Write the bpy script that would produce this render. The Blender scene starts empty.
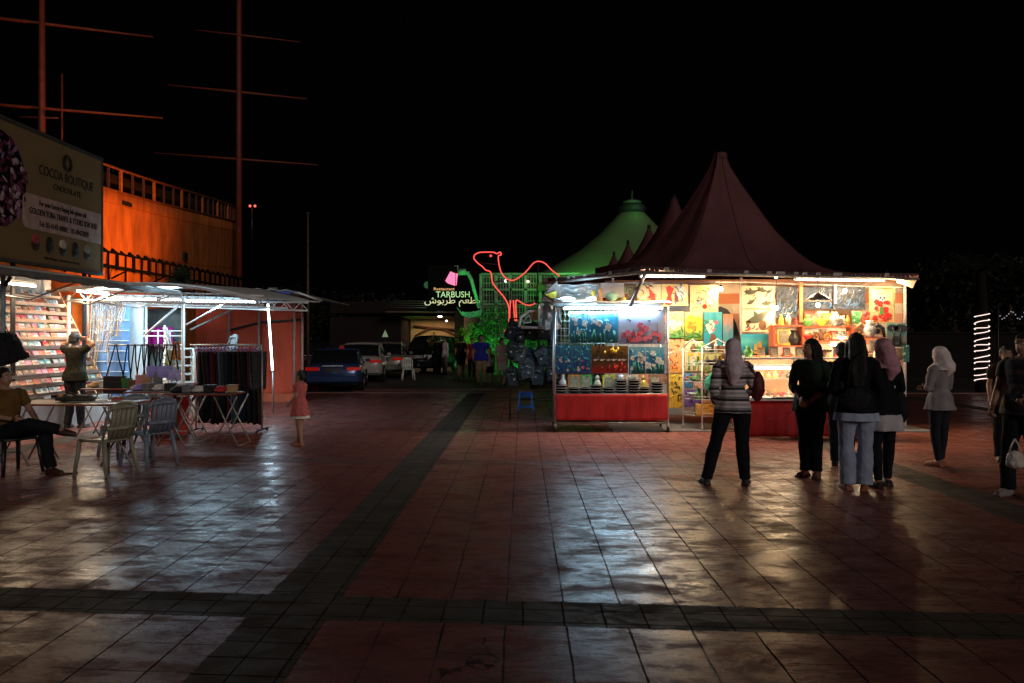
import bpy, math, random
import numpy as np
from mathutils import Vector, Matrix, Euler, Quaternion, noise
R = math.radians
PI = math.pi
random.seed(7)
sc = bpy.context.scene
COL = sc.collection

# ------------------------------------------------------------------ camera
F = 800.0
HZ = 338.0
CH = 1.62
PSI = math.atan(11 / F)
cam_d = bpy.data.cameras.new('camera')
cam = bpy.data.objects.new('camera', cam_d)
COL.objects.link(cam)
cam.location = (0, 0, CH)
cam.rotation_euler = (R(90), 0, PSI)
cam_d.sensor_width = 36
cam_d.lens = 36 * F / 1024
cam_d.shift_y = (HZ - 341.5) / 1024
cam_d.clip_end = 600
cam_d.clip_start = 0.05
sc.camera = cam

# ------------------------------------------------------------------ night sky and exposure
world = bpy.data.worlds.new('World')
sc.world = world
world.use_nodes = True
bg = world.node_tree.nodes['Background']
bg.inputs[0].default_value = (0.35, 0.35, 0.55, 1)
bg.inputs[1].default_value = 0.0011
sun_d = bpy.data.lights.new('front_fill', 'SUN')  # added fill from behind the camera, standing in for unseen plaza lights
sun_d.energy = 0.52
sun_d.angle = R(14)
sun_d.color = (1.0, 0.88, 0.80)
sun = bpy.data.objects.new('front_fill', sun_d)
COL.objects.link(sun)
sun.rotation_euler = Vector((-0.40, 0.86, -0.29)).to_track_quat('-Z', 'Y').to_euler()
sc.view_settings.view_transform = 'Standard'
sc.view_settings.look = 'None'
sc.view_settings.exposure = 0.0
sc.view_settings.gamma = 1.0
sc.render.engine = 'CYCLES'
sc.cycles.use_denoising = True
sc.cycles.max_bounces = 6
sc.cycles.diffuse_bounces = 3
sc.cycles.glossy_bounces = 3
sc.cycles.transmission_bounces = 4
sc.cycles.caustics_reflective = False
sc.cycles.caustics_refractive = False
sc.cycles.sample_clamp_indirect = 4.0

# ------------------------------------------------------------------ pixel -> world at a real distance
_R = Vector((math.cos(PSI), math.sin(PSI), 0))
_F = Vector((-math.sin(PSI), math.cos(PSI), 0))


def P(px, py, Y):
    u = (px - 512) / F
    v = (HZ - py) / F
    d = _F + _R * u
    t = Y / d.y
    return Vector((d.x * t, Y, CH + v * t))


def XX(px, Y):
    return P(px, HZ, Y).x


def ZZ(py, Y, px=512):
    return P(px, py, Y).z


# ------------------------------------------------------------------ materials
_mats = {}


def M(name, col, rough=0.6, metal=0.0, var=0.22, scale=6.0, emit=None, es=1.0, bump=0.15, alpha=None, stretch=None, sheen=0):
    if name in _mats:
        return _mats[name]
    m = bpy.data.materials.new(name)
    m.use_nodes = True
    nt = m.node_tree
    N, L = nt.nodes, nt.links
    b = N['Principled BSDF']
    b.inputs['Roughness'].default_value = rough
    b.inputs['Metallic'].default_value = metal
    if rough >= 0.8:
        b.inputs['Specular IOR Level'].default_value = 0.12
    if emit is not None:
        b.inputs['Base Color'].default_value = (*col, 1)
        b.inputs['Emission Color'].default_value = (*emit, 1)
        b.inputs['Emission Strength'].default_value = es
        _mats[name] = m
        return m
    tc = N.new('ShaderNodeTexCoord')
    mp = N.new('ShaderNodeMapping')
    L.new(tc.outputs['Object'], mp.inputs[0])
    if stretch:
        mp.inputs['Scale'].default_value = stretch
    no = N.new('ShaderNodeTexNoise')
    no.inputs['Scale'].default_value = scale
    no.inputs['Detail'].default_value = 5
    L.new(mp.outputs[0], no.inputs['Vector'])
    hi = [min(1, c * (1 + var)) for c in col]
    lo = [c * (1 - var) for c in col]
    r = N.new('ShaderNodeValToRGB')
    r.color_ramp.elements[0].position = 0.3
    r.color_ramp.elements[1].position = 0.7
    r.color_ramp.elements[0].color = (*lo, 1)
    r.color_ramp.elements[1].color = (*hi, 1)
    L.new(no.outputs['Fac'], r.inputs[0])
    L.new(r.outputs[0], b.inputs['Base Color'])
    if bump:
        bp = N.new('ShaderNodeBump')
        bp.inputs['Strength'].default_value = bump
        bp.inputs['Distance'].default_value = 0.02
        n2 = N.new('ShaderNodeTexNoise')
        n2.inputs['Scale'].default_value = scale * 4
        n2.inputs['Detail'].default_value = 3
        L.new(mp.outputs[0], n2.inputs['Vector'])
        L.new(n2.outputs['Fac'], bp.inputs['Height'])
        L.new(bp.outputs[0], b.inputs['Normal'])
    if alpha is not None:
        b.inputs['Alpha'].default_value = alpha
    _mats[name] = m
    return m


def striped(name, cols, axis='Z', width=0.2, rough=0.8, translucent=0.0, noise_amt=0.15):
    """hard stripes of real cloth colours along one object axis"""
    if name in _mats:
        return _mats[name]
    m = bpy.data.materials.new(name)
    m.use_nodes = True
    N, L = m.node_tree.nodes, m.node_tree.links
    b = N['Principled BSDF']
    b.inputs['Roughness'].default_value = rough
    tc = N.new('ShaderNodeTexCoord')
    sp = N.new('ShaderNodeSeparateXYZ')
    L.new(tc.outputs['Object'], sp.inputs[0])
    no = N.new('ShaderNodeTexNoise')
    no.inputs['Scale'].default_value = 2.5
    L.new(tc.outputs['Object'], no.inputs['Vector'])
    a = N.new('ShaderNodeMath'); a.operation = 'MULTIPLY_ADD'
    L.new(no.outputs['Fac'], a.inputs[0]); a.inputs[1].default_value = noise_amt * width
    L.new(sp.outputs[axis], a.inputs[2])
    d = N.new('ShaderNodeMath'); d.operation = 'DIVIDE'; L.new(a.outputs[0], d.inputs[0]); d.inputs[1].default_value = width * len(cols)
    fr = N.new('ShaderNodeMath'); fr.operation = 'FRACT'; L.new(d.outputs[0], fr.inputs[0])
    r = N.new('ShaderNodeValToRGB'); r.color_ramp.interpolation = 'CONSTANT'
    e = r.color_ramp.elements
    e[0].color = (*cols[0], 1); e[0].position = 0
    e[1].color = (*cols[1], 1); e[1].position = 1 / len(cols)
    for i, c in enumerate(cols[2:]):
        k = e.new((i + 2) / len(cols)); k.color = (*c, 1)
    L.new(fr.outputs[0], r.inputs[0])
    L.new(r.outputs[0], b.inputs['Base Color'])
    _mats[name] = m
    return m


def picture(name, cols, scale=3.0, grad=0.6, dist=1.5, seed=0.0, rough=0.45, detail=6, axis='Z'):
    """painted canvas: a brushy mix of the picture's own pigments, from the bottom (first) to the top (last)"""
    if name in _mats:
        return _mats[name]
    m = bpy.data.materials.new(name)
    m.use_nodes = True
    N, L = m.node_tree.nodes, m.node_tree.links
    b = N['Principled BSDF']
    b.inputs['Roughness'].default_value = 0.75
    b.inputs['Specular IOR Level'].default_value = 0.25
    tc = N.new('ShaderNodeTexCoord')
    mp = N.new('ShaderNodeMapping'); mp.inputs['Location'].default_value = (seed, seed * 2, seed * 3)
    L.new(tc.outputs['Generated'], mp.inputs[0])
    no = N.new('ShaderNodeTexNoise')
    no.inputs['Scale'].default_value = scale; no.inputs['Detail'].default_value = detail
    no.inputs['Distortion'].default_value = dist
    L.new(mp.outputs[0], no.inputs['Vector'])
    sp = N.new('ShaderNodeSeparateXYZ'); L.new(tc.outputs['Generated'], sp.inputs[0])
    a = N.new('ShaderNodeMath'); a.operation = 'MULTIPLY'; L.new(sp.outputs[axis], a.inputs[0]); a.inputs[1].default_value = grad
    s = N.new('ShaderNodeMath'); s.operation = 'MULTIPLY_ADD'; L.new(no.outputs['Fac'], s.inputs[0])
    s.inputs[1].default_value = (1.7 - grad); L.new(a.outputs[0], s.inputs[2])
    s2 = N.new('ShaderNodeMath'); s2.operation = 'SUBTRACT'; L.new(s.outputs[0], s2.inputs[0]); s2.inputs[1].default_value = 0.35
    r = N.new('ShaderNodeValToRGB')
    e = r.color_ramp.elements
    e[0].color = (*cols[0], 1); e[0].position = 0.05
    e[1].color = (*cols[-1], 1); e[1].position = 0.95
    for i, c in enumerate(cols[1:-1]):
        k = e.new(0.05 + 0.9 * (i + 1) / (len(cols) - 1)); k.color = (*c, 1)
    L.new(s2.outputs[0], r.inputs[0])
    L.new(r.outputs[0], b.inputs['Base Color'])
    bp = N.new('ShaderNodeBump'); bp.inputs['Strength'].default_value = 0.2; bp.inputs['Distance'].default_value = 0.01
    L.new(no.outputs['Fac'], bp.inputs['Height']); L.new(bp.outputs[0], b.inputs['Normal'])
    _mats[name] = m
    return m


def glass(name, col=(0.9, 0.95, 0.95), rough=0.05):
    if name in _mats:
        return _mats[name]
    m = bpy.data.materials.new(name); m.use_nodes = True
    N, L = m.node_tree.nodes, m.node_tree.links
    b = N['Principled BSDF']
    b.inputs['Base Color'].default_value = (*col, 1)
    b.inputs['Roughness'].default_value = rough
    b.inputs['Alpha'].default_value = 0.16
    _mats[name] = m
    return m


def lamp_mat(name, col, s):
    return M(name, (0.9, 0.9, 0.9), 0.4, emit=col, es=s)


# ------------------------------------------------------------------ mesh building
ORG = {}
NTH = ['first', 'second', 'third', 'fourth', 'fifth', 'sixth', 'seventh', 'eighth', 'ninth', 'tenth', 'eleventh', 'twelfth', 'thirteenth', 'fourteenth', 'fifteenth', 'sixteenth', 'seventeenth', 'eighteenth', 'nineteenth', 'twentieth', 'twenty-first', 'twenty-second', 'twenty-third', 'twenty-fourth']


class MB:
    def __init__(self):
        self.v = []; self.f = []; self.m = []; self.s = []

    def add(self, vs, fs, mi=0, smooth=False):
        n = len(self.v)
        self.v += [Vector(p) for p in vs]
        for f in fs:
            self.f.append([n + i for i in f]); self.m.append(mi); self.s.append(smooth)
        return self

    def box(self, c, s, rz=0, mi=0, rx=0, ry=0):
        c = Vector(c)
        q = Euler((rx, ry, rz)).to_matrix()
        vs = [c + q @ Vector((x * s[0] / 2, y * s[1] / 2, z * s[2] / 2)) for z in (-1, 1) for y in (-1, 1) for x in (-1, 1)]
        return self.add(vs, [(0, 2, 3, 1), (4, 5, 7, 6), (0, 1, 5, 4), (2, 6, 7, 3), (0, 4, 6, 2), (1, 3, 7, 5)], mi)

    def tube(self, pts, r, n=8, mi=0, smooth=True, flat=1.0, up=None):
        pts = [Vector(p) for p in pts]
        k = len(pts)
        rs = r if isinstance(r, (list, tuple)) else [r] * k
        vs = []
        a = None
        for i, p in enumerate(pts):
            if i == 0: t = pts[1] - pts[0]
            elif i == k - 1: t = pts[-1] - pts[-2]
            else: t = (pts[i + 1] - pts[i]).normalized() + (pts[i] - pts[i - 1]).normalized()
            t = t.normalized() if t.length > 1e-9 else Vector((0, 0, 1))
            if up is not None:
                a = (Vector(up) - t * t.dot(Vector(up)))
                a = a.normalized() if a.length > 1e-6 else t.orthogonal().normalized()
            elif a is None: a = t.orthogonal().normalized()
            else:
                a = a - t * a.dot(t)
                a = a.normalized() if a.length > 1e-6 else t.orthogonal().normalized()
            b = t.cross(a)
            for j in range(n):
                w = 2 * PI * j / n + PI / n
                vs.append(p + a * math.cos(w) * rs[i] * flat + b * math.sin(w) * rs[i])
        fs = [(i * n + j, i * n + (j + 1) % n, (i + 1) * n + (j + 1) % n, (i + 1) * n + j) for i in range(k - 1) for j in range(n)]
        fs += [tuple(range(n))[::-1], tuple((k - 1) * n + j for j in range(n))]
        return self.add(vs, fs, mi, smooth)

    def loft(self, rings, mi=0, smooth=True, cap=True):
        n = len(rings[0]); k = len(rings)
        vs = [p for r in rings for p in r]
        fs = [(i * n + j, i * n + (j + 1) % n, (i + 1) * n + (j + 1) % n, (i + 1) * n + j) for i in range(k - 1) for j in range(n)]
        if cap:
            fs += [tuple(range(n))[::-1], tuple((k - 1) * n + j for j in range(n))]
        return self.add(vs, fs, mi, smooth)

    def erings(self, prof, n=20, mi=0, cap=True, wob=0.0, nw=7, ph=0.0):
        """stack of ellipses: (x,y,z,rx,ry)"""
        rings = []
        for (x, y, z, rx, ry) in prof:
            ring = []
            for j in range(n):
                w = 2 * PI * j / n
                k = 1 + wob * math.sin(nw * w + ph) * (1 if wob else 0)
                ring.append((x + math.cos(w) * rx * k, y + math.sin(w) * ry * k, z))
            rings.append(ring)
        return self.loft(rings, mi, True, cap)

    def ell(self, c, r, nu=14, nv=9, mi=0, rot=None):
        c = Vector(c)
        q = rot.to_matrix() if rot is not None else Matrix.Identity(3)
        vs = []
        for i in range(1, nv):
            t = PI * i / nv
            for j in range(nu):
                w = 2 * PI * j / nu
                vs.append(c + q @ Vector((r[0] * math.sin(t) * math.cos(w), r[1] * math.sin(t) * math.sin(w), r[2] * math.cos(t))))
        top = len(vs); vs.append(c + q @ Vector((0, 0, r[2])))
        bot = len(vs); vs.append(c + q @ Vector((0, 0, -r[2])))
        fs = []
        for i in range(nv - 2):
            for j in range(nu):
                a, b = i * nu + j, i * nu + (j + 1) % nu
                fs.append((a, a + nu, b + nu, b))
        for j in range(nu):
            fs.append((top, j, (j + 1) % nu))
            fs.append((bot, (nv - 2) * nu + (j + 1) % nu, (nv - 2) * nu + j))
        return self.add(vs, fs, mi, True)

    def lathe(self, c, prof, n=16, mi=0, cap=True):
        c = Vector(c)
        return self.loft([[c + Vector((math.cos(2 * PI * j / n) * r, math.sin(2 * PI * j / n) * r, z)) for j in range(n)] for r, z in prof], mi, True, cap)

    def prism(self, poly, d, mi=0, smooth=False):
        """extrude 3D polygon by vector d"""
        d = Vector(d)
        poly = [Vector(p) for p in poly]
        n = len(poly)
        vs = poly + [p + d for p in poly]
        fs = [tuple(range(n)), tuple(range(2 * n - 1, n - 1, -1))] + [(i, i + n, (i + 1) % n + n, (i + 1) % n) for i in range(n)]
        return self.add(vs, fs, mi, smooth)

    def grid(self, fn, nu, nv, mi=0, smooth=True, thick=None):
        vs = [Vector(fn(i / nu, j / nv)) for j in range(nv + 1) for i in range(nu + 1)]
        fs = [(j * (nu + 1) + i, j * (nu + 1) + i + 1, (j + 1) * (nu + 1) + i + 1, (j + 1) * (nu + 1) + i) for j in range(nv) for i in range(nu)]
        if thick:
            n = len(vs); t = Vector(thick)
            vs2 = vs + [p + t for p in vs]
            fs2 = fs + [tuple(n + k for k in f[::-1]) for f in fs]
            edge = [j for j in range(nu + 1)] + [(j + 1) * (nu + 1) + nu for j in range(nv)] + [nv * (nu + 1) + i for i in range(nu - 1, -1, -1)] + [j * (nu + 1) for j in range(nv - 1, 0, -1)]
            for k in range(len(edge)):
                a, b = edge[k], edge[(k + 1) % len(edge)]
                fs2.append((b, a, a + n, b + n))
            return self.add(vs2, fs2, mi, smooth)
        return self.add(vs, fs, mi, smooth)

    def merge(self, o):
        n = len(self.v)
        self.v += o.v; self.f += [[n + i for i in f] for f in o.f]; self.m += o.m; self.s += o.s
        return self

    def mesh(self, name, off=Vector()):
        me = bpy.data.meshes.new(name)
        me.from_pydata([p - off for p in self.v], [], self.f)
        me.polygons.foreach_set('material_index', self.m)
        me.polygons.foreach_set('use_smooth', self.s)
        me.update()
        return me

    def build(self, name, mats, parent=None, base=None, local=False, bevel=0, label=None, cat=None, group=None, kind=None, rz=0):
        if parent is not None:
            off = Vector() if local else ORG[parent.name]
        elif base is not None:
            off = Vector(base)
        elif local:
            off = Vector()
        else:
            xs = [p.x for p in self.v]; ys = [p.y for p in self.v]; zs = [p.z for p in self.v]
            off = Vector(((min(xs) + max(xs)) / 2, (min(ys) + max(ys)) / 2, min(zs)))
        me = self.mesh(name, off if not (local and parent is None and base is not None) else Vector())
        if not isinstance(mats, (list, tuple)):
            mats = [mats]
        for q in mats:
            me.materials.append(q)
        o = bpy.data.objects.new(name, me)
        COL.objects.link(o)
        if parent is not None:
            o.parent = parent
            ORG[o.name] = ORG[parent.name]
        else:
            o.location = off
            o.rotation_euler.z = rz
            ORG[o.name] = off
        if bevel:
            b = o.modifiers.new('bevel', 'BEVEL'); b.width = bevel; b.segments = 2; b.limit_method = 'ANGLE'
        tag(o, label, cat, group, kind)
        return o


def tag(o, label=None, cat=None, group=None, kind=None):
    if label: o['label'] = label
    if cat: o['category'] = cat
    if group: o['group'] = group
    if kind: o['kind'] = kind
    return o


def thing(name, label, cat, loc=(0, 0, 0), rz=0, group=None):
    o = bpy.data.objects.new(name, None)
    COL.objects.link(o)
    o.location = loc
    o.rotation_euler.z = rz
    o.empty_display_size = 0.2
    ORG[o.name] = Vector(loc)
    return tag(o, label, cat, group)


def copy_tree(o, parent=None, **kw):
    c = o.copy()
    COL.objects.link(c)
    c.parent = parent
    for ch in list(o.children):
        copy_tree(ch, c)
    return c


def place(o, loc, rz, label=None, group=None, first=False):
    c = o if first else copy_tree(o)
    c.location = loc
    c.rotation_euler.z = rz
    if label: c['label'] = label
    if group: c['group'] = group
    return c


def lamp(kind, loc, energy, col, parent=None, size=0.2, size_y=None, target=None, spot=None, name='lamp_light', blend=0.6):
    d = bpy.data.lights.new(name, kind)
    d.energy = energy
    d.color = col
    if kind == 'AREA':
        d.shape = 'RECTANGLE' if size_y else 'SQUARE'
        d.size = size
        if size_y: d.size_y = size_y
    elif kind in ('POINT', 'SPOT'):
        d.shadow_soft_size = size
    if kind == 'SPOT':
        d.spot_size = R(spot or 60); d.spot_blend = blend
    o = bpy.data.objects.new(name, d)
    COL.objects.link(o)
    o.location = loc
    if target is not None:
        o.rotation_euler = (Vector(target) - Vector(loc)).to_track_quat('-Z', 'Y').to_euler()
    if parent is not None:
        o.parent = parent
        o.location = Vector(loc) - ORG[parent.name]
    return o


def text(body, size, mat, origin, xdir, ydir, name='lettering', parent=None, align='CENTER', extrude=0.004, squeeze=1.0, **tg):
    c = bpy.data.curves.new(name, 'FONT')
    c.body = body; c.size = size; c.align_x = align; c.extrude = extrude; c.resolution_u = 3
    o = bpy.data.objects.new(name + '_src', c)
    COL.objects.link(o)
    bpy.context.view_layer.update()
    me = bpy.data.meshes.new_from_object(o.evaluated_get(bpy.context.evaluated_depsgraph_get()))
    COL.objects.unlink(o)
    bpy.data.objects.remove(o)
    x = Vector(xdir).normalized() * squeeze; y = Vector(ydir).normalized(); z = Vector(xdir).cross(Vector(ydir)).normalized()
    off = ORG[parent.name] if parent else Vector(origin)
    for v in me.vertices:
        v.co = Vector(origin) + x * v.co.x + y * v.co.y + z * v.co.z - off
    me.materials.clear(); me.materials.append(mat)
    q = bpy.data.objects.new(name, me)
    me.name = name
    COL.objects.link(q)
    if parent: q.parent = parent; ORG[q.name] = ORG[parent.name]
    else: q.location = off; ORG[q.name] = off
    tag(q, **tg)
    return q


def remesh(mb, voxel=0.01, smooth=4, disp=0.0, dscale=0.12):
    me = mb.mesh('tmp')
    o = bpy.data.objects.new('tmp', me)
    COL.objects.link(o)
    r = o.modifiers.new('r', 'REMESH'); r.mode = 'VOXEL'; r.voxel_size = voxel; r.use_smooth_shade = True
    if smooth:
        s = o.modifiers.new('s', 'SMOOTH'); s.iterations = smooth; s.factor = 0.5
    if disp:
        t = bpy.data.textures.new('folds', 'CLOUDS'); t.noise_scale = dscale
        d = o.modifiers.new('d', 'DISPLACE'); d.texture = t; d.strength = disp; d.mid_level = 0.5
    bpy.context.view_layer.update()
    ev = o.evaluated_get(bpy.context.evaluated_depsgraph_get())
    m2 = ev.to_mesh()
    out = MB()
    out.v = [v.co.copy() for v in m2.vertices]
    out.f = [list(p.vertices) for p in m2.polygons]
    out.m = [0] * len(out.f); out.s = [True] * len(out.f)
    ev.to_mesh_clear()
    bpy.data.objects.remove(o)
    bpy.data.meshes.remove(me)
    return out

# ================================================================== GROUND
def ground_mat():
    m = bpy.data.materials.new('plaza_paving'); m.use_nodes = True
    nt = m.node_tree; N, L = nt.nodes, nt.links
    b = N['Principled BSDF']

    def mth(op, a, c=None, d=None):
        n = N.new('ShaderNodeMath'); n.operation = op
        for i, q in enumerate((a, c, d)):
            if q is None: continue
            if isinstance(q, (int, float)): n.inputs[i].default_value = q
            else: L.new(q, n.inputs[i])
        return n.outputs[0]

    def nz(vec, s, det=4, rough=0.55, dist=0.0):
        n = N.new('ShaderNodeTexNoise'); n.inputs['Scale'].default_value = s; n.inputs['Detail'].default_value = det
        n.inputs['Roughness'].default_value = rough; n.inputs['Distortion'].default_value = dist
        L.new(vec, n.inputs['Vector']); return n.outputs['Fac']

    def mix(f, a, c):
        n = N.new('ShaderNodeMix'); n.data_type = 'RGBA'
        if isinstance(f, (int, float)): n.inputs[0].default_value = f
        else: L.new(f, n.inputs[0])
        for k, q in ((6, a), (7, c)):
            if isinstance(q, tuple): n.inputs[k].default_value = (*q, 1)
            else: L.new(q, n.inputs[k])
        return n.outputs[2]

    geo = N.new('ShaderNodeNewGeometry')
    pos = geo.outputs['Position']
    sp = N.new('ShaderNodeSeparateXYZ'); L.new(pos, sp.inputs[0])
    wob = mth('MULTIPLY', mth('SUBTRACT', nz(pos, 2.2, 3), 0.5), 0.022)
    u = mth('ADD', sp.outputs['X'], wob)
    v = mth('ADD', mth('MULTIPLY_ADD', sp.outputs['X'], 0.067, sp.outputs['Y']), wob)
    # band masks
    def band(t, centre, period, half):
        k = mth('ADD', t, 400 * period / 4 - centre + 0)  # period multiple of offset
        k = mth('ADD', t, 20 * period - centre + period / 2)
        k = mth('MODULO', k, period)
        return mth('LESS_THAN', mth('ABSOLUTE', mth('SUBTRACT', k, period / 2)), half)
    wb = mth('MULTIPLY', mth('SUBTRACT', nz(pos, 7, 5, 0.7), 0.5), 0.07)
    bu = band(mth('ADD', u, wb), -1.37, 5.95, 0.235)
    bv = mth('MULTIPLY', band(mth('ADD', v, wb), 4.72, 5.62, 0.21), mth('MULTIPLY_ADD', mth('LESS_THAN', v, 8.0), 0.6, 0.4))
    bands = mth('MAXIMUM', bu, bv)
    # grout lines
    def lines(t, s, off, w):
        k = mth('MODULO', mth('ADD', t, 40 * s * 5 + off), s)
        k = mth('ABSOLUTE', mth('SUBTRACT', k, s / 2))
        return mth('GREATER_THAN', k, mth('SUBTRACT', s / 2, w))
    jit = nz(pos, 9, 3)
    gw = mth('MULTIPLY_ADD', jit, 0.011, 0.0005)
    g1 = mth('MAXIMUM', lines(u, 0.345, 0.10, gw), mth('MULTIPLY', lines(v, 0.345, 0.05, mth('MULTIPLY', gw, 0.8)), mth('MULTIPLY_ADD', mth('GREATER_THAN', nz(pos, 0.9, 2), 0.54), 0.45, 0.15)))
    g2 = mth('MAXIMUM', lines(u, 0.235, 0.0, gw), lines(v, 0.21, 0.05, gw))
    vis = mth('MINIMUM', mth('MAXIMUM', mth('MULTIPLY_ADD', nz(pos, 0.8, 3), 3.2, -0.8), 0.45), 1.0)
    grout = mth('ADD', mth('MULTIPLY', mth('MULTIPLY', g1, vis), mth('SUBTRACT', 1, bands)), mth('MULTIPLY', mth('MULTIPLY', g2, bands), 0.8))
    # band edges
    # per-tile variation
    cx = N.new('ShaderNodeCombineXYZ')
    L.new(mth('FLOOR', mth('DIVIDE', mth('ADD', u, 40 * .345 * 5 + .10 + .0), 0.345)), cx.inputs[0])
    L.new(mth('FLOOR', mth('DIVIDE', mth('ADD', v, 40 * .345 * 5 + .05), 0.345)), cx.inputs[1])
    wn = N.new('ShaderNodeTexWhiteNoise'); wn.noise_dimensions = '2D'; L.new(cx.outputs[0], wn.inputs['Vector'])
    big = nz(pos, 0.55, 5, 0.62, 0.8)
    mid = nz(pos, 3.1, 6, 0.68, 0.6)
    fine = nz(pos, 38, 5, 0.7)
    stretched = N.new('ShaderNodeMapping'); stretched.inputs['Scale'].default_value = (0.9, 1.7, 1); L.new(pos, stretched.inputs[0])
    wear = nz(stretched.outputs[0], 2.8, 10, 0.78, 0.3)
    rmp = N.new('ShaderNodeValToRGB'); L.new(wear, rmp.inputs[0])
    rmp.color_ramp.elements[0].position = 0.42; rmp.color_ramp.elements[1].position = 0.54
    red_a = mix(mid, (0.15, 0.048, 0.038), (0.31, 0.118, 0.094))
    red = mix(mth('MULTIPLY', wn.outputs['Value'], 0.3), red_a, (0.25, 0.085, 0.068))
    red = mix(mth('MULTIPLY', mth('SUBTRACT', 1, rmp.outputs[0]), 0.55), red, (0.085, 0.035, 0.03))
    grey = mix(mid, (0.030, 0.032, 0.028), (0.105, 0.098, 0.085))
    col = mix(mth('MULTIPLY', bands, 0.92), red, grey)
    col = mix(mth('MULTIPLY', mth('GREATER_THAN', fine, 0.62), 0.25), col, (0.03, 0.02, 0.02))
    col = mix(mth('MINIMUM', grout, 1.0), col, (0.016, 0.012, 0.012))
    vo = N.new('ShaderNodeTexVoronoi'); vo.feature = 'DISTANCE_TO_EDGE'; vo.inputs['Scale'].default_value = 0.55
    dm = N.new('ShaderNodeVectorMath'); dm.operation = 'ADD'
    nd = N.new('ShaderNodeTexNoise'); nd.inputs['Scale'].default_value = 2.5; nd.inputs['Detail'].default_value = 6; L.new(pos, nd.inputs['Vector'])
    L.new(pos, dm.inputs[0]); L.new(nd.outputs['Color'], dm.inputs[1]); L.new(dm.outputs[0], vo.inputs['Vector'])
    crack = mth('MULTIPLY', mth('LESS_THAN', vo.outputs['Distance'], 0.0045), mth('GREATER_THAN', nz(pos, 0.45, 2), 0.53))
    col = mix(mth('MULTIPLY', crack, 0.85), col, (0.012, 0.009, 0.009))
    blot = mth('GREATER_THAN', nz(pos, 13, 2, 0.4), 0.735)
    col = mix(mth('MULTIPLY', blot, 0.6), col, (0.02, 0.017, 0.016))
    dust = N.new('ShaderNodeValToRGB'); L.new(nz(pos, 1.1, 7, 0.7, 1.2), dust.inputs[0]); dust.color_ramp.elements[0].position = .5; dust.color_ramp.elements[1].position = .72
    col = mix(mth('MULTIPLY', dust.outputs[0], 0.14), col, (0.30, 0.20, 0.17))
    L.new(col, b.inputs['Base Color'])
    # gloss: worn sealed coat, dull in stains, bands and joints
    r0 = mth('MULTIPLY_ADD', rmp.outputs[0], -0.18, 0.47)
    r1 = mth('ADD', r0, mth('MULTIPLY', mth('SUBTRACT', fine, 0.5), 0.16))
    r1 = mth('ADD', r1, mth('MULTIPLY', mth('SUBTRACT', wn.outputs['Value'], 0.5), 0.08))
    r1 = mth('ADD', r1, mth('MULTIPLY', bands, 0.26))
    scr = N.new('ShaderNodeMapping'); scr.inputs['Scale'].default_value = (1.0, 5.0, 1); L.new(pos, scr.inputs[0])
    r1 = mth('ADD', r1, mth('MULTIPLY', mth('SUBTRACT', nz(scr.outputs[0], 5, 6, 0.75), 0.5), 0.45))
    r1 = mth('ADD', r1, mth('MULTIPLY', mth('SUBTRACT', big, 0.5), 0.10))
    r1 = mth('MINIMUM', mth('MAXIMUM', mth('ADD', r1, mth('MULTIPLY', grout, 0.5)), 0.17), 0.95)
    L.new(r1, b.inputs['Roughness'])
    sl = mth('MULTIPLY', mth('SUBTRACT', 1, mth('MULTIPLY', bands, 0.72)), mth('MULTIPLY_ADD', rmp.outputs[0], 0.095, 0.028))
    sm_ = N.new('ShaderNodeMapping'); sm_.inputs['Scale'].default_value = (0.8, 1.5, 1); L.new(pos, sm_.inputs[0])
    stn = N.new('ShaderNodeValToRGB'); L.new(nz(sm_.outputs[0], 1.5, 8, 0.68, 1.0), stn.inputs[0])
    stn.color_ramp.elements[0].position = 0.535; stn.color_ramp.elements[1].position = 0.565
    sl = mth('MULTIPLY', sl, mth('SUBTRACT', 1, mth('MULTIPLY', stn.outputs[0], 0.8)))
    L.new(mth('MULTIPLY', sl, mth('SUBTRACT', 1, mth('MINIMUM', mth('MULTIPLY', grout, 0.85), 1.0))), b.inputs['Specular IOR Level'])
    h = mth('ADD', mth('MULTIPLY', grout, -1.0), mth('ADD', mth('MULTIPLY', mid, 0.05), mth('MULTIPLY', fine, 0.22)))
    bp = N.new('ShaderNodeBump'); bp.inputs['Strength'].default_value = 0.16; bp.inputs['Distance'].default_value = 0.010
    L.new(h, bp.inputs['Height']); L.new(bp.outputs[0], b.inputs['Normal'])
    return m


g = MB().box((0, 120, -0.06), (500, 380, 0.1))
g.build('ground', M('asphalt', (0.045, 0.04, 0.038), 0.6, scale=3, bump=0.4), kind='structure')
g = MB().add([(-40, -6, -0.006), (40, -6, -0.006), (40, 23.5, -0.006), (-40, 23.5, -0.006)], [(0, 1, 2, 3)])
g.add([(-40, -6, 0), (40, -6, 0), (40, 23.5, 0), (-40, 23.5, 0)], [(0, 1, 2, 3)])
g.f.pop(0); g.m.pop(0); g.s.pop(0)
g.build('plaza', ground_mat(), kind='structure', base=(0, 0, 0))
g = MB().box((-3, 23.62, -0.005), (70, 0.22, 0.03))
g.build('kerb', M('kerb_stone', (0.34, 0.19, 0.16), 0.6, scale=2), kind='structure', bevel=0.01)
g = MB().box((P(500, 390, 25).x, 25.0, -0.0085), (9.0, 1.2, 0.008))
g.build('light_strip', M('light_strip_pink', (0.30, 0.12, 0.09), 0.55, scale=2), kind='structure')  # pinkish slab imitates a strip of light falling across the road
g = MB().box((P(484, 389, 25.3).x, 25.3, -0.001), (0.75, 0.35, 0.008))
g.build('road_marking', M('road_paint', (0.7, 0.66, 0.55), 0.6), kind='structure')

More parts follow.
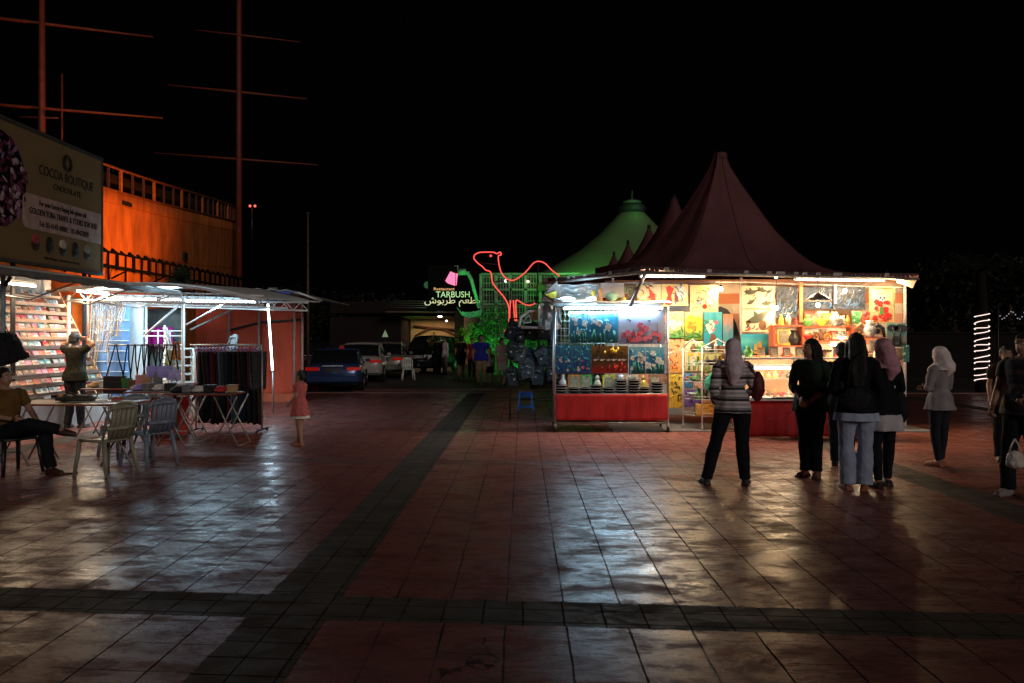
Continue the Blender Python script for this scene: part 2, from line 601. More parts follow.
# ------------------------------------------------------------------ common materials
STEEL = M('brushed_steel', (0.55, 0.56, 0.57), 0.35, 0.9, scale=20)
WHITEP = M('white_paint', (0.78, 0.78, 0.76), 0.45, scale=9, var=0.08)
DARKM = M('dark_metal', (0.05, 0.05, 0.055), 0.45, 0.5)
BLACKF = M('black_fabric', (0.018, 0.018, 0.022), 0.85, scale=12, bump=0.5)
BLACKP = M('black_plastic', (0.02, 0.02, 0.02), 0.35)
REDC = M('red_cloth', (0.50, 0.012, 0.015), 0.65, scale=5, var=0.15, stretch=(4, 4, 0.6), bump=0.3)
WOOD = M('varnished_wood', (0.32, 0.14, 0.06), 0.45, stretch=(2, 2, 12), scale=4)
RUST = M('galvanised_tube', (0.42, 0.40, 0.37), 0.45, 0.6, scale=18)
TUBE_COOL = lamp_mat('cool_tube_glow', (0.80, 0.95, 1.0), 16)
TUBE_WARM = lamp_mat('warm_tube_glow', (1.0, 0.88, 0.70), 18)
BULB = lamp_mat('bulb_glow', (1.0, 0.72, 0.38), 90)
GLASSM = glass('clear_glass')


def fluoro(p0, p1, label, warm=False, watts=30, face=(0, 0, -1), group='fluorescent tubes over the stalls', r=0.016, back=0.35):
    """fluorescent batten: housing, glowing tube, two end caps and its own light"""
    p0, p1 = Vector(p0), Vector(p1)
    mid = (p0 + p1) / 2
    t = thing('fluorescent_tube', label, 'light', mid, group=group)
    d = (p1 - p0).normalized(); fc = Vector(face)
    h = MB().tube([p0 - fc * 0.045, p1 - fc * 0.045], 0.026, 6, up=face)
    h.build('housing', WHITEP, t)
    MB().tube([p0, p1], r, 8).build('glass_tube', TUBE_WARM if warm else TUBE_COOL, t)
    for p, s in ((p0, -1), (p1, 1)):
        MB().tube([p + d * s * 0.002, p + d * s * 0.03], 0.024, 8).build('end_cap', WHITEP, t)
    if watts:
        L = (p1 - p0).length
        la = lamp('AREA', mid + fc * 0.03, watts, (1.0, 0.74, 0.45) if warm else (0.48, 0.78, 1.0), t, size=L * 0.9, size_y=0.06)
        z = -fc.normalized(); x = d; y = z.cross(x)
        la.rotation_euler = Matrix((x, y, z)).transposed().to_euler()
        if back:
            lb = lamp('AREA', mid - fc * 0.08, watts * back, (1.0, 0.74, 0.45) if warm else (0.48, 0.78, 1.0), t, size=L * 0.9, size_y=0.06)
            z = fc.normalized(); y = z.cross(x)
            lb.rotation_euler = Matrix((x, y, z)).transposed().to_euler()
    return t


def bulb(p, label, watts=6, shade=False, drop=0.2, group='small hanging bulbs in the souvenir stall'):
    p = Vector(p)
    t = thing('hanging_bulb', label, 'light', p, group=group)
    MB().tube([p + Vector((0, 0, 0.06)), p + Vector((0, 0, 0.06 + drop))], 0.004, 5).build('cord', BLACKP, t)
    MB().lathe(p, [(0.02, 0.07), (0.022, 0.045), (0.015, 0.035)], 10).build('socket', BLACKP, t)
    MB().ell(p, (0.032, 0.032, 0.038), 10, 8).build('glass_bulb', BULB, t)
    if shade:
        MB().lathe(p, [(0.04, 0.20), (0.16, 0.13), (0.24, 0.07), (0.235, 0.068), (0.155, 0.125), (0.035, 0.19)], 20, cap=False).build('lamp_shade', M('shade_enamel', (0.3, 0.3, 0.28), 0.3, 0.5), t)
    lamp('POINT', p - Vector((0, 0.02, 0.05)), watts, (1.0, 0.66, 0.32), t, size=0.04)
    return t


# ================================================================== SHIP (left, behind the stalls)
def ship():
    base = Vector((-14, 30, 0))
    s = thing('sailing_ship', 'large orange lit sailing ship with two masts behind the left stalls', 'ship', base)
    HX = -13.0

    def hullx(Y):  # bow curves away
        k = max(0, (Y - 29) / 14)
        return HX - 0.0 * k - 2.4 * k * k

    Y0, Y1, ny, nz = 14.0, 44.0, 60, 14

    def top(Y):
        return 6.2 + 0.000 * Y + 0.0032 * (Y - 20) ** 2 * (1 if Y > 20 else 0.2)

    def fn(a, b):
        Y = Y0 + (Y1 - Y0) * a
        z = -0.5 + (top(Y) + 0.5) * b
        x = hullx(Y) - 0.35 * (1 - b) ** 2
        return (x, Y, z)
    MB().grid(fn, ny, nz, thick=(-0.15, 0, 0)).build('hull', M('hull_orange', (0.62, 0.16, 0.035), 0.6, scale=1.6, var=0.38, stretch=(1, 1.6, 0.5), bump=0.5), s)
    k = MB()
    for zf in (0.47, 0.71, 0.94):
        k.tube([Vector(fn(i / 60, zf)) + Vector((0.006, 0, 0)) for i in range(61)], 0.010, 4)
    k.build('plank_seam', M('seam_dark', (0.50, 0.12, 0.03), 0.8), s)
    # upper rail with posts
    r = MB(); posts = MB()
    for dz in (0.02, 0.75):
        r.tube([(hullx(Y0 + i / 2), Y0 + i / 2, top(Y0 + i / 2) + dz) for i in range(61)], 0.045, 6)
    M('rail_lit', (0.5, 0.12, 0.03), 0.6); r.build('rail', M('rail_top', (0.20, 0.05, 0.02), 0.7), s)
    for i in range(30):
        Y = 21 + i * 0.78
        q = MB().box((hullx(Y), Y, top(Y) + 0.38), (0.07, 0.05 if i % 3 else 0.10, 0.72))
        q.build('rail_post', _mats['rail_lit'] if i % 3 == 0 else M('rail_unlit', (0.10, 0.03, 0.015), 0.7), s)  # uneven lamplight put into the colour: some posts bright, the rest darkened
    pn = MB()
    pn.grid(lambda a, b: (hullx(21 + 22 * a) - 0.6, 21 + 22 * a, top(21 + 22 * a) + 0.0 + 0.72 * b), 30, 1, thick=(-0.03, 0, 0))
    pn.build('deck_screen', M('deck_dark', (0.045, 0.02, 0.012), 0.8), s)
    # boarding rail before the hull, its backlit silhouette put into a near-black colour
    gr = MB()
    for dz, rr in ((0.0, 0.045), (0.42, 0.035), (-0.45, 0.02)):
        gr.tube([(-12.4, Y, 3.78 + dz + 0.0 * Y) for Y in (22, 27, 32, 36)], rr, 5)
    for i in range(28):
        Y = 22.2 + i * 0.52
        gr.tube([(-12.4, Y, 3.78 - 0.55 if i % 2 else 3.70), (-12.4, Y, 4.2), (-12.4, Y - 0.3, 4.28)], 0.035 if i % 2 else 0.055, 5)
    for i in range(6):
        Y = 22.5 + i * 2.6
        gr.tube([(-12.4, Y, 3.8), (-13.0, Y, 3.5)], 0.03, 5)
    gr.build('boarding_rail', M('boarding_silhouette', (0.004, 0.003, 0.003), 0.9), s)
    MB().box((hullx(31) + 0.05, 30.6, 4.75), (0.08, 0.32, 0.32)).build('porthole', BLACKP, s)
    MB().box((hullx(26) + 0.05, 26.0, 6.0), (0.08, 0.5, 0.12)).build('porthole', BLACKP, s)
    # masts and yards
    wm = M('mast_red', (0.20, 0.035, 0.013), 0.6, scale=3)

    def mast(px, Y, r, ztop, yards):
        x = XX(px, Y)
        MB().tube([(x, Y, 3), (x, Y, ztop * 0.5), (x, Y, ztop)], [r, r * 0.9, r * 0.6], 10).build('mast', wm, s)
        for (xa, ya, xb, yb, rr) in yards:
            dd = 0.5
            a = P(xa, ya, Y - dd); b = P(xb, yb, Y + dd)
            MB().tube([a, (a + b) / 2, b], [rr * 0.5, rr, rr * 0.45], 7).build('yard', wm, s)
    mast(42, 26, 0.12, 16.5, [(-110, 5, 153, 37, 0.055), (-110, 96, 163, 118, 0.055)])
    mast(239, 38, 0.15, 24, [(168, 85, 307, 99, 0.07), (155, 153, 318, 165, 0.06), (195, 30, 300, 42, 0.05)])
    x = XX(62, 27)
    MB().tube([(x, 27, 6), (x, 27, ZZ(72, 27))], 0.035, 6).build('flagpole', wm, s)
    for px in (28, 36):
        a = P(px, 0, 25.5)
    a = P(20, 117, 26); b = P(58, 118, 26)
    MB().tube([a, b], 0.03, 6).build('spar', wm, s)
    return s


ship()
# flood lamps standing on the quay that light the hull
fl = thing('flood_lamp', 'orange flood lamp on a pole behind the red tent aimed at the ship', 'lamp', (-7.6, 24.2, 3.0))
MB().box((-7.6, 24.2, 3.05), (0.3, 0.3, 0.22), rz=0.3).build('lamp_body', DARKM, fl, bevel=0.02)
MB().tube([(-7.6, 24.2, 0), (-7.6, 24.2, 2.95)], 0.04, 8).build('pole', DARKM, fl)
lamp('SPOT', (-7.9, 24.3, 3.3), 1800, (1.0, 0.34, 0.06), fl, 0.15, target=(-13.0, 25.2, 5.2), spot=88, blend=1.0)
lamp('SPOT', (-7.9, 24.4, 3.3), 100, (1.0, 0.30, 0.06), fl, 0.15, target=(-16, 27, 13), spot=66, blend=0.9)
w = thing('warning_lamp', 'pair of small red lamps on the dark ship bow', 'lamp', P(252, 207, 42))
for px in (250, 255):
    MB().ell(P(px, 206, 42), (0.07, 0.07, 0.07), 8, 6).build('lamp_glass', lamp_mat('red_lamp', (1, 0.10, 0.05), 1.5), w)
MB().tube([P(252, 208, 42.1), P(252, 240, 42.1)], 0.05, 6).build('pole', DARKM, w)

# tall thin pole behind the third awning
t = thing('flag_pole', 'tall thin bare pole beyond the red curtain tent', 'pole', (XX(308, 30), 30, 0))
MB().tube([(XX(308, 30), 30, 0), (XX(308, 30), 30, ZZ(213, 30))], [0.06, 0.035], 8).build('pole_shaft', M('pole_dull', (0.10, 0.05, 0.035), 0.6), t)
MB().ell((XX(308, 30), 30, ZZ(213, 30)), (0.07, 0.07, 0.07), 8, 6).build('finial', DARKM, t)

# ================================================================== BILLBOARD (over the first stall)
BX = -8.5


def bill():
    ya, yb = 10.6, 15.95
    za, zb = 2.93, 5.18
    b = thing('billboard', 'beige boutique billboard with chocolates and wording above the left stall', 'billboard', (BX, 13.2, 2.9))
    MB().box((BX, (ya + yb) / 2, (za + zb) / 2), (0.06, yb - ya, zb - za)).build('panel', picture('billboard_print', [(0.20, 0.135, 0.055), (0.24, 0.16, 0.07), (0.27, 0.19, 0.085)], 3, 0.3), b)
    f = MB()
    for z in (za - 0.03, zb + 0.03):
        f.box((BX, (ya + yb) / 2, z), (0.1, yb - ya + 0.1, 0.06))
    for y in (ya - 0.02, yb + 0.02):
        f.box((BX, y, (za + zb) / 2), (0.1, 0.05, zb - za))
    f.build('frame', M('bill_frame', (0.07, 0.065, 0.055), 0.5), b)
    for y in (11.2, 13.4, 15.6):
        MB().tube([(BX - 0.12, y, 0), (BX - 0.12, y, zb - 0.2)], 0.04, 8).build('post', DARKM, b)
    xf = BX + 0.034
    ink = M('print_brown', (0.016, 0.009, 0.006), 0.7)
    X, Yd = (0, 1, 0), (0, 0, 1)

    def bz(px, py):  # pixel on the panel plane X = BX
        # Y from px
        d = _F + _R * ((px - 512) / F)
        t = xf / d.x
        return Vector((xf, d.y * t, CH + (HZ - py) / F * t))
    ctr = bz(62, 190).y
    text('COCOA BOUTIQUE', 0.24, ink, (xf, 14.76, 4.50), X, Yd, parent=b, squeeze=0.82)
    text('CHOCOLATE', 0.15, ink, (xf, 14.76, 4.30), X, Yd, parent=b)
    # round crest above the name
    c = MB()
    cy, cz = 14.74, 4.86
    pts = [(xf + .004, cy + 0.14 * math.cos(w), cz + 0.14 * math.sin(w)) for w in [2 * PI * i / 24 for i in range(25)]]
    c.tube(pts, 0.018, 5)
    for k in (-1, 1):
        c.tube([(xf + .004, cy + k * (0.03 + 0.05 * math.sin(w)), cz + 0.09 * math.cos(w)) for w in [PI * i / 8 for i in range(9)]], 0.014, 5)
    c.build('crest', ink, b)
    # rounded pale label with the wording
    lb = MB()
    y0, y1, z0, z1 = 13.42, 15.93, 3.50, 4.10
    r = 0.12
    pl = []
    for (cy_, cz_, a0) in ((y1 - .01, z1, None), (y1 - .01, z0, None), (y0 + r, z0 + r, 270), (y0 + r, z1 - r, 180)):
        if a0 is None: pl.append((xf + .002, cy_, cz_))
        else:
            for q in range(7):
                w = R(a0 - 90 * q / 6) if a0 == 270 else R(a0 - 90 * q / 6)
                pl.append((xf + .002, cy_ + r * math.cos(w), cz_ + r * math.sin(w)))
    lb.prism(pl, (0.006, 0, 0)).build('label_panel', M('label_pinkish', (0.50, 0.34, 0.30), 0.6), b)
    xf2 = xf + 0.012
    text('For your Factory Buying Info please call', 0.13, ink, (xf2, 14.62, 3.94), X, Yd, parent=b, squeeze=0.72)
    text('GOLDEN TUBA TRAVEL & TOURS SDN BHD', 0.155, ink, (xf2, 14.68, 3.765), X, Yd, parent=b, squeeze=0.72)
    text('Tel: 03-4142 4888C   03-40423839', 0.14, ink, (xf2, 14.66, 3.575), X, Yd, parent=b, squeeze=0.8)
    # five chocolates
    ch = [((0.45, 0.05, 0.07), (0.05, 0.012, 0.012)), ((0.03, 0.02, 0.012), (0.02, 0.012, 0.008)), ((0.55, 0.48, 0.38), (0.04, 0.02, 0.012)), ((0.03, 0.02, 0.013), (0.02, 0.012, 0.008)), ((0.3, 0.26, 0.2), (0.03, 0.018, 0.01))]
    for i, (ct, cb) in enumerate(ch):
        y = 13.78 + i * 0.41; z = 3.28
        q = MB()
        q.ell((xf + 0.0, y, z - 0.03), (0.02, 0.12, 0.12), 14, 8, 1)
        q.ell((xf + 0.004, y, z + 0.05), (0.022, 0.11, 0.10), 14, 8, 0)
        q.build('printed_chocolate', [M('choc_top%d' % i, ct, 0.6), M('choc_base%d' % i, cb, 0.6)], b)
    text('Made in Malaysia   finest chocolates every day', 0.06, ink, (xf, 14.6, 3.02), X, Yd, parent=b)
    # dark bouquet of orchids at the near end
    bo = MB()
    bo.ell((xf - 0.005, 12.75, 4.22), (0.012, 0.78, 0.80), 26, 12, 0)
    rnd = random.Random(3)
    for i in range(220):
        w = rnd.uniform(0, 2 * PI); rr = math.sqrt(rnd.random())
        y = 12.75 + 0.78 * rr * math.cos(w); z = 4.22 + 0.80 * rr * math.sin(w)
        bo.ell((xf + 0.008, y, z), (0.006, rnd.uniform(0.02, 0.06), rnd.uniform(0.03, 0.09)), 7, 4, rnd.choice([1, 2, 3, 3]), rot=Euler((rnd.uniform(0, 3), 0, 0)))
    bo.build('printed_bouquet', [M('bq_dark', (0.008, 0.004, 0.008), 0.8), M('bq_lilac', (0.30, 0.14, 0.28), 0.7), M('bq_cream', (0.5, 0.36, 0.36), 0.7), M('bq_wine', (0.12, 0.01, 0.04), 0.7)], b)


bill()

# ================================================================== FIRST STALL (slanted booklet rack)
def stall1():
    s = thing('booklet_stall', 'open stall roof with pale underside over the slanted booklet rack', 'stall', (-8.3, 14, 0))
    # roof sheet
    def roof(a, b):
        y = 9.8 + 6.3 * a
        x = -6.95 - 3.0 * b
        return (x, y, 2.55 + 0.42 * b + 0.03 * math.sin(a * 19 + b * 5))
    MB().grid(roof, 20, 8, thick=(0, 0, 0.02)).build('awning', M('awning_beige', (0.60, 0.57, 0.52), 0.8, scale=2), s)
    fr = MB()
    for x, z in ((-6.95, 2.52), (-8.4, 2.70)):
        fr.tube([(x, 9.8, z), (x, 16.2, z)], 0.028, 8)
    for y in (10.7, 12.4, 14.1, 15.9):
        fr.tube([(-6.95, y, 2.5), (-9.9, y, 2.9)], 0.022, 8)
        fr.tube([(-6.95, y, 2.5), (-7.7, y, 2.22), (-9.2, y, 2.45)], 0.016, 6)
    fr.build('roof_frame', RUST, s)
    v = MB()
    v.grid(lambda a, b: (-6.93, 9.8 + 6.3 * a, 2.56 - (0.10 + 0.012 * math.sin(a * 60)) * b), 60, 2, thick=(0.012, 0, 0))
    v.build('valance', M('valance_grey', (0.16, 0.155, 0.15), 0.8), s)
    for px, Y in ((3, 11.0),):
        x = XX(px, Y)
        MB().tube([(x, Y, 0), (x, Y, 2.52)], 0.035, 8).build('post', M('post_bluegrey', (0.30, 0.38, 0.42), 0.5), s)
    MB().tube([(-7.05, 10.9, 2.45), (-8.4, 12.0, 1.5)], 0.025, 6).build('brace', DARKM, s)
    # base platform under the rack
    MB().box((-8.52, 13.0, 0.25), (0.5, 6.0, 0.50)).build('base_board', M('pale_board', (0.42, 0.40, 0.38), 0.7, scale=3), s)
    MB().box((-9.72, 13.2, 1.4), (0.05, 6.2, 2.8)).build('back_panel', M('rack_back', (0.62, 0.50, 0.40), 0.7), s)
    # sloping rack: shelves
    tops = []
    n = 12
    for i in range(n):
        f = i / (n - 1)
        z = 0.62 + 1.80 * f
        x = -8.42 - 1.0 * f
        MB().box((x - 0.02, 13.1, z - 0.012), (0.15, 5.9, 0.018)).build('shelf', M('shelf_cream', (0.62, 0.48, 0.36), 0.5), s)
        MB().box((x + 0.062, 13.1, z + 0.018), (0.012, 5.9, 0.045)).build('shelf_lip', M('lip_orange', (0.72, 0.36, 0.20), 0.4) if i > 5 else M('lip_dark', (0.16, 0.12, 0.10), 0.5), s)
        tops.append((x, z))
    e = MB()
    e.prism([(-8.36, 16.06, 0.5), (-9.66, 16.06, 0.5), (-9.66, 16.06, 2.6), (-9.42, 16.06, 2.6)], (0, 0.03, 0))
    e.build('side_panel', M('lip_orange', (0.72, 0.36, 0.20), 0.4), s)
    return tops


tops = stall1()
BK = {'red': (0.55, 0.03, 0.03), 'orange': (0.75, 0.26, 0.06), 'cream': (0.72, 0.62, 0.46), 'white': (0.8, 0.78, 0.74), 'teal': (0.10, 0.26, 0.27), 'brown': (0.22, 0.11, 0.06), 'pink': (0.7, 0.26, 0.30), 'grey': (0.26, 0.26, 0.25)}
ORD = ['lowest', 'second lowest', 'third lowest', 'fourth lowest', 'fifth lowest', 'sixth lowest', 'sixth highest', 'fifth highest', 'fourth highest', 'third highest', 'second highest', 'topmost']
rb = random.Random(5)
protos = {}
for cn, c in BK.items():
    bm_ = MB().box((0, 0, 0.062), (0.012, 0.17, 0.125), ry=0)
    hh_ = {'red': .03, 'orange': .09, 'cream': .05, 'white': .10, 'teal': .045, 'brown': .085, 'pink': .03, 'grey': .07}[cn]
    bm_.box((0.0068, rb.uniform(-.02, .02), 0.045 + hh_ / 2), (0.0016, rb.uniform(.06, .15), hh_ * .7), mi=1)
    bm_.box((0.0068, 0.01, 0.022), (0.0016, 0.09, 0.012), mi=2)
    me = bm_.mesh('booklet')
    for q in (M('cover_' + cn, c, 0.35, var=0.3, scale=25), M('cover_art_' + cn, {'red': (.7, .3, .1), 'orange': (.5, .1, .04), 'cream': (.5, .12, .08), 'white': (.2, .3, .35), 'teal': (.6, .55, .4), 'brown': (.6, .35, .12), 'pink': (.75, .6, .5), 'grey': (.5, .45, .4)}[cn], 0.35, var=0.4, scale=40), M('cover_ink', (0.05, 0.04, 0.04), 0.5)):
        me.materials.append(q)
    protos[cn] = me
for i, (x, z) in enumerate(tops):
    y = 13.2 if i < 3 else 12.9
    row = []
    while y < 15.95:
        cn = rb.choice(list(BK)) if i < 10 else rb.choice(['cream', 'orange', 'white'])
        o = bpy.data.objects.new('booklet', protos[cn])
        COL.objects.link(o)
        o.location = (x + rb.uniform(-0.008, 0.008), y, z + 0.003)
        o.rotation_euler = (0, R(-26 + rb.uniform(-3, 3)), 0)
        row.append((o, cn))
        y += rb.uniform(0.172, 0.20) if rb.random() > 0.1 else 0.27
    for q, (o, cn) in enumerate(row[::-1]):
        tag(o, '%s covered booklet, %s from the far end of the %s shelf' % (cn, NTH[q], ORD[i]), 'booklet', 'booklets on the slanted rack')

# tubes of stall one
fluoro((-8.3, 12.3, 2.50), (-8.3, 13.5, 2.50), 'fluorescent tube glaring under the near end of the beige awning', True, 34, back=2.6)
fluoro((-8.0, 14.2, 2.46), (-8.0, 15.3, 2.46), 'fluorescent tube under the beige awning before the orange sheet', True, 26, back=3.2)
fluoro(P(103, 284, 16.3), P(122, 286.5, 16.3), 'short cool tube above the strings of beads', False, 22)
fluoro(P(140, 288, 16.9), P(158, 291, 16.9), 'short cool tube above the white panel', False, 24)
fluoro(P(86.5, 298, 16.2), P(86.5, 336, 16.2), 'upright glaring tube beside the bead strings', True, 24, face=(-0.7, 0.5, 0), r=0.02, back=.7)

# orange sheet, blue tarpaulin, white panel
a = P(58, 298, 17.6); c_ = P(92, 300, 17.6)
o_ = MB().grid(lambda u, v: (a.x + (c_.x - a.x) * u, 17.6 + 0.03 * math.sin(u * 14), 2.52 * v), 24, 4, thick=(0, 0.01, 0))
o_.build('orange_sheet', M('sheet_orange', (0.80, 0.20, 0.03), 0.7), label='bright orange sheet hanging behind the man with raised arms', cat='sheet')
a = P(90, 300, 17.0); c_ = P(127, 300, 16.9)
tp = thing('tarpaulin', 'blue tarpaulin with thin white stripes behind the bead strings', 'tarpaulin', (a.x, 17, 0))
MB().grid(lambda u, v: (a.x + (c_.x - a.x) * u, 17.0 + 0.04 * math.sin(u * 11 + v * 3), 0.02 + 2.45 * v), 24, 14, thick=(0, 0.01, 0)).build(
    'sheet', M('tarp_blue', (0.12, 0.26, 0.52), 0.5, scale=4, bump=0.5), tp)
st = MB()
for z in (0.2, 0.45, 0.68, 0.9, 1.12, 1.34, 1.56, 1.78, 2.0):
    st.tube([(a.x + (c_.x - a.x) * u, 16.975 + 0.04 * math.sin(u * 11 + z * 1.2), z) for u in [k / 8 for k in range(9)]], 0.009, 4)
st.build('rope_line', WHITEP, tp)
a = P(126, 306, 17.3); c_ = P(143, 306, 17.3)
wp = MB().box(((a.x + c_.x) / 2, 17.3, 1.2), (c_.x - a.x, 0.08, 2.4))
wp.build('partition', WHITEP, bevel=0.01, label='narrow white upright partition beside the blue tarpaulin', cat='partition')
# strings of beads hanging from the frame
hr = MB().tube([P(90, 296, 15.9), P(128, 297, 16.1)], 0.012, 6)
hr.build('hanging_rail', STEEL, label='thin steel rail from which bead strings hang', cat='rail')
rb = random.Random(9)
cols = [('cream', (0.75, 0.68, 0.52)), ('brown', (0.25, 0.14, 0.08)), ('silver', (0.6, 0.6, 0.62)), ('amber', (0.6, 0.32, 0.08)), ('white', (0.8, 0.8, 0.8))]
for i in range(16):
    px = 92 + i * 2.15
    cn, cc = cols[i % 5]
    y0 = 297; L_ = [52, 60, 34, 70, 44][i % 5] * (1.15 - i / 22)
    p0 = P(px, y0, 15.95); p1 = P(px - 3 - rb.uniform(0, 2), y0 + L_, 15.9); p2 = P(px + 1, y0 + L_ * 0.6, 15.9)
    q = MB().tube([p0, (p0 + p1) / 2 + Vector((0.01, 0, -0.02)), p1, p1 + Vector((0.03, 0, 0.01)), p2, p0 + Vector((0.03, 0, 0))], 0.011, 5)
    for k in range(7):
        q.ell(p0.lerp(p1, (k + 1) / 7), (0.02, 0.02, 0.02), 6, 4)
    q.build('bead_string', M('bead_' + cn, cc, 0.3), label='%s bead string, %s from the left on the thin rail' % (cn, NTH[i]), cat='necklace', group='bead strings on the thin rail')

# ================================================================== PEOPLE
SKIN = M('skin', (0.36, 0.19, 0.125), 0.55, scale=14, var=0.08, bump=0.05)
HAIR = M('hair_black', (0.010, 0.008, 0.008), 0.45, scale=60, var=0.3, stretch=(3, 3, 0.4), bump=0.6)
EYEW = M('eye_white', (0.6, 0.57, 0.53), 0.3)
EYED = M('eye_dark', (0.02, 0.012, 0.01), 0.2)
LIP = M('lip', (0.35, 0.10, 0.09), 0.5)
V = Vector


def limb(mb, pts, rs, n=12):
    """tapered limb with a few extra rings so joints stay round"""
    P2, R2 = [], []
    for i in range(len(pts) - 1):
        a, b = V(pts[i]), V(pts[i + 1])
        m = 5
        for k in range(m):
            t = k / m
            P2.append(a.lerp(b, t))
            r = rs[i] + (rs[i + 1] - rs[i]) * t
            P2_bulge = 1 + 0.06 * math.sin(PI * min(1, t * 1.4)) if i == 0 else 1 + 0.09 * math.sin(PI * min(1, t * 1.8))
            R2.append(r * P2_bulge)
    P2.append(V(pts[-1])); R2.append(rs[-1])
    mb.tube(P2, R2, n)
    for p, r in zip(pts[1:-1], rs[1:-1]):
        mb.ell(p, (r, r, r), 10, 8)


def hand(mb, el, wr, s, curl=0.5, palm_in=None):
    d = (V(wr) - V(el)).normalized()
    inn = V(palm_in) if palm_in is not None else V((-s, 0, 0))
    inn = inn - d * inn.dot(d)
    inn = inn.normalized() if inn.length > 1e-4 else d.orthogonal().normalized()
    side = d.cross(inn).normalized()
    q = Matrix((side, inn, d)).transposed().to_euler()
    mb.ell(V(wr) + d * 0.045, (0.038, 0.016, 0.055), 12, 8, rot=q)
    for i in range(4):
        o = (i - 1.5) * 0.0195
        b = V(wr) + d * (0.085 - abs(i - 1.4) * 0.004) + side * o
        ln = (0.026, 0.031, 0.029, 0.022)[i]
        a1 = curl * 0.5; a2 = curl * 1.2; a3 = curl * 1.7
        p = [b - d * 0.02, b]
        for a_ in (a1, a2, a3):
            p.append(p[-1] + (d * math.cos(a_) + inn * math.sin(a_)) * ln * 0.85)
        mb.tube(p, [0.0095, 0.0092, 0.0085, 0.0078, 0.0066], 8)
    sg = 1 if (side.y < 0) else -1
    b = V(wr) + d * 0.025 + side * sg * 0.028
    p = [b, b + (d * 0.6 + side * sg * 0.7 + inn * 0.3).normalized() * 0.03, b + (d * 0.85 + side * sg * 0.6 + inn * 0.5).normalized() * 0.058]
    mb.tube(p, [0.012, 0.0105, 0.008], 8)


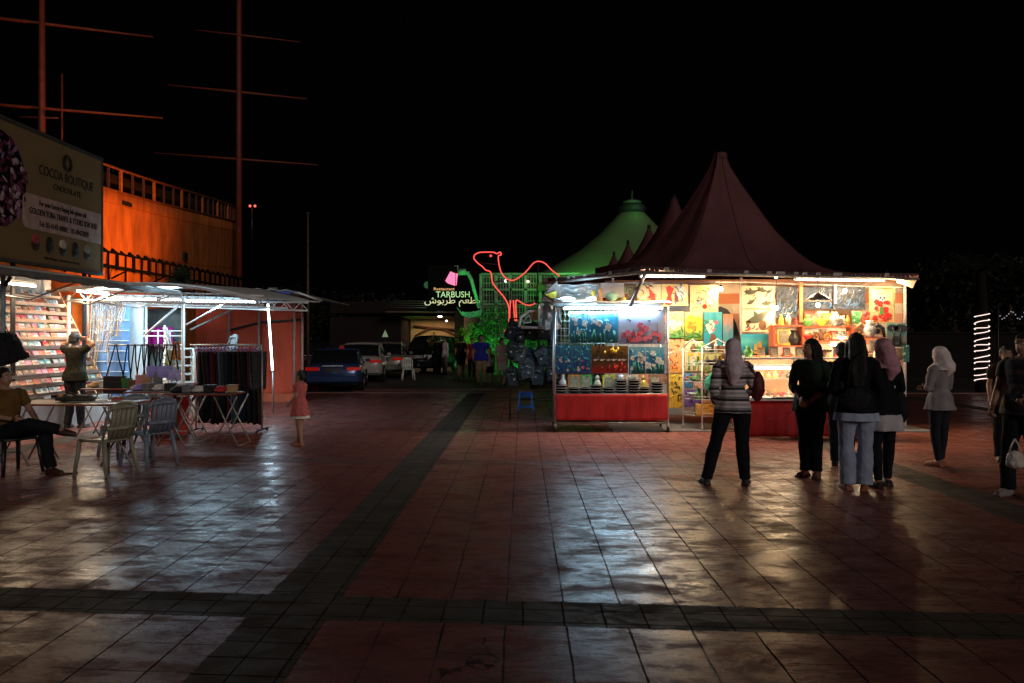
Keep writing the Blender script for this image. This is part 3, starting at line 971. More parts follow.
def person(label, loc, rz, H=1.6, pose=None, lean=(0, 0), female=True, vox=0.009, head_rz=0, head_rx=0, top=None, bottom=None, shoes=None, hair=None, scarf=None, group=None, extra=None, skin=None, slim=1.0, bare_legs=False):
    """one continuous body (remeshed), clothing and hair as children. Faces -Y before rotation."""
    k = H / 1.6
    w = (0.93 if female else 1.08) * slim
    J = dict(hipL=(.085, 0, .86), hipR=(-.085, 0, .86), kneeL=(.09, -.012, .46), kneeR=(-.09, -.012, .46), ankL=(.085, .015, .075), ankR=(-.085, .015, .075),
             shL=(.165 * w, .01, 1.315), shR=(-.165 * w, .01, 1.315), elL=(.215 * w, .035, 1.055), elR=(-.215 * w, .035, 1.055), wrL=(.21 * w, -.04, .83), wrR=(-.21 * w, -.04, .83),
             toeL=(.10, -.13, .03), toeR=(-.10, -.13, .03), curlL=.5, curlR=.5, palmL=None, palmR=None, root=(0, 0, 0))
    J.update(pose or {})
    rt = V(J['root'])
    lx, ly = lean

    def sp(x, y, z):  # spine bends with lean, relative to hip height
        t = max(0, z - 0.86)
        return V((x + lx * t, y + ly * t, z)) + rt
    def up(n):
        p = V(J[n]); return p if n + '_abs' in J else sp(*p)
    sh = {s: sp(*J['sh' + s]) for s in 'LR'}
    el = {s: (V(J['el' + s]) if J.get('absarm') else sp(*J['el' + s])) for s in 'LR'}
    wr = {s: (V(J['wr' + s]) if J.get('absarm') else sp(*J['wr' + s])) for s in 'LR'}
    hip = {s: V(J['hip' + s]) + rt for s in 'LR'}
    kn = {s: V(J['knee' + s]) for s in 'LR'}
    an = {s: V(J['ank' + s]) for s in 'LR'}
    to = {s: V(J['toe' + s]) for s in 'LR'}

    def torso(mb, g=0.0, z0=.80, z1=1.40, hipg=0.0):
        prof = [(.80, .118, .085), (.86, .158, .105), (.93, .160, .108), (1.00, .135, .092), (1.06, .122, .085), (1.14, .130, .092), (1.22, .145, .104), (1.29, .150, .098), (1.335, .142, .082), (1.365, .095, .062), (1.39, .052, .052)]
        rings = []
        for z, rx, ry in prof:
            if z < z0 - 1e-6 or z > z1 + 1e-6: continue
            c = sp(0, 0.0 if z < 1.3 else 0.008, z)
            hg = g + (hipg if z < 1.0 else 0)
            rings.append([c + V((math.cos(2 * PI * j / 20) * (rx * w + hg), math.sin(2 * PI * j / 20) * (ry + hg), 0)) for j in range(20)])
        mb.loft(rings)
        return mb
    hc = sp(0, -0.012, 1.497)
    HQ = Euler((head_rx, 0, head_rz))
    HM = HQ.to_matrix()

    def hp(x, y, z):
        return hc + HM @ V((x, y, z))
    B = MB()
    torso(B)
    B.tube([sp(0, .01, 1.34), sp(0, 0.005, 1.40), hp(0, .012, -.05)], [.058, .050, .052], 12)
    B.ell(hp(0, .012, .022), (.074, .092, .088), 18, 12, rot=HQ)
    B.ell(hp(0, -.022, -.035), (.056, .062, .066), 16, 10, rot=HQ)
    B.ell(hp(0, -.052, -.082), (.024, .022, .020), 10, 8, rot=HQ)
    B.tube([hp(0, -.078, .012), hp(0, -.098, -.024), hp(0, -.084, -.034)], [.009, .014, .012], 8)
    for s in (1, -1):
        B.ell(hp(s * .074, .012, -.008), (.010, .018, .030), 8, 6, rot=HQ)
    for s in 'LR':
        sg = 1 if s == 'L' else -1
        B.ell(sh[s] + V((-sg * .015, 0, -.01)), (.055, .055, .055), 12, 8)
        limb(B, [sh[s], el[s], wr[s]], [.050 * slim, .037 * slim, .025])
        hand(B, el[s], wr[s], sg, J['curl' + s], J['palm' + s])
        limb(B, [hip[s] + V((0, 0, 0.0)), kn[s], an[s]], [.088 * slim, .056 * slim, .036])
        B.ell(an[s] + V((0, .01, -.035)), (.032, .038, .036), 10, 8)
        B.tube([an[s] + V((0, 0.0, -.03)), an[s].lerp(to[s], .5) + V((0, 0, -.015)), to[s]], [.036, .034, .022], 10)
    body = remesh(B, vox, 5)
    # eyes and lips set into the face
    for s in (1, -1):
        body.ell(hp(s * .029, -.072, .012), (.0125, .010, .0085), 10, 6, 1, rot=HQ)
        body.ell(hp(s * .029, -.080, .012), (.0055, .004, .0060), 8, 6, 2, rot=HQ)
        body.tube([hp(s * .014, -.081, .032), hp(s * .030, -.083, .037), hp(s * .046, -.070, .031)], .0035, 5, 2)
    body.ell(hp(0, -.081, -.056), (.020, .008, .0065), 10, 6, 3, rot=HQ)
    for p in body.v: p *= k
    root = body.build('person', [skin or SKIN, EYEW, EYED, LIP], base=loc, local=True, label=label, cat='person', group=group)
    root.location = loc; root.rotation_euler.z = rz
    ORG[root.name] = V(loc)

    def cloth(mb, name, mat, vox2=0.011, disp=0.024, ds=0.12, sm=3, lab=None):
        c = remesh(mb, vox2, sm, disp, ds)
        for p in c.v: p *= k
        return c.build(name, mat, root, local=True, label=lab)
    if bottom:
        typ, mat = bottom[0], bottom[1]
        if typ in ('trousers', 'shorts', 'jeans'):
            T = MB(); torso(T, .013, .80, 1.00, .012)
            for s in 'LR':
                if typ == 'shorts':
                    limb(T, [hip[s], hip[s].lerp(kn[s], .92)], [.105 * slim, .088])
                else:
                    wide = bottom[2] if len(bottom) > 2 else .058
                    limb(T, [hip[s], kn[s], an[s] + V((0, 0, -.012))], [.103 * slim, .072 * slim, wide])
            cloth(T, 'trousers' if typ != 'shorts' else 'shorts', mat)
        else:
            zh, fl = bottom[2], bottom[3]
            T = MB()
            T.erings([(*sp(0, 0, z)[:2], z, (rx) * w + .015, ry + .015) for z, rx, ry in ((1.03, .128, .09), (.93, .162, .11), (.86, .172, .122), ((.86 + zh) / 2, .18 + fl * .5, .135 + fl * .5), (zh, .18 + fl, .13 + fl))], 36, wob=.035, nw=9)
            cloth(T, 'skirt', mat)
    if top:
        mat, sleeve, zh, flare = top[:4]
        T = MB()
        torso(T, .016, 1.00, 1.365)
        prof = [(1.03, .128, .09)] + [(z, a, b) for z, a, b in ((.95, .172, .122), (.87, .188, .136)) if z > zh + .03]
        prof.append((zh, .190 + flare, .140 + flare))
        T.erings([(*sp(0, 0, z)[:2], z + rt.z, a * w + .018, b + .018) for z, a, b in prof], 36, wob=.03 if flare else .012, nw=8)
        for s in 'LR':
            sg = 1 if s == 'L' else -1
            T.ell(sh[s] + V((-sg * .015, 0, -.008)), (.066, .064, .062), 12, 8)
            if sleeve == 'long':
                limb(T, [sh[s], el[s], wr[s] + (el[s] - wr[s]) * .03], [.066 * slim, .052 * slim, .040])
            elif sleeve == 'short':
                limb(T, [sh[s], sh[s].lerp(el[s], .62)], [.067 * slim, .060])
            elif sleeve == 'threequarter':
                limb(T, [sh[s], el[s], el[s].lerp(wr[s], .5)], [.066, .052, .046])
        cloth(T, 'shirt', mat, lab=top[4] if len(top) > 4 else None)
    if shoes:
        for s in 'LR':
            T = MB()
            T.tube([an[s] + V((0, .045, -.045)), an[s] + V((0, .01, -.038)), an[s].lerp(to[s], .55) + V((0, 0, -.018)), to[s] + (to[s] - an[s]).normalized() * .012], [.036, .043, .041, .028], 12)
            T.box(an[s].lerp(to[s], .42) * 1 + V((0, 0, -.0)) - V((0, 0, an[s].lerp(to[s], .42).z - .010)), (.078, .235, .02), rz=math.atan2(-(to[s] - an[s]).x, -(to[s] - an[s]).y) * -1)
            cloth(T, 'shoe', shoes, .008, .0, .1, 2)
    if hair:
        T = MB()
        T.ell(hp(0, .022, .032), (.084, .098, .092), 18, 12, rot=HQ)
        ln = hair[1]
        if ln > .1:
            T.tube([hp(0, .06, .03), hp(0, .085, -.06), hp(0, .085, -.13), sp(0, .11, 1.42 - ln * .6), sp(0, .125, 1.40 - ln)], [.078, .082, .085, .088 * 1.05, .05], 14, flat=1.0)
            for s in (1, -1):
                T.tube([hp(s * .066, .0, .04), hp(s * .078, .012, -.06), hp(s * .082, .03, -.14), sp(s * .09, .06, 1.33)], [.03, .032, .034, .02], 8)
        else:
            T.tube([hp(0, .05, .03), hp(0, .078, -.03), hp(0, .07, -.06)], [.07, .066, .05], 12)
        if len(hair) > 2:
            for q in hair[2]: T.ell(hp(*q[:3]), (q[3],) * 3, 10, 8)
        h = remesh(T, .010, 2, .014, .035)
        # keep the face clear
        fc = []
        for p in h.v: p *= k
        inv = HM.transposed()
        kf = [i for i, f in enumerate(h.f) if not (lambda q: q.y < -.045 and q.z < .055 and abs(q.x) < .075)(inv @ (sum((h.v[j] for j in h.f[i]), V()) / len(h.f[i]) / k - hc))]
        h.f = [h.f[i] for i in kf]; h.m = [0] * len(kf); h.s = [True] * len(kf)
        h.build('hair', hair[0], root, local=True)
    if scarf:
        T = MB()
        T.ell(hp(0, .016, .028), (.088, .106, .098), 18, 12, rot=HQ)
        T.tube([hp(0, .02, .0), hp(0, .018, -.07), sp(0, .012, 1.39), sp(0, .01, 1.335), sp(0, .012, 1.29)], [.09, .082, .092, .15, .175], 20, flat=1.0)
        back = scarf[1]
        T.tube([hp(0, .05, .02), hp(0, .085, -.08), sp(0, .10, 1.34), sp(0, .115, 1.36 - back * .5), sp(0.02, .115, 1.36 - back)], [.088, .088, .108, .088, .02], 16)
        h = remesh(T, .010, 3, .016, .07)
        for p in h.v: p *= k
        inv = HM.transposed()
        kf = [i for i, f in enumerate(h.f) if not (lambda q: q.y < -.045 and -.10 < q.z < .052 and abs(q.x) < .056)(inv @ (sum((h.v[j] for j in h.f[i]), V()) / len(h.f[i]) / k - hc))]
        h.f = [h.f[i] for i in kf]; h.m = [0] * len(kf); h.s = [True] * len(kf)
        h.build('headscarf', scarf[0], root, local=True)
    if extra: extra(root, k, sp, hp)
    return root


def Gp(px, py):
    """ground point under a pixel"""
    v = (HZ - py) / F
    t = CH / -v
    d = _F + _R * ((px - 512) / F)
    return Vector((d.x * t, d.y * t, 0))


OLIVE = M('shirt_olive', (0.014, 0.014, 0.009), 0.85, scale=8, bump=0.3)
BLK = M('trouser_black', (0.012, 0.012, 0.014), 0.85, scale=8, bump=0.3)
DKSHOE = M('shoe_dark', (0.02, 0.014, 0.012), 0.5)

# man with raised arms at the booklet rack
person('person in olive shirt and black trousers, back turned, arms raised before booklet rack', P(75, 338, 14.3) - V((0, 0, CH)), R(170), 1.70, female=False,
       pose=dict(elL=(.30, -.06, 1.40), wrL=(.10, -.16, 1.50), elR=(-.30, -.06, 1.42), wrR=(-.10, -.16, 1.50), curlL=1.0, curlR=1.0,
                 ankL=(.11, .05, .075), ankR=(-.10, -.02, .075), toeL=(.14, -.10, .03), toeR=(-.13, -.16, .03)),
       top=(OLIVE, 'short', .80, 0.0), bottom=('trousers', BLK, .06), shoes=DKSHOE, hair=(HAIR, .02))

# girl in pink dress
DRESS = M('dress_pink', (0.48, 0.12, 0.11), 0.8, scale=45, var=0.35)
def girl_extra(root, k, sp, hp):
    T = MB()
    T.erings([(*sp(0, 0, .665)[:2], .66, .215, .185), (*sp(0, 0, .64)[:2], .60, .228, .198)], 40, wob=.05, nw=11, cap=False)
    for p in T.v: p *= k
    T.build('dress_hem', M('lace_white', (0.7, 0.66, 0.6), 0.8, scale=60), root, local=True)
g = person('small girl in pink short sleeved dress with pale hem standing alone', Gp(300, 446), R(-100), 1.12, slim=1.12, vox=.010,
           pose=dict(hipL=(.07, 0, .84), hipR=(-.07, 0, .84), ankL=(.07, .06, .075), ankR=(-.07, -.06, .075), kneeL=(.075, .01, .45), kneeR=(-.075, -.04, .45), toeL=(.075, -.10, .03), toeR=(-.075, -.22, .03),
                     wrL=(.17, -.16, .93), wrR=(-.17, -.16, .93), elL=(.20, .0, 1.08), elR=(-.20, .0, 1.08), curlL=1.1, curlR=1.1),
           top=(DRESS, 'short', .66, .04), shoes=M('sandal_tan', (0.35, 0.12, 0.07), 0.6), hair=(HAIR, .02, [(0, .06, -.03, .075), (0, .03, .05, .09)]), extra=girl_extra)

# ================================================================== PLASTIC CHAIRS
def plastic_chair(mat, label, slots=True):
    """monobloc chair, origin on the floor, faces -Y"""
    t = thing('plastic_chair', label, 'chair', (0, 0, 0))
    s = MB()
    def seat(a, b):
        x = (a - .5) * (0.42 - 0.03 * b); y = -.21 + .42 * b
        return (x, y, .43 + .012 * math.cos(a * PI * 2) * 0.6 - 0.012 * math.sin(PI * b))
    s.grid(seat, 10, 8, thick=(0, 0, -.014))
    s.build('seat', mat, t, local=True)
    ap = MB()
    for x in (-.205, .205):
        ap.tube([(x, -.20, .415), (x * .97, .19, .415)], .016, 6)
    ap.tube([(-.205, -.205, .415), (.205, -.205, .415)], .016, 6)
    ap.tube([(-.19, .195, .415), (.19, .195, .415)], .016, 6)
    ap.build('seat_rim', mat, t, local=True)
    for sx in (1, -1):
        MB().tube([(sx * .195, -.19, .42), (sx * .215, -.215, .2), (sx * .235, -.24, 0)], [.030, .026, .021], 8, flat=.8, up=(0, 1, 0)).build('leg', mat, t, local=True)
        MB().tube([(sx * .185, .19, .42), (sx * .205, .23, .2), (sx * .225, .27, 0)], [.030, .026, .021], 8, flat=.8, up=(0, 1, 0)).build('leg', mat, t, local=True)
    b = MB()
    # curved back: rim + slats
    rim = []
    for i in range(17):
        w = PI * i / 16
        x = -.205 * math.cos(w); h = .44 + .42 * min(1, math.sin(w) ** .30)
        y = .19 + (h - .43) * .20 + .03 * math.sin(w)
        rim.append((x, y, h))
    b.tube(rim, .022, 8, flat=.7)
    for i in range(5):
        x = -.13 + i * .065
        b.tube([(x, .20, .43), (x * 1.03, .20 + .19 * .20 + .03, .62), (x * 1.05, .20 + .39 * .20 + .028, .835)], .021, 6, flat=1.3, up=(1, 0, 0))
    b.tube([(-.17, .285, .80), (0, .305, .815), (.17, .285, .80)], .034, 8); b.tube([(-.19, .235, .56), (0, .26, .56), (.19, .235, .56)], .030, 8)
    b.build('backrest', mat, t, local=True)
    return t


OLV = M('plastic_olive', (0.27, 0.26, 0.19), 0.38, scale=30, var=.1)
BLU = M('plastic_slate', (0.17, 0.21, 0.29), 0.38, scale=30, var=.1)
GRY = M('plastic_grey', (0.22, 0.26, 0.31), 0.4, scale=30, var=.1)
c = plastic_chair(OLV, 'olive grey plastic chair pulled up to the front folding table'); c.location = Gp(106, 474); c.rotation_euler.z = R(-112)
c = plastic_chair(BLU, 'slate blue plastic chair right of the olive one, side on'); c.location = Gp(149, 465); c.rotation_euler.z = R(-118)
c = plastic_chair(GRY, 'grey plastic chair half hidden between the olive and slate chairs'); c.location = Gp(124, 456); c.rotation_euler.z = R(-125)
c = plastic_chair(M('plastic_dark', (0.012, 0.012, 0.012), 0.4), 'black plastic chair under the seated man'); c.location = P(12, 338, 9.55) - V((0, 0, CH)); c.rotation_euler.z = R(62)
WCH = M('plastic_white', (0.68, 0.66, 0.62), 0.4, var=.08)
c = plastic_chair(WCH, 'white plastic chair standing alone beside the parked cars'); c.location = Gp(408, 380); c.rotation_euler.z = R(15)

# seated man, legs crossed
MUST = M('shirt_mustard', (0.13, 0.068, 0.02), 0.8, scale=9, bump=0.3)
sx = P(12, 338, 9.55).x
person('seated person in mustard shirt and dark trousers, legs crossed, at left edge', (sx, 9.55, 0), R(68), 1.68, female=False, lean=(0, .12),
       pose=dict(root=(0, .06, -.41), hipL=(.09, 0, .86), hipR=(-.09, 0, .86), kneeL=(.10, -.40, .53), ankL=(.10, -.50, .085), toeL=(.11, -.66, .03),
                 kneeR=(-.10, -.43, .575), ankR=(.14, -.60, .52), toeR=(.22, -.74, .45), absarm=1,
                 elL=(.27, .05, .68), wrL=(.17, -.16, .60), elR=(-.25, .06, .68), wrR=(-.12, -.17, .63), curlL=.6, curlR=.6),
       top=(MUST, 'short', .86, 0), bottom=('trousers', BLK, .06), shoes=M('sandal_brown', (0.05, 0.02, 0.012), 0.5), hair=(HAIR, .02))

# ================================================================== FOLDING TABLES
def folding_table(cx, cy, w, d, h, label, topmat, rz=0):
    t = thing('folding_table', label, 'table', (cx, cy, 0), rz, group='folding tables of the left stalls')
    MB().box((0, 0, h), (w, d, .022)).build('tabletop', topmat, t, local=True, bevel=.006)
    MB().box((0, 0, h - .004), (w + .016, d + .016, .018)).build('edge_strip', M('edge_red', (0.32, 0.06, 0.035), 0.4), t, local=True)
    for sx in (-1, 1):
        for k in (-1, 1):
            MB().tube([(sx * (w / 2 - .10) - k * .17, -d / 2 + .06, h - .03), (sx * (w / 2 - .10), -d / 2 + .05, h * .5), (sx * (w / 2 - .10) + k * .20, -d / 2 + .04, .02)], .012, 7).build('leg', RUST, t, local=True)
            MB().tube([(sx * (w / 2 - .10) - k * .17, d / 2 - .06, h - .03), (sx * (w / 2 - .10) + k * .20, d / 2 - .04, .02)], .012, 7).build('leg', RUST, t, local=True)
    s = MB()
    for sx in (-1, 1):
        s.tube([(sx * (w / 2 - .10) + .20, -d / 2 + .04, .03), (sx * (w / 2 - .10) + .20, d / 2 - .04, .03)], .009, 6)
        s.tube([(sx * (w / 2 - .10) - .08, -d / 2 + .04, h * .25), (sx * (w / 2 - .10) + .08, -d / 2 + .04, h * .25)], .007, 6)
    s.build('stretcher', RUST, t, local=True)
    return t


WTOP = M('table_top_brown', (0.30, 0.19, 0.12), 0.35, stretch=(1, 6, 1), scale=5)
h = .79
cA = (P(20, 338, 10.2) + P(138, 338, 10.2)) / 2
folding_table(cA.x, 10.2, 1.5, .72, h, 'nearest brown folding table with papers and a dark bag on it', WTOP)
PAP = M('paper', (0.72, 0.70, 0.64), 0.6, var=.06)
for i, (dx, dy, w_, d_, rz_) in enumerate(((.30, -.12, .30, .21, .2), (.52, .08, .30, .21, -.3), (.12, .02, .42, .30, .1))):
    MB().box((cA.x + dx, 10.2 + dy, h + .0135 + i * .003), (w_, d_, .004), rz=rz_).build('paper_sheet', PAP, label=['white paper lying nearest the front edge of the brown table', 'white paper at the right end of the brown table', 'large white newspaper in the middle of the brown table'][i], cat='paper')
q = MB(); q.ell((cA.x - .06, 10.25, h + .05), (.26, .16, .055), 16, 8); q.tube([(cA.x - .3, 10.2, h + .03), (cA.x - .1, 10.15, h + .13), (cA.x + .12, 10.2, h + .04)], .012, 6)
q.build('handbag', M('bag_olive', (0.05, 0.04, 0.03), 0.7, bump=.5), label='flat dark handbag lying on the brown folding table', cat='bag')
q = MB(); q.box((cA.x + .42, 10.34, h + .035), (.12, .09, .05), rz=.3); q.box((cA.x + .42, 10.34, h + .064), (.09, .06, .008), rz=.3)
q.build('box', M('box_rust', (0.35, 0.08, 0.04), 0.5), label='small rust red box on the brown folding table', cat='box')
TXS = [(165, 12.4, 1.0, .79, 'grey folding table piled with scarves below the hanging bags', (0.18, 0.17, 0.17)), (205, 12.0, 1.0, .79, 'folding table with black goods before the clothes rack', (0.10, 0.09, 0.09)), (118, 13.0, .9, .80, 'narrow folding table behind the olive chair with boxes on it', (0.30, 0.24, 0.2))]
for px, Y, w_, h_, lb, cc in TXS:
    folding_table(XX(px, Y), Y, w_, .6, h_, lb, M('top_%d' % px, cc, .5))
# goods on those tables
rb = random.Random(21)
GC = {'black': (0.02, 0.02, 0.022), 'white': (0.65, 0.63, 0.6), 'red': (0.45, 0.03, 0.03), 'tan': (0.42, 0.26, 0.13), 'green': (0.05, 0.16, 0.05), 'grey': (0.2, 0.2, 0.21), 'lilac': (0.32, 0.26, 0.62)}
for ti, (px, Y, w_, h_, lb, cc) in enumerate(TXS):
    x0 = XX(px, Y)
    wh = ['table piled with scarves', 'table before the clothes rack', 'narrow table behind the olive chair'][ti]
    seq = [['lilac', 'grey', 'white', 'black', 'tan', 'red'], ['black', 'grey', 'white', 'black', 'red', 'tan'], ['tan', 'white', 'black', 'green', 'red', 'grey']][ti]
    for i, cn in enumerate(seq):
        x = x0 - w_ / 2 + .09 + i * (w_ - .14) / 5.2
        if i % 2 == 0:
            q = MB().ell((x, Y - .05, h_ + .045), (.105, .14, .035), 12, 6)
            q.ell((x + .02, Y - .03, h_ + .085), (.08, .11, .028), 12, 6)
            q = remesh(q, .012, 2, .02, .05)
            q.build('folded_cloth', M('goods_' + cn, GC[cn], .75, bump=.4), label='folded %s cloth, number %s from left on the %s' % (cn, ['first', '', 'third', '', 'fifth'][i], wh), cat='cloth', group='goods on the left tables')
        else:
            q = MB().box((x, Y, h_ + .065), (.13, .20, .10), rz=rb.uniform(-.3, .3)); q.box((x, Y, h_ + .121), (.135, .205, .01), rz=0)
            q.build('box', M('goods_' + cn, GC[cn], .75), bevel=.006, label='%s box %s on the %s' % (cn, ['', 'near the left end', '', 'near the middle', '', 'at the right end'][i], wh), cat='box', group='goods on the left tables')

# red and white tub below the tables
q = thing('cool_box', 'red and white cool box on the ground below the left tables', 'box', (XX(170, 13.2), 13.2, 0))
bx = XX(170, 13.2)
MB().box((bx, 13.2, .33), (.50, .34, .62)).build('body', M('box_red', (0.55, 0.03, 0.03), .4), q, bevel=.02)
MB().box((bx, 13.2, .68), (.54, .38, .07)).build('lid', WHITEP, q, bevel=.015)
MB().box((bx + .02, 13.02, .40), (.2, .012, .3)).build('sticker', M('stick_w', (0.7, 0.7, 0.66), .5), q)

# ================================================================== HANGING BAG RAIL
Yb = 12.8
ra, rc = P(108, 345, Yb), P(176, 345, Yb)
bt = thing('bag_rail', 'steel rail stand from which shoulder bags hang on long straps', 'stand', (ra.x, Yb, 0))
m_ = MB().tube([ra, rc], .013, 8); m_.build('rail_bar', STEEL, bt)
for e in (ra, rc):
    MB().tube([(e.x, Yb + .02, 0), (e.x, Yb + .02, e.z)], .013, 8).build('post', STEEL, bt)
    MB().tube([(e.x, Yb - .25, .02), (e.x, Yb + .28, .02)], .014, 8).build('foot_bar', STEEL, bt)
bags = [(115, 376, 394, 11, 'black', (0.02, 0.02, 0.022)), (127, 378, 390, 5, 'green', (0.05, 0.2, 0.05)), (134, 380, 390, 5, 'brown', (0.15, 0.07, 0.04)), (141, 375, 388, 5, 'pink', (0.62, 0.25, 0.26)), (147, 374, 388, 4.5, 'tan', (0.45, 0.28, 0.15)), (152, 366, 377, 5, 'violet', (0.38, 0.34, 0.85)), (158, 372, 386, 4, 'grey', (0.2, 0.2, 0.2)), (165, 366, 378, 7, 'lavender', (0.42, 0.38, 0.9)), (174, 370, 380, 6, 'pale lilac', (0.5, 0.45, 0.85))]
for px, y0, y1, hw, cn, cc in bags:
    z0, z1 = ZZ(y1, Yb), ZZ(y0, Yb)
    x = XX(px, Yb - .03); w_ = hw * Yb / F
    t = thing('shoulder_bag', '%s shoulder bag hanging on long black straps from the steel rail' % cn, 'bag', (x, Yb - .03, z1), group='shoulder bags on the steel rail')
    q = MB().box((x, Yb - .03, (z0 + z1) / 2), (w_ * 2, .07, z1 - z0), rz=.05); q.box((x, Yb - .07, (z0 + z1) / 2 - .02), (w_ * 1.5, .02, (z1 - z0) * .5))
    q.build('bag_body', M('bagc_' + cn, cc, .65, bump=.3), t, bevel=.012)
    for s in (-1, 1):
        MB().tube([(x + s * w_ * .8, Yb - .03, z1 - .01), (x + s * w_ * .35, Yb - .03, z1 + (ra.z - z1) * .55), (x + s * .01, Yb, ra.z + .012)], .018, 6, flat=.5).build('strap', BLACKF, t)

# ================================================================== CLOTHES RACK
Yr = 13.7
xa, xb = XX(196, Yr), XX(262, Yr)
zt = ZZ(345, Yr)
cr = thing('clothes_rack', 'steel clothes rack packed with dark garments beside the tables', 'rack', ((xa + xb) / 2, Yr, 0))
for x in (xa, xb):
    MB().tube([(x, Yr, .06), (x, Yr, zt)], .016, 8).build('upright', STEEL if x == xa else RUST, cr)
    MB().tube([(x, Yr - .28, .05), (x, Yr + .28, .05)], .016, 8).build('foot_bar', DARKM, cr)
    for s in (-.28, .28):
        MB().tube([(x - .012, Yr + s, .028), (x + .012, Yr + s, .028)], .028, 10).build('castor', BLACKP, cr)
MB().tube([(xa - .1, Yr, zt), (xb, Yr, zt)], .015, 8).build('hanging_bar', STEEL, cr)
MB().tube([(xa, Yr, .17), (xb, Yr, .17)], .013, 8).build('lower_bar', DARKM, cr)
MB().tube([(xa, Yr + .05, .86), (xb, Yr + .05, .86)], .010, 8).build('middle_bar', DARKM, cr)
rb = random.Random(31)
gcol = [('black', (0.014, 0.014, 0.017)), ('charcoal', (0.035, 0.035, 0.04)), ('maroon', (0.09, 0.012, 0.018)), ('black', (0.014, 0.014, 0.017)), ('navy', (0.015, 0.02, 0.05)), ('black', (0.014, 0.014, 0.017)), ('dark brown', (0.04, 0.018, 0.012)), ('black', (0.014, 0.014, 0.017)), ('steel blue', (0.06, 0.11, 0.17)), ('black', (0.014, 0.014, 0.017))]
for tier, (zz, ln, n) in enumerate(((zt, .62, 18), (.86, .56, 16))):
    for i in range(n):
        cn, cc = gcol[(i * 3 + tier) % 10]
        x = xa + .06 + (xb - xa - .12) * i / (n - 1)
        yy = Yr + .05 * tier
        tier_n = 'upper' if tier == 0 else 'lower'
        t = thing('garment', '%s garment, %s from the left on the %s bar of the rack' % (cn, NTH[i], tier_n), 'clothes', (x, yy, zz), group='garments on the clothes rack')
        L2 = ln + rb.uniform(-.04, .05); tw = rb.uniform(-.35, .35)
        MB().tube([(x, yy, zz + .018), (x, yy + .012, zz + .028), (x, yy + .02, zz + .01), (x, yy, zz - .05)], .003, 5).build('hook', STEEL, t)
        if tier == 0:
            MB().tube([(x, yy - .19, zz - .11), (x, yy, zz - .045), (x, yy + .19, zz - .11)], .010, 6).build('hanger', M(['hang_red', 'hang_violet', 'hang_blue'][i % 3], [(0.6, 0.05, 0.05), (0.2, 0.15, 0.4), (0.12, 0.2, 0.45)][i % 3], .4), t)
        c2, s2 = math.cos(tw), math.sin(tw)
        def gfn(a, b, x=x, yy=yy, zz=zz, L2=L2, c2=c2, s2=s2, ph=rb.uniform(0, 6)):
            wd = .36 - .10 * b
            l = (a - .5) * wd; o = .018 * math.sin(a * 16 + ph) * (0.4 + b)
            return (x + l * s2 + o, yy + l * c2, zz - .11 - L2 * b + .03 * math.sin(a * 9 + ph) * b)
        MB().grid(gfn, 14, 10, thick=(.024, 0, 0)).build('cloth', M('garm_' + cn.replace(' ', '_'), cc, .85, bump=.3), t)

# white and dark stacked chairs behind the rack (tops show over it)
for px, Y, n, mt, lb in ((181, 15.6, 7, WCH, 'white'), (219, 15.6, 6, M('plastic_charcoal', (0.10, 0.11, 0.11), .4), 'charcoal')):
    pr = plastic_chair(mt, '%s plastic chair in the tall stack behind the clothes rack' % lb)
    pr['group'] = 'stacked %s chairs' % lb
    for i in range(n):
        place(pr, (XX(px, Y) + .003 * (i % 2), Y + i * .004, i * .165), R(118 if lb == 'white' else -50), first=(i == 0), label='%s plastic chair, %s from the floor in the stack behind the clothes rack' % (lb, NTH[i]))

# ================================================================== SECOND STALL: white trussed roof
def stall2():
    s = thing('white_stall', 'white trussed stall roof lit by cool tubes over the clothes', 'stall', (-6.2, 15.5, 0))
    x0, x1 = -8.3, XX(262, 14.4)
    def rf(a, b):
        x = x0 + (x1 - x0) * a
        return (x, 14.2 + 3.6 * b, 2.50 + .12 * math.sin(a * PI) - .20 * a ** 3 + .15 * b)
    MB().grid(rf, 18, 8, thick=(0, 0, .02)).build('roof_sheet', M('roof_white', (0.74, 0.76, 0.76), .6, var=.08), s)
    v = MB().grid(lambda a, b: (x0 + (x1 - x0) * a, 14.19, 2.5 + .12 * math.sin(a * PI) - .2 * a ** 3 - (.05 + .006 * math.sin(a * 50)) * b), 60, 1, thick=(0, -.01, 0))
    v.build('valance', M('val_white', (0.6, 0.6, 0.6), .7), s)
    for Y in (14.5, 16.0, 17.5):
        t = MB()
        a = V((x0, Y, 2.32)); b = V((x1, Y, 2.22))
        a2 = a + V((0, 0, .17)); b2 = b + V((0, 0, .17))
        t.tube([a, b], .018, 6); t.tube([a2, b2], .018, 6)
        n = 11
        for i in range(n):
            p = a.lerp(b, i / n); q = a2.lerp(b2, (i + .5) / n); r_ = a.lerp(b, (i + 1) / n)
            t.tube([p, q, r_], .009, 5)
        t.build('truss', WHITEP, s)
    xs = [x0, XX(183, 15.5), XX(266, 16.5)]
    for x, Y in ((x0, 14.5), (XX(183, 14.8), 14.8), (x0, 17.5)):
        MB().tube([(x, Y, 0), (x, Y, 2.4)], .03, 8).build('post', WHITEP, s)
    br = MB()
    br.tube([P(145, 335, 15.2), P(178, 306, 15.2)], .022, 6)
    br.tube([P(186, 325, 15.0), P(225, 303, 15.0)], .018, 6)
    for py in (331, 336, 345):
        br.tube([P(143, py, 16), P(183, py, 16)], .014, 6)
    for px in (147, 158, 170):
        br.tube([P(px, 330, 16), P(px, 352, 16)], .014, 6)
    br.build('brace', WHITEP, s)
    return s


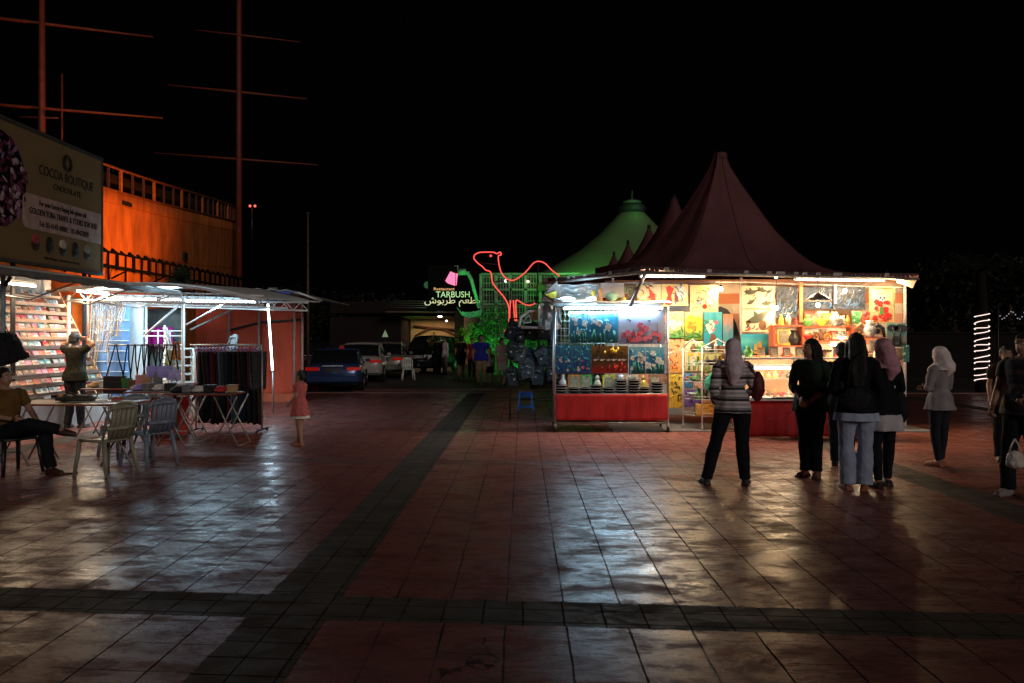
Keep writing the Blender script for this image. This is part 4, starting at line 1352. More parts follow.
stall2()
fluoro(P(186, 301, 15.0), P(256, 302, 14.9), 'long cool tube along the front of the white trussed roof', False, 24, back=6)
fluoro((-8.1, 15.2, 2.36), (-7.0, 15.2, 2.36), 'cool tube at the left end of the white trussed roof', False, 26, back=5)
fluoro((-7.6, 16.7, 2.42), (-6.4, 16.7, 2.42), 'cool tube deep under the white trussed roof', False, 24, back=5)
# magenta cloth and grey tarp behind
a, b = P(146, 327, 18.2), P(172, 347, 18.2)
MB().grid(lambda u, v: (a.x + (b.x - a.x) * u, 18.2 + .04 * math.sin(u * 14), a.z + (b.z - a.z) * v), 20, 6, thick=(0, .01, 0)).build('hanging_cloth', M('cloth_magenta', (0.45, 0.02, 0.22), .8), label='magenta cloth hanging behind the white rails', cat='cloth')
a, b = P(141, 309, 18.5), P(186, 350, 18.5)
MB().grid(lambda u, v: (a.x + (b.x - a.x) * u, 18.5 + .05 * math.sin(u * 9 + v * 4), a.z * (1 - v)), 20, 12, thick=(0, .01, 0)).build('grey_tarpaulin', M('tarp_grey', (0.17, 0.18, 0.17), .6), label='grey tarpaulin closing the back of the white stall', cat='tarpaulin')
for px, y0, y1, nm, cc in ((176, 342, 360, 'orange brown', (0.45, 0.15, 0.04)), (169, 350, 366, 'pale green', (0.5, 0.6, 0.4))):
    a = P(px, y0, 14.0); b = P(px, y1, 14.0)
    q = MB().grid(lambda u, v: (a.x + (u - .5) * (.10 + .06 * v), 14.0 + .02 * math.sin(u * 9), a.z + (b.z - a.z) * v), 10, 5, thick=(0, .02, 0))
    q.build('scarf', M('scarf_' + nm.replace(' ', ''), cc, .8), label='%s scarf hanging by the white rails' % nm, cat='scarf')

# black bags hanging at the far left, on the post
q = thing('black_bag_bunch', 'large black bag hanging on the stall post at the left edge', 'bag', P(8, 345, 10.9))
z = ZZ(335, 10.9)
k_ = MB()
k_.prism([P(-8, 332, 10.95), P(6, 333, 10.95), P(17, 345, 10.9), P(25, 357, 10.9), P(12, 362, 10.9), P(-4, 366, 10.9)], (0, .12, 0))
k_.prism([P(0, 330, 11.1), P(12, 334, 11.1), P(20, 350, 11.1), P(2, 356, 11.1)], (0, .12, 0)); remesh(k_, .014, 4, .05, .10).build('bag_body', BLACKF, q)
MB().tube([P(4, 342, 10.9), P(6, 326, 10.95), P(12, 343, 10.9)], .010, 6).build('strap', BLACKF, q)

# ================================================================== THIRD TENT: red curtain
def tent3():
    s = thing('curtain_tent', 'dark red curtained tent with shabby curved roof beyond the clothes rack', 'tent', (-7, 20, 0))
    cm = M('curtain_red', (0.52, 0.085, 0.045), .8, scale=1.5, var=.14, stretch=(1, 1, .5), bump=.3)
    xa, xb = XX(196, 20.5), XX(302, 20.5)
    def cur(u, v):
        return (xa + (xb - xa) * u, 20.5 + .018 * math.sin(u * 31 + math.sin(u * 9)) + .03 * math.sin(v * 5 + u * 12), .12 + 2.42 * v)
    MB().grid(cur, 120, 16, thick=(0, .01, 0)).build('curtain', cm, s)
    sd = MB().grid(lambda u, v: (xb + .01 - .78 * u, 20.5 + 2.5 * u, .12 + 2.42 * v), 10, 6, thick=(-.01, 0, 0)); sd.build('side_curtain', cm, s)
    cr_ = MB().tube([P(230, 330, 20.4), P(262, 322, 20.4), P(303, 319.5, 20.4)], .03, 6); cr_.build('cross_bar', DARKM, s)
    c2 = MB().tube([P(190, 330, 18.5), P(235, 308, 19.5), P(275, 304, 20.3)], .03, 6); c2.build('roof_bow', RUST, s)
    for px in (229, 259, 294.5, 302.5):
        MB().tube([(XX(px, 20.35), 20.35, 0), (XX(px, 20.35), 20.35, 2.5)], .032, 8).build('post', M('post_pinkgrey', (0.35, 0.25, 0.23), .5), s)
    MB().box(((XX(262, 20.3) + XX(304, 20.3)) / 2, 20.28, .10), (XX(304, 20.3) - XX(262, 20.3), .10, .20)).build('base_board', M('base_orange', (0.45, 0.09, 0.03), .6), s)
    # shabby roof
    def rf(u, v):
        x = XX(240, 20) + (XX(322, 19.3) - XX(240, 20)) * u
        z = 2.60 + .16 * math.sin(PI * min(1, u * .6 + .3)) * (1 - v * .4) - .42 * max(0, u - .70) ** 1.0 + .02 * math.sin(u * 40)
        return (x, 18.9 + 3.8 * v, z)
    MB().grid(rf, 40, 8, thick=(0, 0, .03)).build('roof_sheet', M('roof_old', (0.22, 0.21, 0.18), .8, scale=3, var=.4), s)
    eb = MB()
    eb.tube([P(288, 291, 18.9), P(300, 293, 18.9), P(322, 301, 18.9)], .03, 6)
    eb.tube([P(275, 302, 18.9), P(300, 301, 18.9), P(320, 302, 18.9)], .02, 6)
    eb.build('eave_pole', RUST, s)
    bt_ = MB()
    pts = [P(240, 292, 18.6), P(262, 291, 18.6), P(292, 292, 18.7), P(284, 299, 18.6), P(268, 303, 18.5), P(255, 300, 18.5)]
    bt_.prism(pts, (0, .04, 0)); bt_.build('blue_flap', M('flap_blue', (0.03, 0.07, 0.30), .6, scale=5, var=.4), s)
    # dark far side interior
    return s


tent3()
fluoro(P(268, 304, 17.5), P(272.5, 370, 17.4), 'tall upright tube lamp standing before the red curtain', False, 12, face=(.4, -1, 0), r=0.018)
MB().tube([(P(272.5, 370, 17.4).x, 17.44, 0), (P(272.5, 370, 17.4).x, 17.44, 1.0)], .02, 8).build('lamp_stick', STEEL, label='thin stick below the upright tube lamp by the red curtain', cat='pole')

# small fan palm silhouette between stall roof and ship
pl = thing('fan_palm', 'small dark fan palm rising behind the stall roofs before the ship', 'palm', (XX(180, 19.5), 19.5, 0))
MB().tube([(XX(180, 19.5), 19.5, 0), (XX(181, 19.5), 19.5, 3.0)], [.08, .05], 8).build('trunk', M('palm_trunk', (0.07, 0.05, 0.035), .9), pl)
fr = MB(); rb = random.Random(4)
for i in range(22):
    w = rb.uniform(0, 2 * PI); e = rb.uniform(-.2, 1.3); c0 = V((XX(181, 19.5), 19.5, 3.0))
    d = V((math.cos(w) * math.cos(e), math.sin(w) * math.cos(e), math.sin(e)))
    for k in range(7):
        dd = (d + V((rb.uniform(-.3, .3), rb.uniform(-.3, .3), rb.uniform(-.3, .3)))).normalized()
        fr.tube([c0, c0 + dd * .25, c0 + dd * rb.uniform(.40, .55) + V((0, 0, -.06))], [.004, .012, .002], 4)
fr.build('crown', M('palm_leaf', (0.025, 0.035, 0.02), .8), pl)

# ================================================================== MAIN SOUVENIR STALL
EX = [V((-0.15, 16.5, 0))]
CR = P(918, 275, 14.3)       # right front eave corner
CL = P(640, 268, 13.0)       # left front corner
CW = P(543, 280, 15.6)       # far left corner
PK = P(720, 155, 17.0)
SX1 = XX(905, 14.9)


def stall():
    s = thing('souvenir_stall', 'big souvenir stall under a dark red peaked tent on the right', 'stall', (4.0, 15, 0))
    tent = M('tent_maroon', (0.145, 0.050, 0.052), .75, scale=1.1, var=.28, stretch=(1, 1, .35), bump=1.0)
    base = [CR, CL, CW, V((XX(560, 20.5), 20.5, 2.76)), V((5.0, 22.5, 2.76)), V((8.6, 19.5, 2.76))]
    # resample base polygon
    pts = []
    nb = len(base)
    per = 14
    for i in range(nb):
        a, b = base[i], base[(i + 1) % nb]
        for k in range(per):
            t = k / per
            p = a.lerp(b, t); p.z += -.03 * math.sin(PI * t)
            pts.append(p)
    n = len(pts)
    rings = []
    prof = [(0.0, 0.0), (.08, .006), (.18, .018), (.28, .032), (.37, .055), (.44, .088), (.5, .135), (.56, .20), (.61, .27), (.68, .37), (.74, .48), (.81, .62), (.88, .76), (.94, .90), (.968, 1.0)]
    for t, hh in prof:
        ring = []
        for j, p in enumerate(pts):
            sag = .035 * math.sin(j * 2 * PI / 7) * (1 - t) + .03 * noise.noise(V((j * .4, t * 3, 1.3)))
            ring.append(V((p.x + (PK.x - p.x) * t, p.y + (PK.y - p.y) * t, p.z + (PK.z - p.z) * (hh + sag * .8 * hh))))
        rings.append(ring)
    MB().loft(rings, cap=False).build('tent_roof', tent, s)
    MB().lathe((PK.x, PK.y, PK.z), [(.16, -.10), (.14, .03), (.05, .06)], 14).build('peak_cap', tent, s)
    # seams from eave to peak
    sm = MB()
    for j in range(0, n, 7):
        sm.tube([r[j] + V((0, 0, .004)) for r in rings], .008, 4)
    sm.build('seam', M('seam_maroon', (0.10, 0.03, 0.03), .8), s)
    # scalloped lace eave trim
    tr = MB()
    for i in range(3):
        a, b = [(CW, CL), (CL, CR), (CR, base[5])][i]
        m = int((b - a).length / .085)
        for k in range(m):
            p = a.lerp(b, (k + .5) / m); p.z -= .03 * math.sin(PI * (k + .5) / m)
            d = (b - a).normalized()
            nz = random.uniform(.02, .07)
            tr.prism([p + d * -.045 + V((0, 0, .03)), p + d * .045 + V((0, 0, .03)), p + d * .03 - V((0, 0, nz)), p + d * -.03 - V((0, 0, nz))], V((-d.y, d.x, 0)) * .012, int(random.random() < .16))
    tr.build('eave_trim', [M('trim_dark', (0.10, 0.06, 0.06), .8), M('trim_pale', (0.55, 0.52, 0.48), .7)], s)
    fb = MB()
    for a, b in ((CW, CL), (CL, CR), (CR, base[5])):
        fb.tube([a - V((0, 0, .07)), b - V((0, 0, .07))], .028, 8)
    fb.tube([CL + V((0, .05, -.08)), (CL + PK) / 2 + V((0, 0, -1.2))], .03, 8)
    fb.build('eave_beam', RUST, s)
    # striped canvas walls
    strp = striped('canvas_striped', [(0.70, 0.26, 0.13), (0.72, 0.60, 0.48), (0.74, 0.38, 0.24), (0.74, 0.64, 0.52)], 'Z', .19)
    xl = XX(604, 15.4)
    def bw(u, v):
        return (xl + (SX1 - xl) * u, 15.25 - .35 * u + .02 * math.sin(u * 45 + v * 3), 2.72 * v)
    MB().grid(bw, 80, 12, thick=(0, .012, 0)).build('back_wall', strp, s)
    MB().grid(lambda u, v: (SX1 + .02, 14.9 + 3.6 * u, .0 + 2.68 * v), 6, 10, thick=(.01, 0.01, 0)).build('side_wall', strp, s)
    fl = P(918, 275, 14.2)
    MB().prism([P(899, 277, 14.35), P(919, 275, 14.25), P(913, 288, 14.3), P(900, 283, 14.4)], (0, .03, 0)).build('corner_flap', strp, s)
    # inner ceiling edge cloth and posts
    for px, Y in ((613, 15.0), (741, 14.9), (905, 14.6)):
        MB().tube([(XX(px, Y), Y, 0), (XX(px, Y), Y, 2.74)], .026, 8).build('post', WHITEP, s)
    MB().tube([P(630, 306, 13.3), P(647, 270, 13.1)], .03, 8).build('brace', STEEL, s)
    MB().tube([P(605, 283, 15.1), P(742, 282, 14.8), P(905, 288, 14.6)], .016, 6).build('wall_rail', WHITEP, s)
    # raised floor
    MB().box(((xl + SX1) / 2, 14.6, .012), (SX1 - xl, 1.5, .02)).build('floor_mat', M('mat_grey', (0.22, 0.24, 0.26), .35), s)
    return s


stall()
# silver foil sheets and clutter at the left corner of the stall
def foil(px0, py0, px1, py1, Y, nm, lb, cc, seed, rough=.35, metal=.3):
    a, b = P(px0, py0, Y), P(px1, py1, Y)
    def fn(u, v):
        p = V((a.x + (b.x - a.x) * u, Y, a.z + (b.z - a.z) * v))
        nn = noise.noise(V((u * 3 + seed, v * 2.2, seed)))
        n2 = noise.noise(V((u * 7 + seed, v * 6, seed * 2)))
        p.y += .16 * nn + .05 * n2; p.z += .07 * nn
        return p
    return MB().grid(fn, 30, 16, thick=(0, .006, 0)).build(nm, M('foil_' + nm + str(seed), cc, rough, metal, scale=3, var=.4), label=lb, cat='sheet')


foil(545, 284, 600, 300, 14.9, 'plastic_sheet', 'crumpled silver plastic sheet at the left corner of the tent', (0.55, 0.57, 0.56), 1.0)
foil(553, 298, 597, 309, 14.2, 'plastic_sheet', 'shiny grey plastic sheet folded over the top of the wheeled cart', (0.62, 0.64, 0.64), 2.3)
foil(538, 303, 560, 330, 14.9, 'plastic_sheet', 'pale plastic sheet hanging between bag rack and cart', (0.42, 0.42, 0.40), 3.7)
q = MB().prism([P(545, 293, 14.6), P(557, 281, 14.6), P(563, 296, 14.6), P(553, 303, 14.6), P(541, 300, 14.6)], (0, .03, 0))
q.build('banner', M('banner_brown', (0.18, 0.15, 0.14), .7), label='brown grey torn banner at the tip of the silver sheets', cat='banner')
q = MB().prism([P(545, 294.5, 14.56), P(556.5, 291, 14.56), P(556, 301, 14.56)], (0, .02, 0))
q.build('pennant', M('pennant_yellow', (0.75, 0.75, 0.10), .6), label='small yellow triangular pennant on the brown banner', cat='pennant')
q = MB().box((P(583, 282, 14.9).x + .4, 15.0, P(583, 290, 14.9).z), (.75, .05, .28)); q.build('white_box', WHITEP, label='white board hanging at the upper left of the striped wall', cat='board', bevel=.01)
q = MB()
a = P(533, 327, 15); 
q.tube([P(519, 327, 15), P(521, 317, 15), P(529, 311.5, 15), P(548, 309, 15), P(546, 328, 15), P(521, 327, 15)], .028, 6)
q.tube([P(523, 322, 15), P(529, 315, 15), P(531, 322, 15), P(523, 323, 15)], .018, 5)
q.build('tube_arch', WHITEP, label='rounded white tube frame above the hanging backpacks', cat='arch')
q = MB().prism([P(530, 312, 15.1), P(549, 310, 15.1), P(546, 322, 15.1), P(531, 320, 15.1)], (0, .02, 0)); q.build('banner', M('banner_cream', (0.6, 0.48, 0.32), .7), label='cream cloth inside the rounded white frame above the backpacks', cat='banner')
# small figures above cart
for i, (px, y0, y1, cc, nm) in enumerate(((593, 290, 303, (0.55, 0.42, 0.05), 'gold'), (600, 288, 303, (0.6, 0.25, 0.08), 'amber'), (612, 294, 303, (0.35, 0.6, 0.42), 'jade green'), (624, 297, 303, (0.7, 0.55, 0.1), 'yellow'))):
    p = P(px, y1, 14.6); hh = (y1 - y0) * 14.6 / F
    if px == 612:
        q = MB().lathe(p, [(.05, 0), (.03, .02), (.12, .10), (.13, .14), (.06, .19), (.02, .2)], 16)
    else:
        q = MB().lathe(p, [(.05, 0), (.055, hh * .3), (.03, hh * .6), (.045, hh * .75), (.02, hh)], 12)
    q.build('figurine', M('fig_' + nm.replace(' ', ''), cc, .35), base=p, label='%s ornament on the top shelf behind the cart' % nm, cat='ornament')
q = MB().box((P(608, 303, 14.6).x, 14.62, P(608, 304, 14.6).z - .012), (1.0, .2, .025)); q.build('shelf', WOOD, label='narrow wooden shelf carrying small ornaments behind the cart top', cat='shelf')

fluoro(P(641, 276.5, 13.6), P(704, 276.5, 13.7), 'left fluorescent tube under the front eave of the peaked tent', True, 88)
fluoro(P(796, 279.5, 14.1), P(884, 280.5, 14.15), 'right fluorescent tube under the front eave of the peaked tent', True, 62)
bulb(P(776, 276, 14.2), 'bare bulb glowing highest between the two eave tubes', 18, drop=.1)
bulb(P(776.5, 308, 14.4), 'bare bulb before the grey seascape picture', 14, drop=.5)
bulb(P(818, 305, 13.6), 'bulb under a wide metal shade above the counter', 46, shade=True, drop=.45)
bulb(P(899, 281, 14.35), 'bare bulb at the right end of the striped wall', 14, drop=.05)
bulb(P(845, 291, 14.4), 'bare bulb in front of the dark wave picture', 12, drop=.15)
bulb(P(721, 289, 14.6), 'bare bulb left of the dolphin pictures', 12, drop=.15)

fluoro(P(562, 300, 14.1), P(592, 299, 14.1), 'short cool tube tucked among the silver sheets above the cart', False, 16, face=(0, .8, .3), back=.5, r=.012)

# ------------------------------------------------------------------ paintings
def painting(px0, py0, px1, py1, Y, mats, label, art=None, group=None, tilt=0, frame=None, wallrot=0):
    a, b = P(px0, py1, Y), P(px1, py0, Y)
    w, h = b.x - a.x, b.z - a.z
    t = thing('painting', label, 'painting', ((a.x + b.x) / 2, Y, a.z), group=group)
    cv = MB().box(((a.x + b.x) / 2, Y, (a.z + b.z) / 2), (w, .02, h))
    cv.build('canvas', mats[0], t)
    if art:
        def pt(u, v): return V((a.x + w * u, Y - .0105, a.z + h * v))
        for i, (mt, fn) in enumerate(art):
            q = MB(); fn(q, pt, w, h)
            q.build('painted_motif', mt, t)
    if frame:
        f = MB()
        for (x, z, sx, sz) in (((a.x + b.x) / 2, a.z - .012, w + .05, .025), ((a.x + b.x) / 2, b.z + .012, w + .05, .025), (a.x - .012, (a.z + b.z) / 2, .025, h), (b.x + .012, (a.z + b.z) / 2, .025, h)):
            f.box((x, Y - .005, z), (sx, .035, sz))
        f.build('frame', frame, t)
    return t


def disc(q, c, r, rz=1.0, n=12, d=.004):
    q.prism([c + V((math.cos(2 * PI * i / n) * r, 0, math.sin(2 * PI * i / n) * r * rz)) for i in range(n)], (0, -d, 0))


def poly(q, pt, uv, d=.004):
    q.prism([pt(u, v) for u, v in uv], (0, -d, 0))


def flowers(seed, n, r, u0=.08, u1=.92, v0=.1, v1=.6, petals=5):
    def fn(q, pt, w, h):
        rn = random.Random(seed)
        for i in range(n):
            c = pt(rn.uniform(u0, u1), rn.uniform(v0, v1)); rr = r * rn.uniform(.6, 1.2)
            for k in range(petals):
                ww = 2 * PI * k / petals + rn.random()
                disc(q, c + V((math.cos(ww) * rr * .6, -0.0005 * k - .0012 * (i % 5), math.sin(ww) * rr * .6)), rr * .5, 1, 8)
    return fn


def stems(seed, n, u0=.08, u1=.92, top=.7, wd=.008):
    def fn(q, pt, w, h):
        rn = random.Random(seed)
        for i in range(n):
            u = rn.uniform(u0, u1); v = rn.uniform(top * .5, top); du = rn.uniform(-.06, .06)
            q.tube([pt(u, .03), pt(u + du * .5, v * .5), pt(u + du, v)], wd, 4)
            q.prism([pt(u, v * .4), pt(u + .05, v * .55), pt(u + .005, v * .5)], (0, -.003, 0))
    return fn


def strokes(seed, n, ln=.15, wd=.01, u0=.05, u1=.95, v0=.05, v1=.95, ang=None):
    def fn(q, pt, w, h):
        rn = random.Random(seed)
        for i in range(n):
            u, v = rn.uniform(u0, u1), rn.uniform(v0, v1)
            a = rn.uniform(0, PI) if ang is None else ang + rn.uniform(-.35, .35)
            l = ln * rn.uniform(.5, 1.2)
            p = [pt(u, v) + V((math.cos(a + k * .35) * l * k / 3 * 1.0, -.001 * (i % 4), math.sin(a + k * .35) * l * k / 3)) for k in range(4)]
            lo, hi = pt(0.01, 0.01), pt(.99, .99)
            p = [V((min(max(x.x, lo.x), hi.x), x.y, min(max(x.z, lo.z), hi.z))) for x in p]
            if (p[-1] - p[0]).length > .01:
                q.tube(p, [wd * .4, wd, wd, wd * .2], 4, flat=1)
    return fn


def fish(q, pt, u, v, L, ang=0, bend=.25):
    pts = []
    body = [(0, 0), (.12, .09), (.3, .15), (.5, .14), (.72, .07), (.85, .03), (1.0, .12), (.96, 0)]
    up = body + [(x, -y) for x, y in body[::-1][1:-1]]
    c = pt(u, v)
    for x, y in up:
        x2 = (x - .5) * L; y2 = (y + bend * (x - .5) ** 2 * 1.6 * (1)) * L
        pts.append(c + V((x2 * math.cos(ang) - y2 * math.sin(ang), 0, x2 * math.sin(ang) + y2 * math.cos(ang))))
    q.prism(pts, (0, -.004, 0))
    f = [(.3, .1), (.42, .32), (.52, .1)]
    q.prism([c + V((((x - .5) * L) * math.cos(ang) - (y * L) * math.sin(ang), -.001, ((x - .5) * L) * math.sin(ang) + (y * L) * math.cos(ang))) for x, y in f], (0, -.004, 0))


def school(items):
    def fn(q, pt, w, h):
        for (u, v, L, a) in items: fish(q, pt, u, v, L * w, a)
    return fn


INK = M('paint_black', (0.02, 0.02, 0.02), .5); PRED = M('paint_red', (0.62, 0.03, 0.02), .5); PWHITE = M('paint_white', (0.78, 0.76, 0.7), .5)
PPINK = M('paint_pink', (0.80, 0.16, 0.24), .5); PGREEN = M('paint_green', (0.06, 0.28, 0.06), .5); PYEL = M('paint_yellow', (0.82, 0.50, 0.04), .5)
PORG = M('paint_orange', (0.80, 0.26, 0.02), .5); PBLUE = M('paint_blue', (0.03, 0.18, 0.55), .5); PTEAL = M('paint_teal', (0.02, 0.35, 0.42), .5)
PBRN = M('paint_brown', (0.16, 0.07, 0.03), .5); POLV = M('paint_darkolive', (0.06, 0.07, 0.045), .5); PLIL = M('paint_lilac', (0.5, 0.45, 0.7), .5)
Yw = 14.75
cream = picture('pic_cream', [(0.66, 0.6, 0.42), (0.75, 0.72, 0.55), (0.72, 0.62, 0.22)], 2.5, .2, seed=1)
cream2 = picture('pic_yellow', [(0.78, 0.62, 0.22), (0.78, 0.70, 0.38), (0.75, 0.66, 0.42)], 2.5, .3, seed=4)
painting(637, 284, 661, 306, Yw, [cream], 'cream painting of a red fish, top left of striped wall',
         [(PRED, school([(.62, .52, .75, 1.9)])), (INK, strokes(3, 9, .12, .008)), (PYEL, strokes(5, 5, .1, .012, v1=.4))])
painting(661.5, 284, 688, 306, Yw, [cream2], 'yellow painting with two tall red shapes and blue white curl',
         [(PRED, lambda q, pt, w, h: (poly(q, pt, [(.12, .08), (.3, .03), (.42, .12), (.36, .45), (.46, .8), (.30, .92), (.16, .84), (.24, .5)]), poly(q, pt, [(.48, .3), (.54, .1), (.6, .4), (.52, .7)]))), (PWHITE, lambda q, pt, w, h: disc(q, pt(.74, .62), .11, 1.1)), (PBLUE, strokes(8, 7, .16, .012, u0=.6)), (INK, strokes(9, 6, .1, .008, v1=.4))])
painting(690, 285, 718, 312, Yw, [cream2], 'pale yellow painting with sketched black blossoms and one red spot',
         [(INK, strokes(13, 16, .1, .006, u0=.2)), (PRED, lambda q, pt, w, h: disc(q, pt(.52, .2), .045)), (PLIL, flowers(4, 5, .04, .15, .8, .3, .8)), (PGREEN, strokes(14, 6, .07, .009, v1=.5))])
painting(668, 311.5, 684, 338, Yw, [picture('pic_palegreen', [(0.06, 0.30, 0.05), (0.45, 0.55, 0.2), (0.78, 0.62, 0.28), (0.75, 0.68, 0.45)], 3, .9, seed=7)], 'tall pale painting of cream flowers over green leaves',
         [(PWHITE, flowers(6, 4, .07, .2, .8, .3, .6)), (PGREEN, strokes(15, 7, .12, .014, v1=.3)), (PORG, strokes(16, 6, .06, .008, v0=.5))])
painting(685, 312, 702.5, 340, Yw, [picture('pic_rosebg', [(0.12, 0.2, 0.03), (0.5, 0.5, 0.12), (0.72, 0.66, 0.4)], 3, .9, seed=9)], 'painting of one big orange yellow rose',
         [(PYEL, flowers(7, 3, .16, .4, .6, .5, .62)), (PORG, flowers(8, 4, .07, .35, .65, .45, .7, 4)), (PGREEN, strokes(17, 9, .15, .02, v1=.28))])
painting(703.5, 312, 722, 352, Yw, [picture('pic_tealbg', [(0.02, 0.18, 0.3), (0.03, 0.32, 0.42), (0.12, 0.45, 0.5)], 2, .6, seed=11)], 'tall teal painting of a pale bouquet in a brown vase',
         [(PWHITE, flowers(9, 7, .05, .25, .75, .5, .82)), (PGREEN, strokes(18, 10, .12, .012, v0=.4, v1=.85)), (PBRN, lambda q, pt, w, h: poly(q, pt, [(.35, .05), (.62, .05), (.75, .25), (.6, .45), (.42, .45), (.28, .25)])), (PPINK, flowers(10, 4, .035, .3, .7, .45, .75))])
painting(723, 314, 733, 352, Yw + .02, [picture('pic_strip', [(0.05, 0.2, 0.1), (0.1, 0.3, 0.4), (0.7, 0.2, 0.05)], 5, .8, seed=12)], 'narrow dark green painting with orange top behind the woman')
painting(668, 339.5, 684, 373, Yw, [picture('pic_autumn', [(0.5, 0.16, 0.03), (0.8, 0.32, 0.05), (0.82, 0.6, 0.3), (0.7, 0.25, 0.1)], 8, .3, 2, seed=14)], 'tall painting of orange autumn leaves beside the cart',
         [(PRED, strokes(19, 12, .1, .01)), (PWHITE, strokes(20, 8, .07, .01))])
painting(684.5, 341, 703, 371, Yw, [picture('pic_paleyel', [(0.5, 0.42, 0.2), (0.78, 0.7, 0.4), (0.78, 0.74, 0.5)], 4, .6, seed=15)], 'pale yellow painting above the white wire shelves',
         [(PGREEN, stems(21, 6, top=.6)), (PYEL, flowers(22, 5, .05, v0=.3, v1=.7))])
painting(668, 374, 683, 408, Yw, [picture('pic_tiger', [(0.05, 0.03, 0.01), (0.75, 0.4, 0.03), (0.8, 0.6, 0.1), (0.1, 0.05, 0.02)], 7, .3, 2.5, seed=16)], 'lowest tall painting with black and yellow foliage beside the cart',
         [(INK, strokes(23, 14, .12, .012)), (PYEL, strokes(24, 10, .12, .012))])
# dolphins
sep = picture('pic_sepia', [(0.62, 0.46, 0.3), (0.76, 0.62, 0.45), (0.72, 0.58, 0.42)], 2.5, .2, seed=18)
painting(742, 286, 775, 308.5, Yw - .1, [sep], 'upper sepia picture of small leaping dark fish',
         [(POLV, school([(.3, .72, .5, .1), (.62, .80, .4, -.3), (.3, .3, .35, .6), (.78, .22, .42, .2), (.86, .78, .22, .8)])), (INK, strokes(26, 10, .12, .008, ang=.1))])
painting(742, 309.5, 775, 332, Yw - .1, [sep], 'lower sepia picture of one large dark dolphin and a shell',
         [(POLV, school([(.55, .66, .85, .55)])), (PBRN, lambda q, pt, w, h: (disc(q, pt(.62, .3), .075, 1.2), disc(q, pt(.18, .42), .045))), (INK, strokes(27, 8, .12, .010, v1=.2, ang=0)), (PRED, strokes(28, 4, .12, .012, v1=.12, ang=0))])
dk = picture('pic_darkwave', [(0.012, 0.016, 0.025), (0.025, 0.035, 0.055), (0.09, 0.11, 0.14), (0.015, 0.02, 0.035)], 4, .2, 2, seed=20)
for (x0, y0, x1, y1, lb, sd) in ((776, 287, 797, 318, 'grey blue seascape painting with blue foot, beside the dolphins', 30), (800, 287, 831.5, 309, 'dark wave painting behind the shaded lamp', 33), (833, 287, 865, 309.5, 'dark wave painting with white foam, right of the white strip', 36)):
    painting(x0, y0, x1, y1, Yw - .12, [dk], lb, [(M('paint_foam', (0.4, 0.42, 0.42), .5), strokes(sd, 7, .14, .006, ang=.1)), (M('paint_slate', (0.06, 0.09, 0.13), .5), strokes(sd + 1, 12, .16, .014, ang=-.1)), (M('paint_dusk', (0.05, 0.14, 0.3), .5), strokes(sd + 2, 5, .14, .016, v1=.3, ang=.05)), (INK, school([(.5, .6, .5, .3), (.7, .35, .35, -.3)]))])
MB().box((P(798.5, 300, Yw).x, Yw - .13, P(0, 303, Yw).z), (.06, .03, .72)).build('wooden_strip', M('strip_or', (0.7, 0.25, 0.08), .5), label='orange upright strip between the seascapes', cat='strip')
MB().box((P(832.3, 296, Yw).x, Yw - .14, P(0, 295, Yw).z), (.035, .03, .34)).build('wooden_strip', WHITEP, label='white upright strip between the two dark wave paintings', cat='strip')
painting(741, 334, 774, 358, Yw - .2, [picture('pic_sea', [(0.02, 0.05, 0.12), (0.02, 0.3, 0.42), (0.1, 0.5, 0.5), (0.04, 0.35, 0.5)], 1.5, 1.1, .6, seed=22)], 'turquoise painting of a golden sailing ship behind the striped blouse woman',
         [(M('paint_gold', (0.75, 0.55, 0.12), .5), lambda q, pt, w, h: (poly(q, pt, [(.35, .28), (.66, .28), (.6, .18), (.4, .18)]), poly(q, pt, [(.38, .32), (.5, .32), (.49, .62), (.40, .55)]), poly(q, pt, [(.52, .32), (.66, .34), (.60, .66), (.53, .70)]))), (INK, lambda q, pt, w, h: poly(q, pt, [(.05, .08), (.95, .06), (.95, .12), (.05, .13)]))])
painting(871, 288.5, 893, 322, Yw - .35, [picture('pic_dragon', [(0.65, 0.06, 0.03), (0.74, 0.42, 0.22), (0.72, 0.6, 0.38), (0.55, 0.5, 0.22)], 4, .7, seed=24)], 'framed red and cream picture with white masked dancer at right end',
         [(PRED, flowers(41, 14, .05, .15, .85, .05, .6)), (PWHITE, lambda q, pt, w, h: disc(q, pt(.5, .68), .06)), (INK, lambda q, pt, w, h: (disc(q, pt(.42, .72) + V((0, -.004, 0)), .02), disc(q, pt(.58, .72) + V((0, -.004, 0)), .02), disc(q, pt(.5, .66) + V((0, -.004, 0)), .015))), (PGREEN, lambda q, pt, w, h: poly(q, pt, [(.35, .2), (.65, .2), (.6, .45), (.4, .45)]))], frame=M('frame_olive', (0.4, 0.36, 0.14), .5))
painting(886.5, 323, 906, 347, Yw - .42, [picture('pic_beach', [(0.02, 0.03, 0.03), (0.2, 0.2, 0.16), (0.1, 0.3, 0.32), (0.25, 0.4, 0.4)], 2.5, 1.0, seed=26)], 'dark painting of palms on a beach at the right end',
         [(INK, lambda q, pt, w, h: (q.tube([pt(.3, .1), pt(.36, .5), pt(.3, .8)], .012, 5), q.tube([pt(.7, .1), pt(.66, .5), pt(.72, .78)], .014, 5), [disc(q, pt(*c), r, .6) for c, r in (((.3, .8), .10), ((.72, .78), .12), ((.5, .35), .08))]))])
painting(886, 348, 905, 360, Yw - .42, [picture('pic_small', [(0.3, 0.06, 0.03), (0.4, 0.3, 0.2), (0.1, 0.1, 0.1)], 4, .5, seed=27)], 'small dim painting below the beach painting')
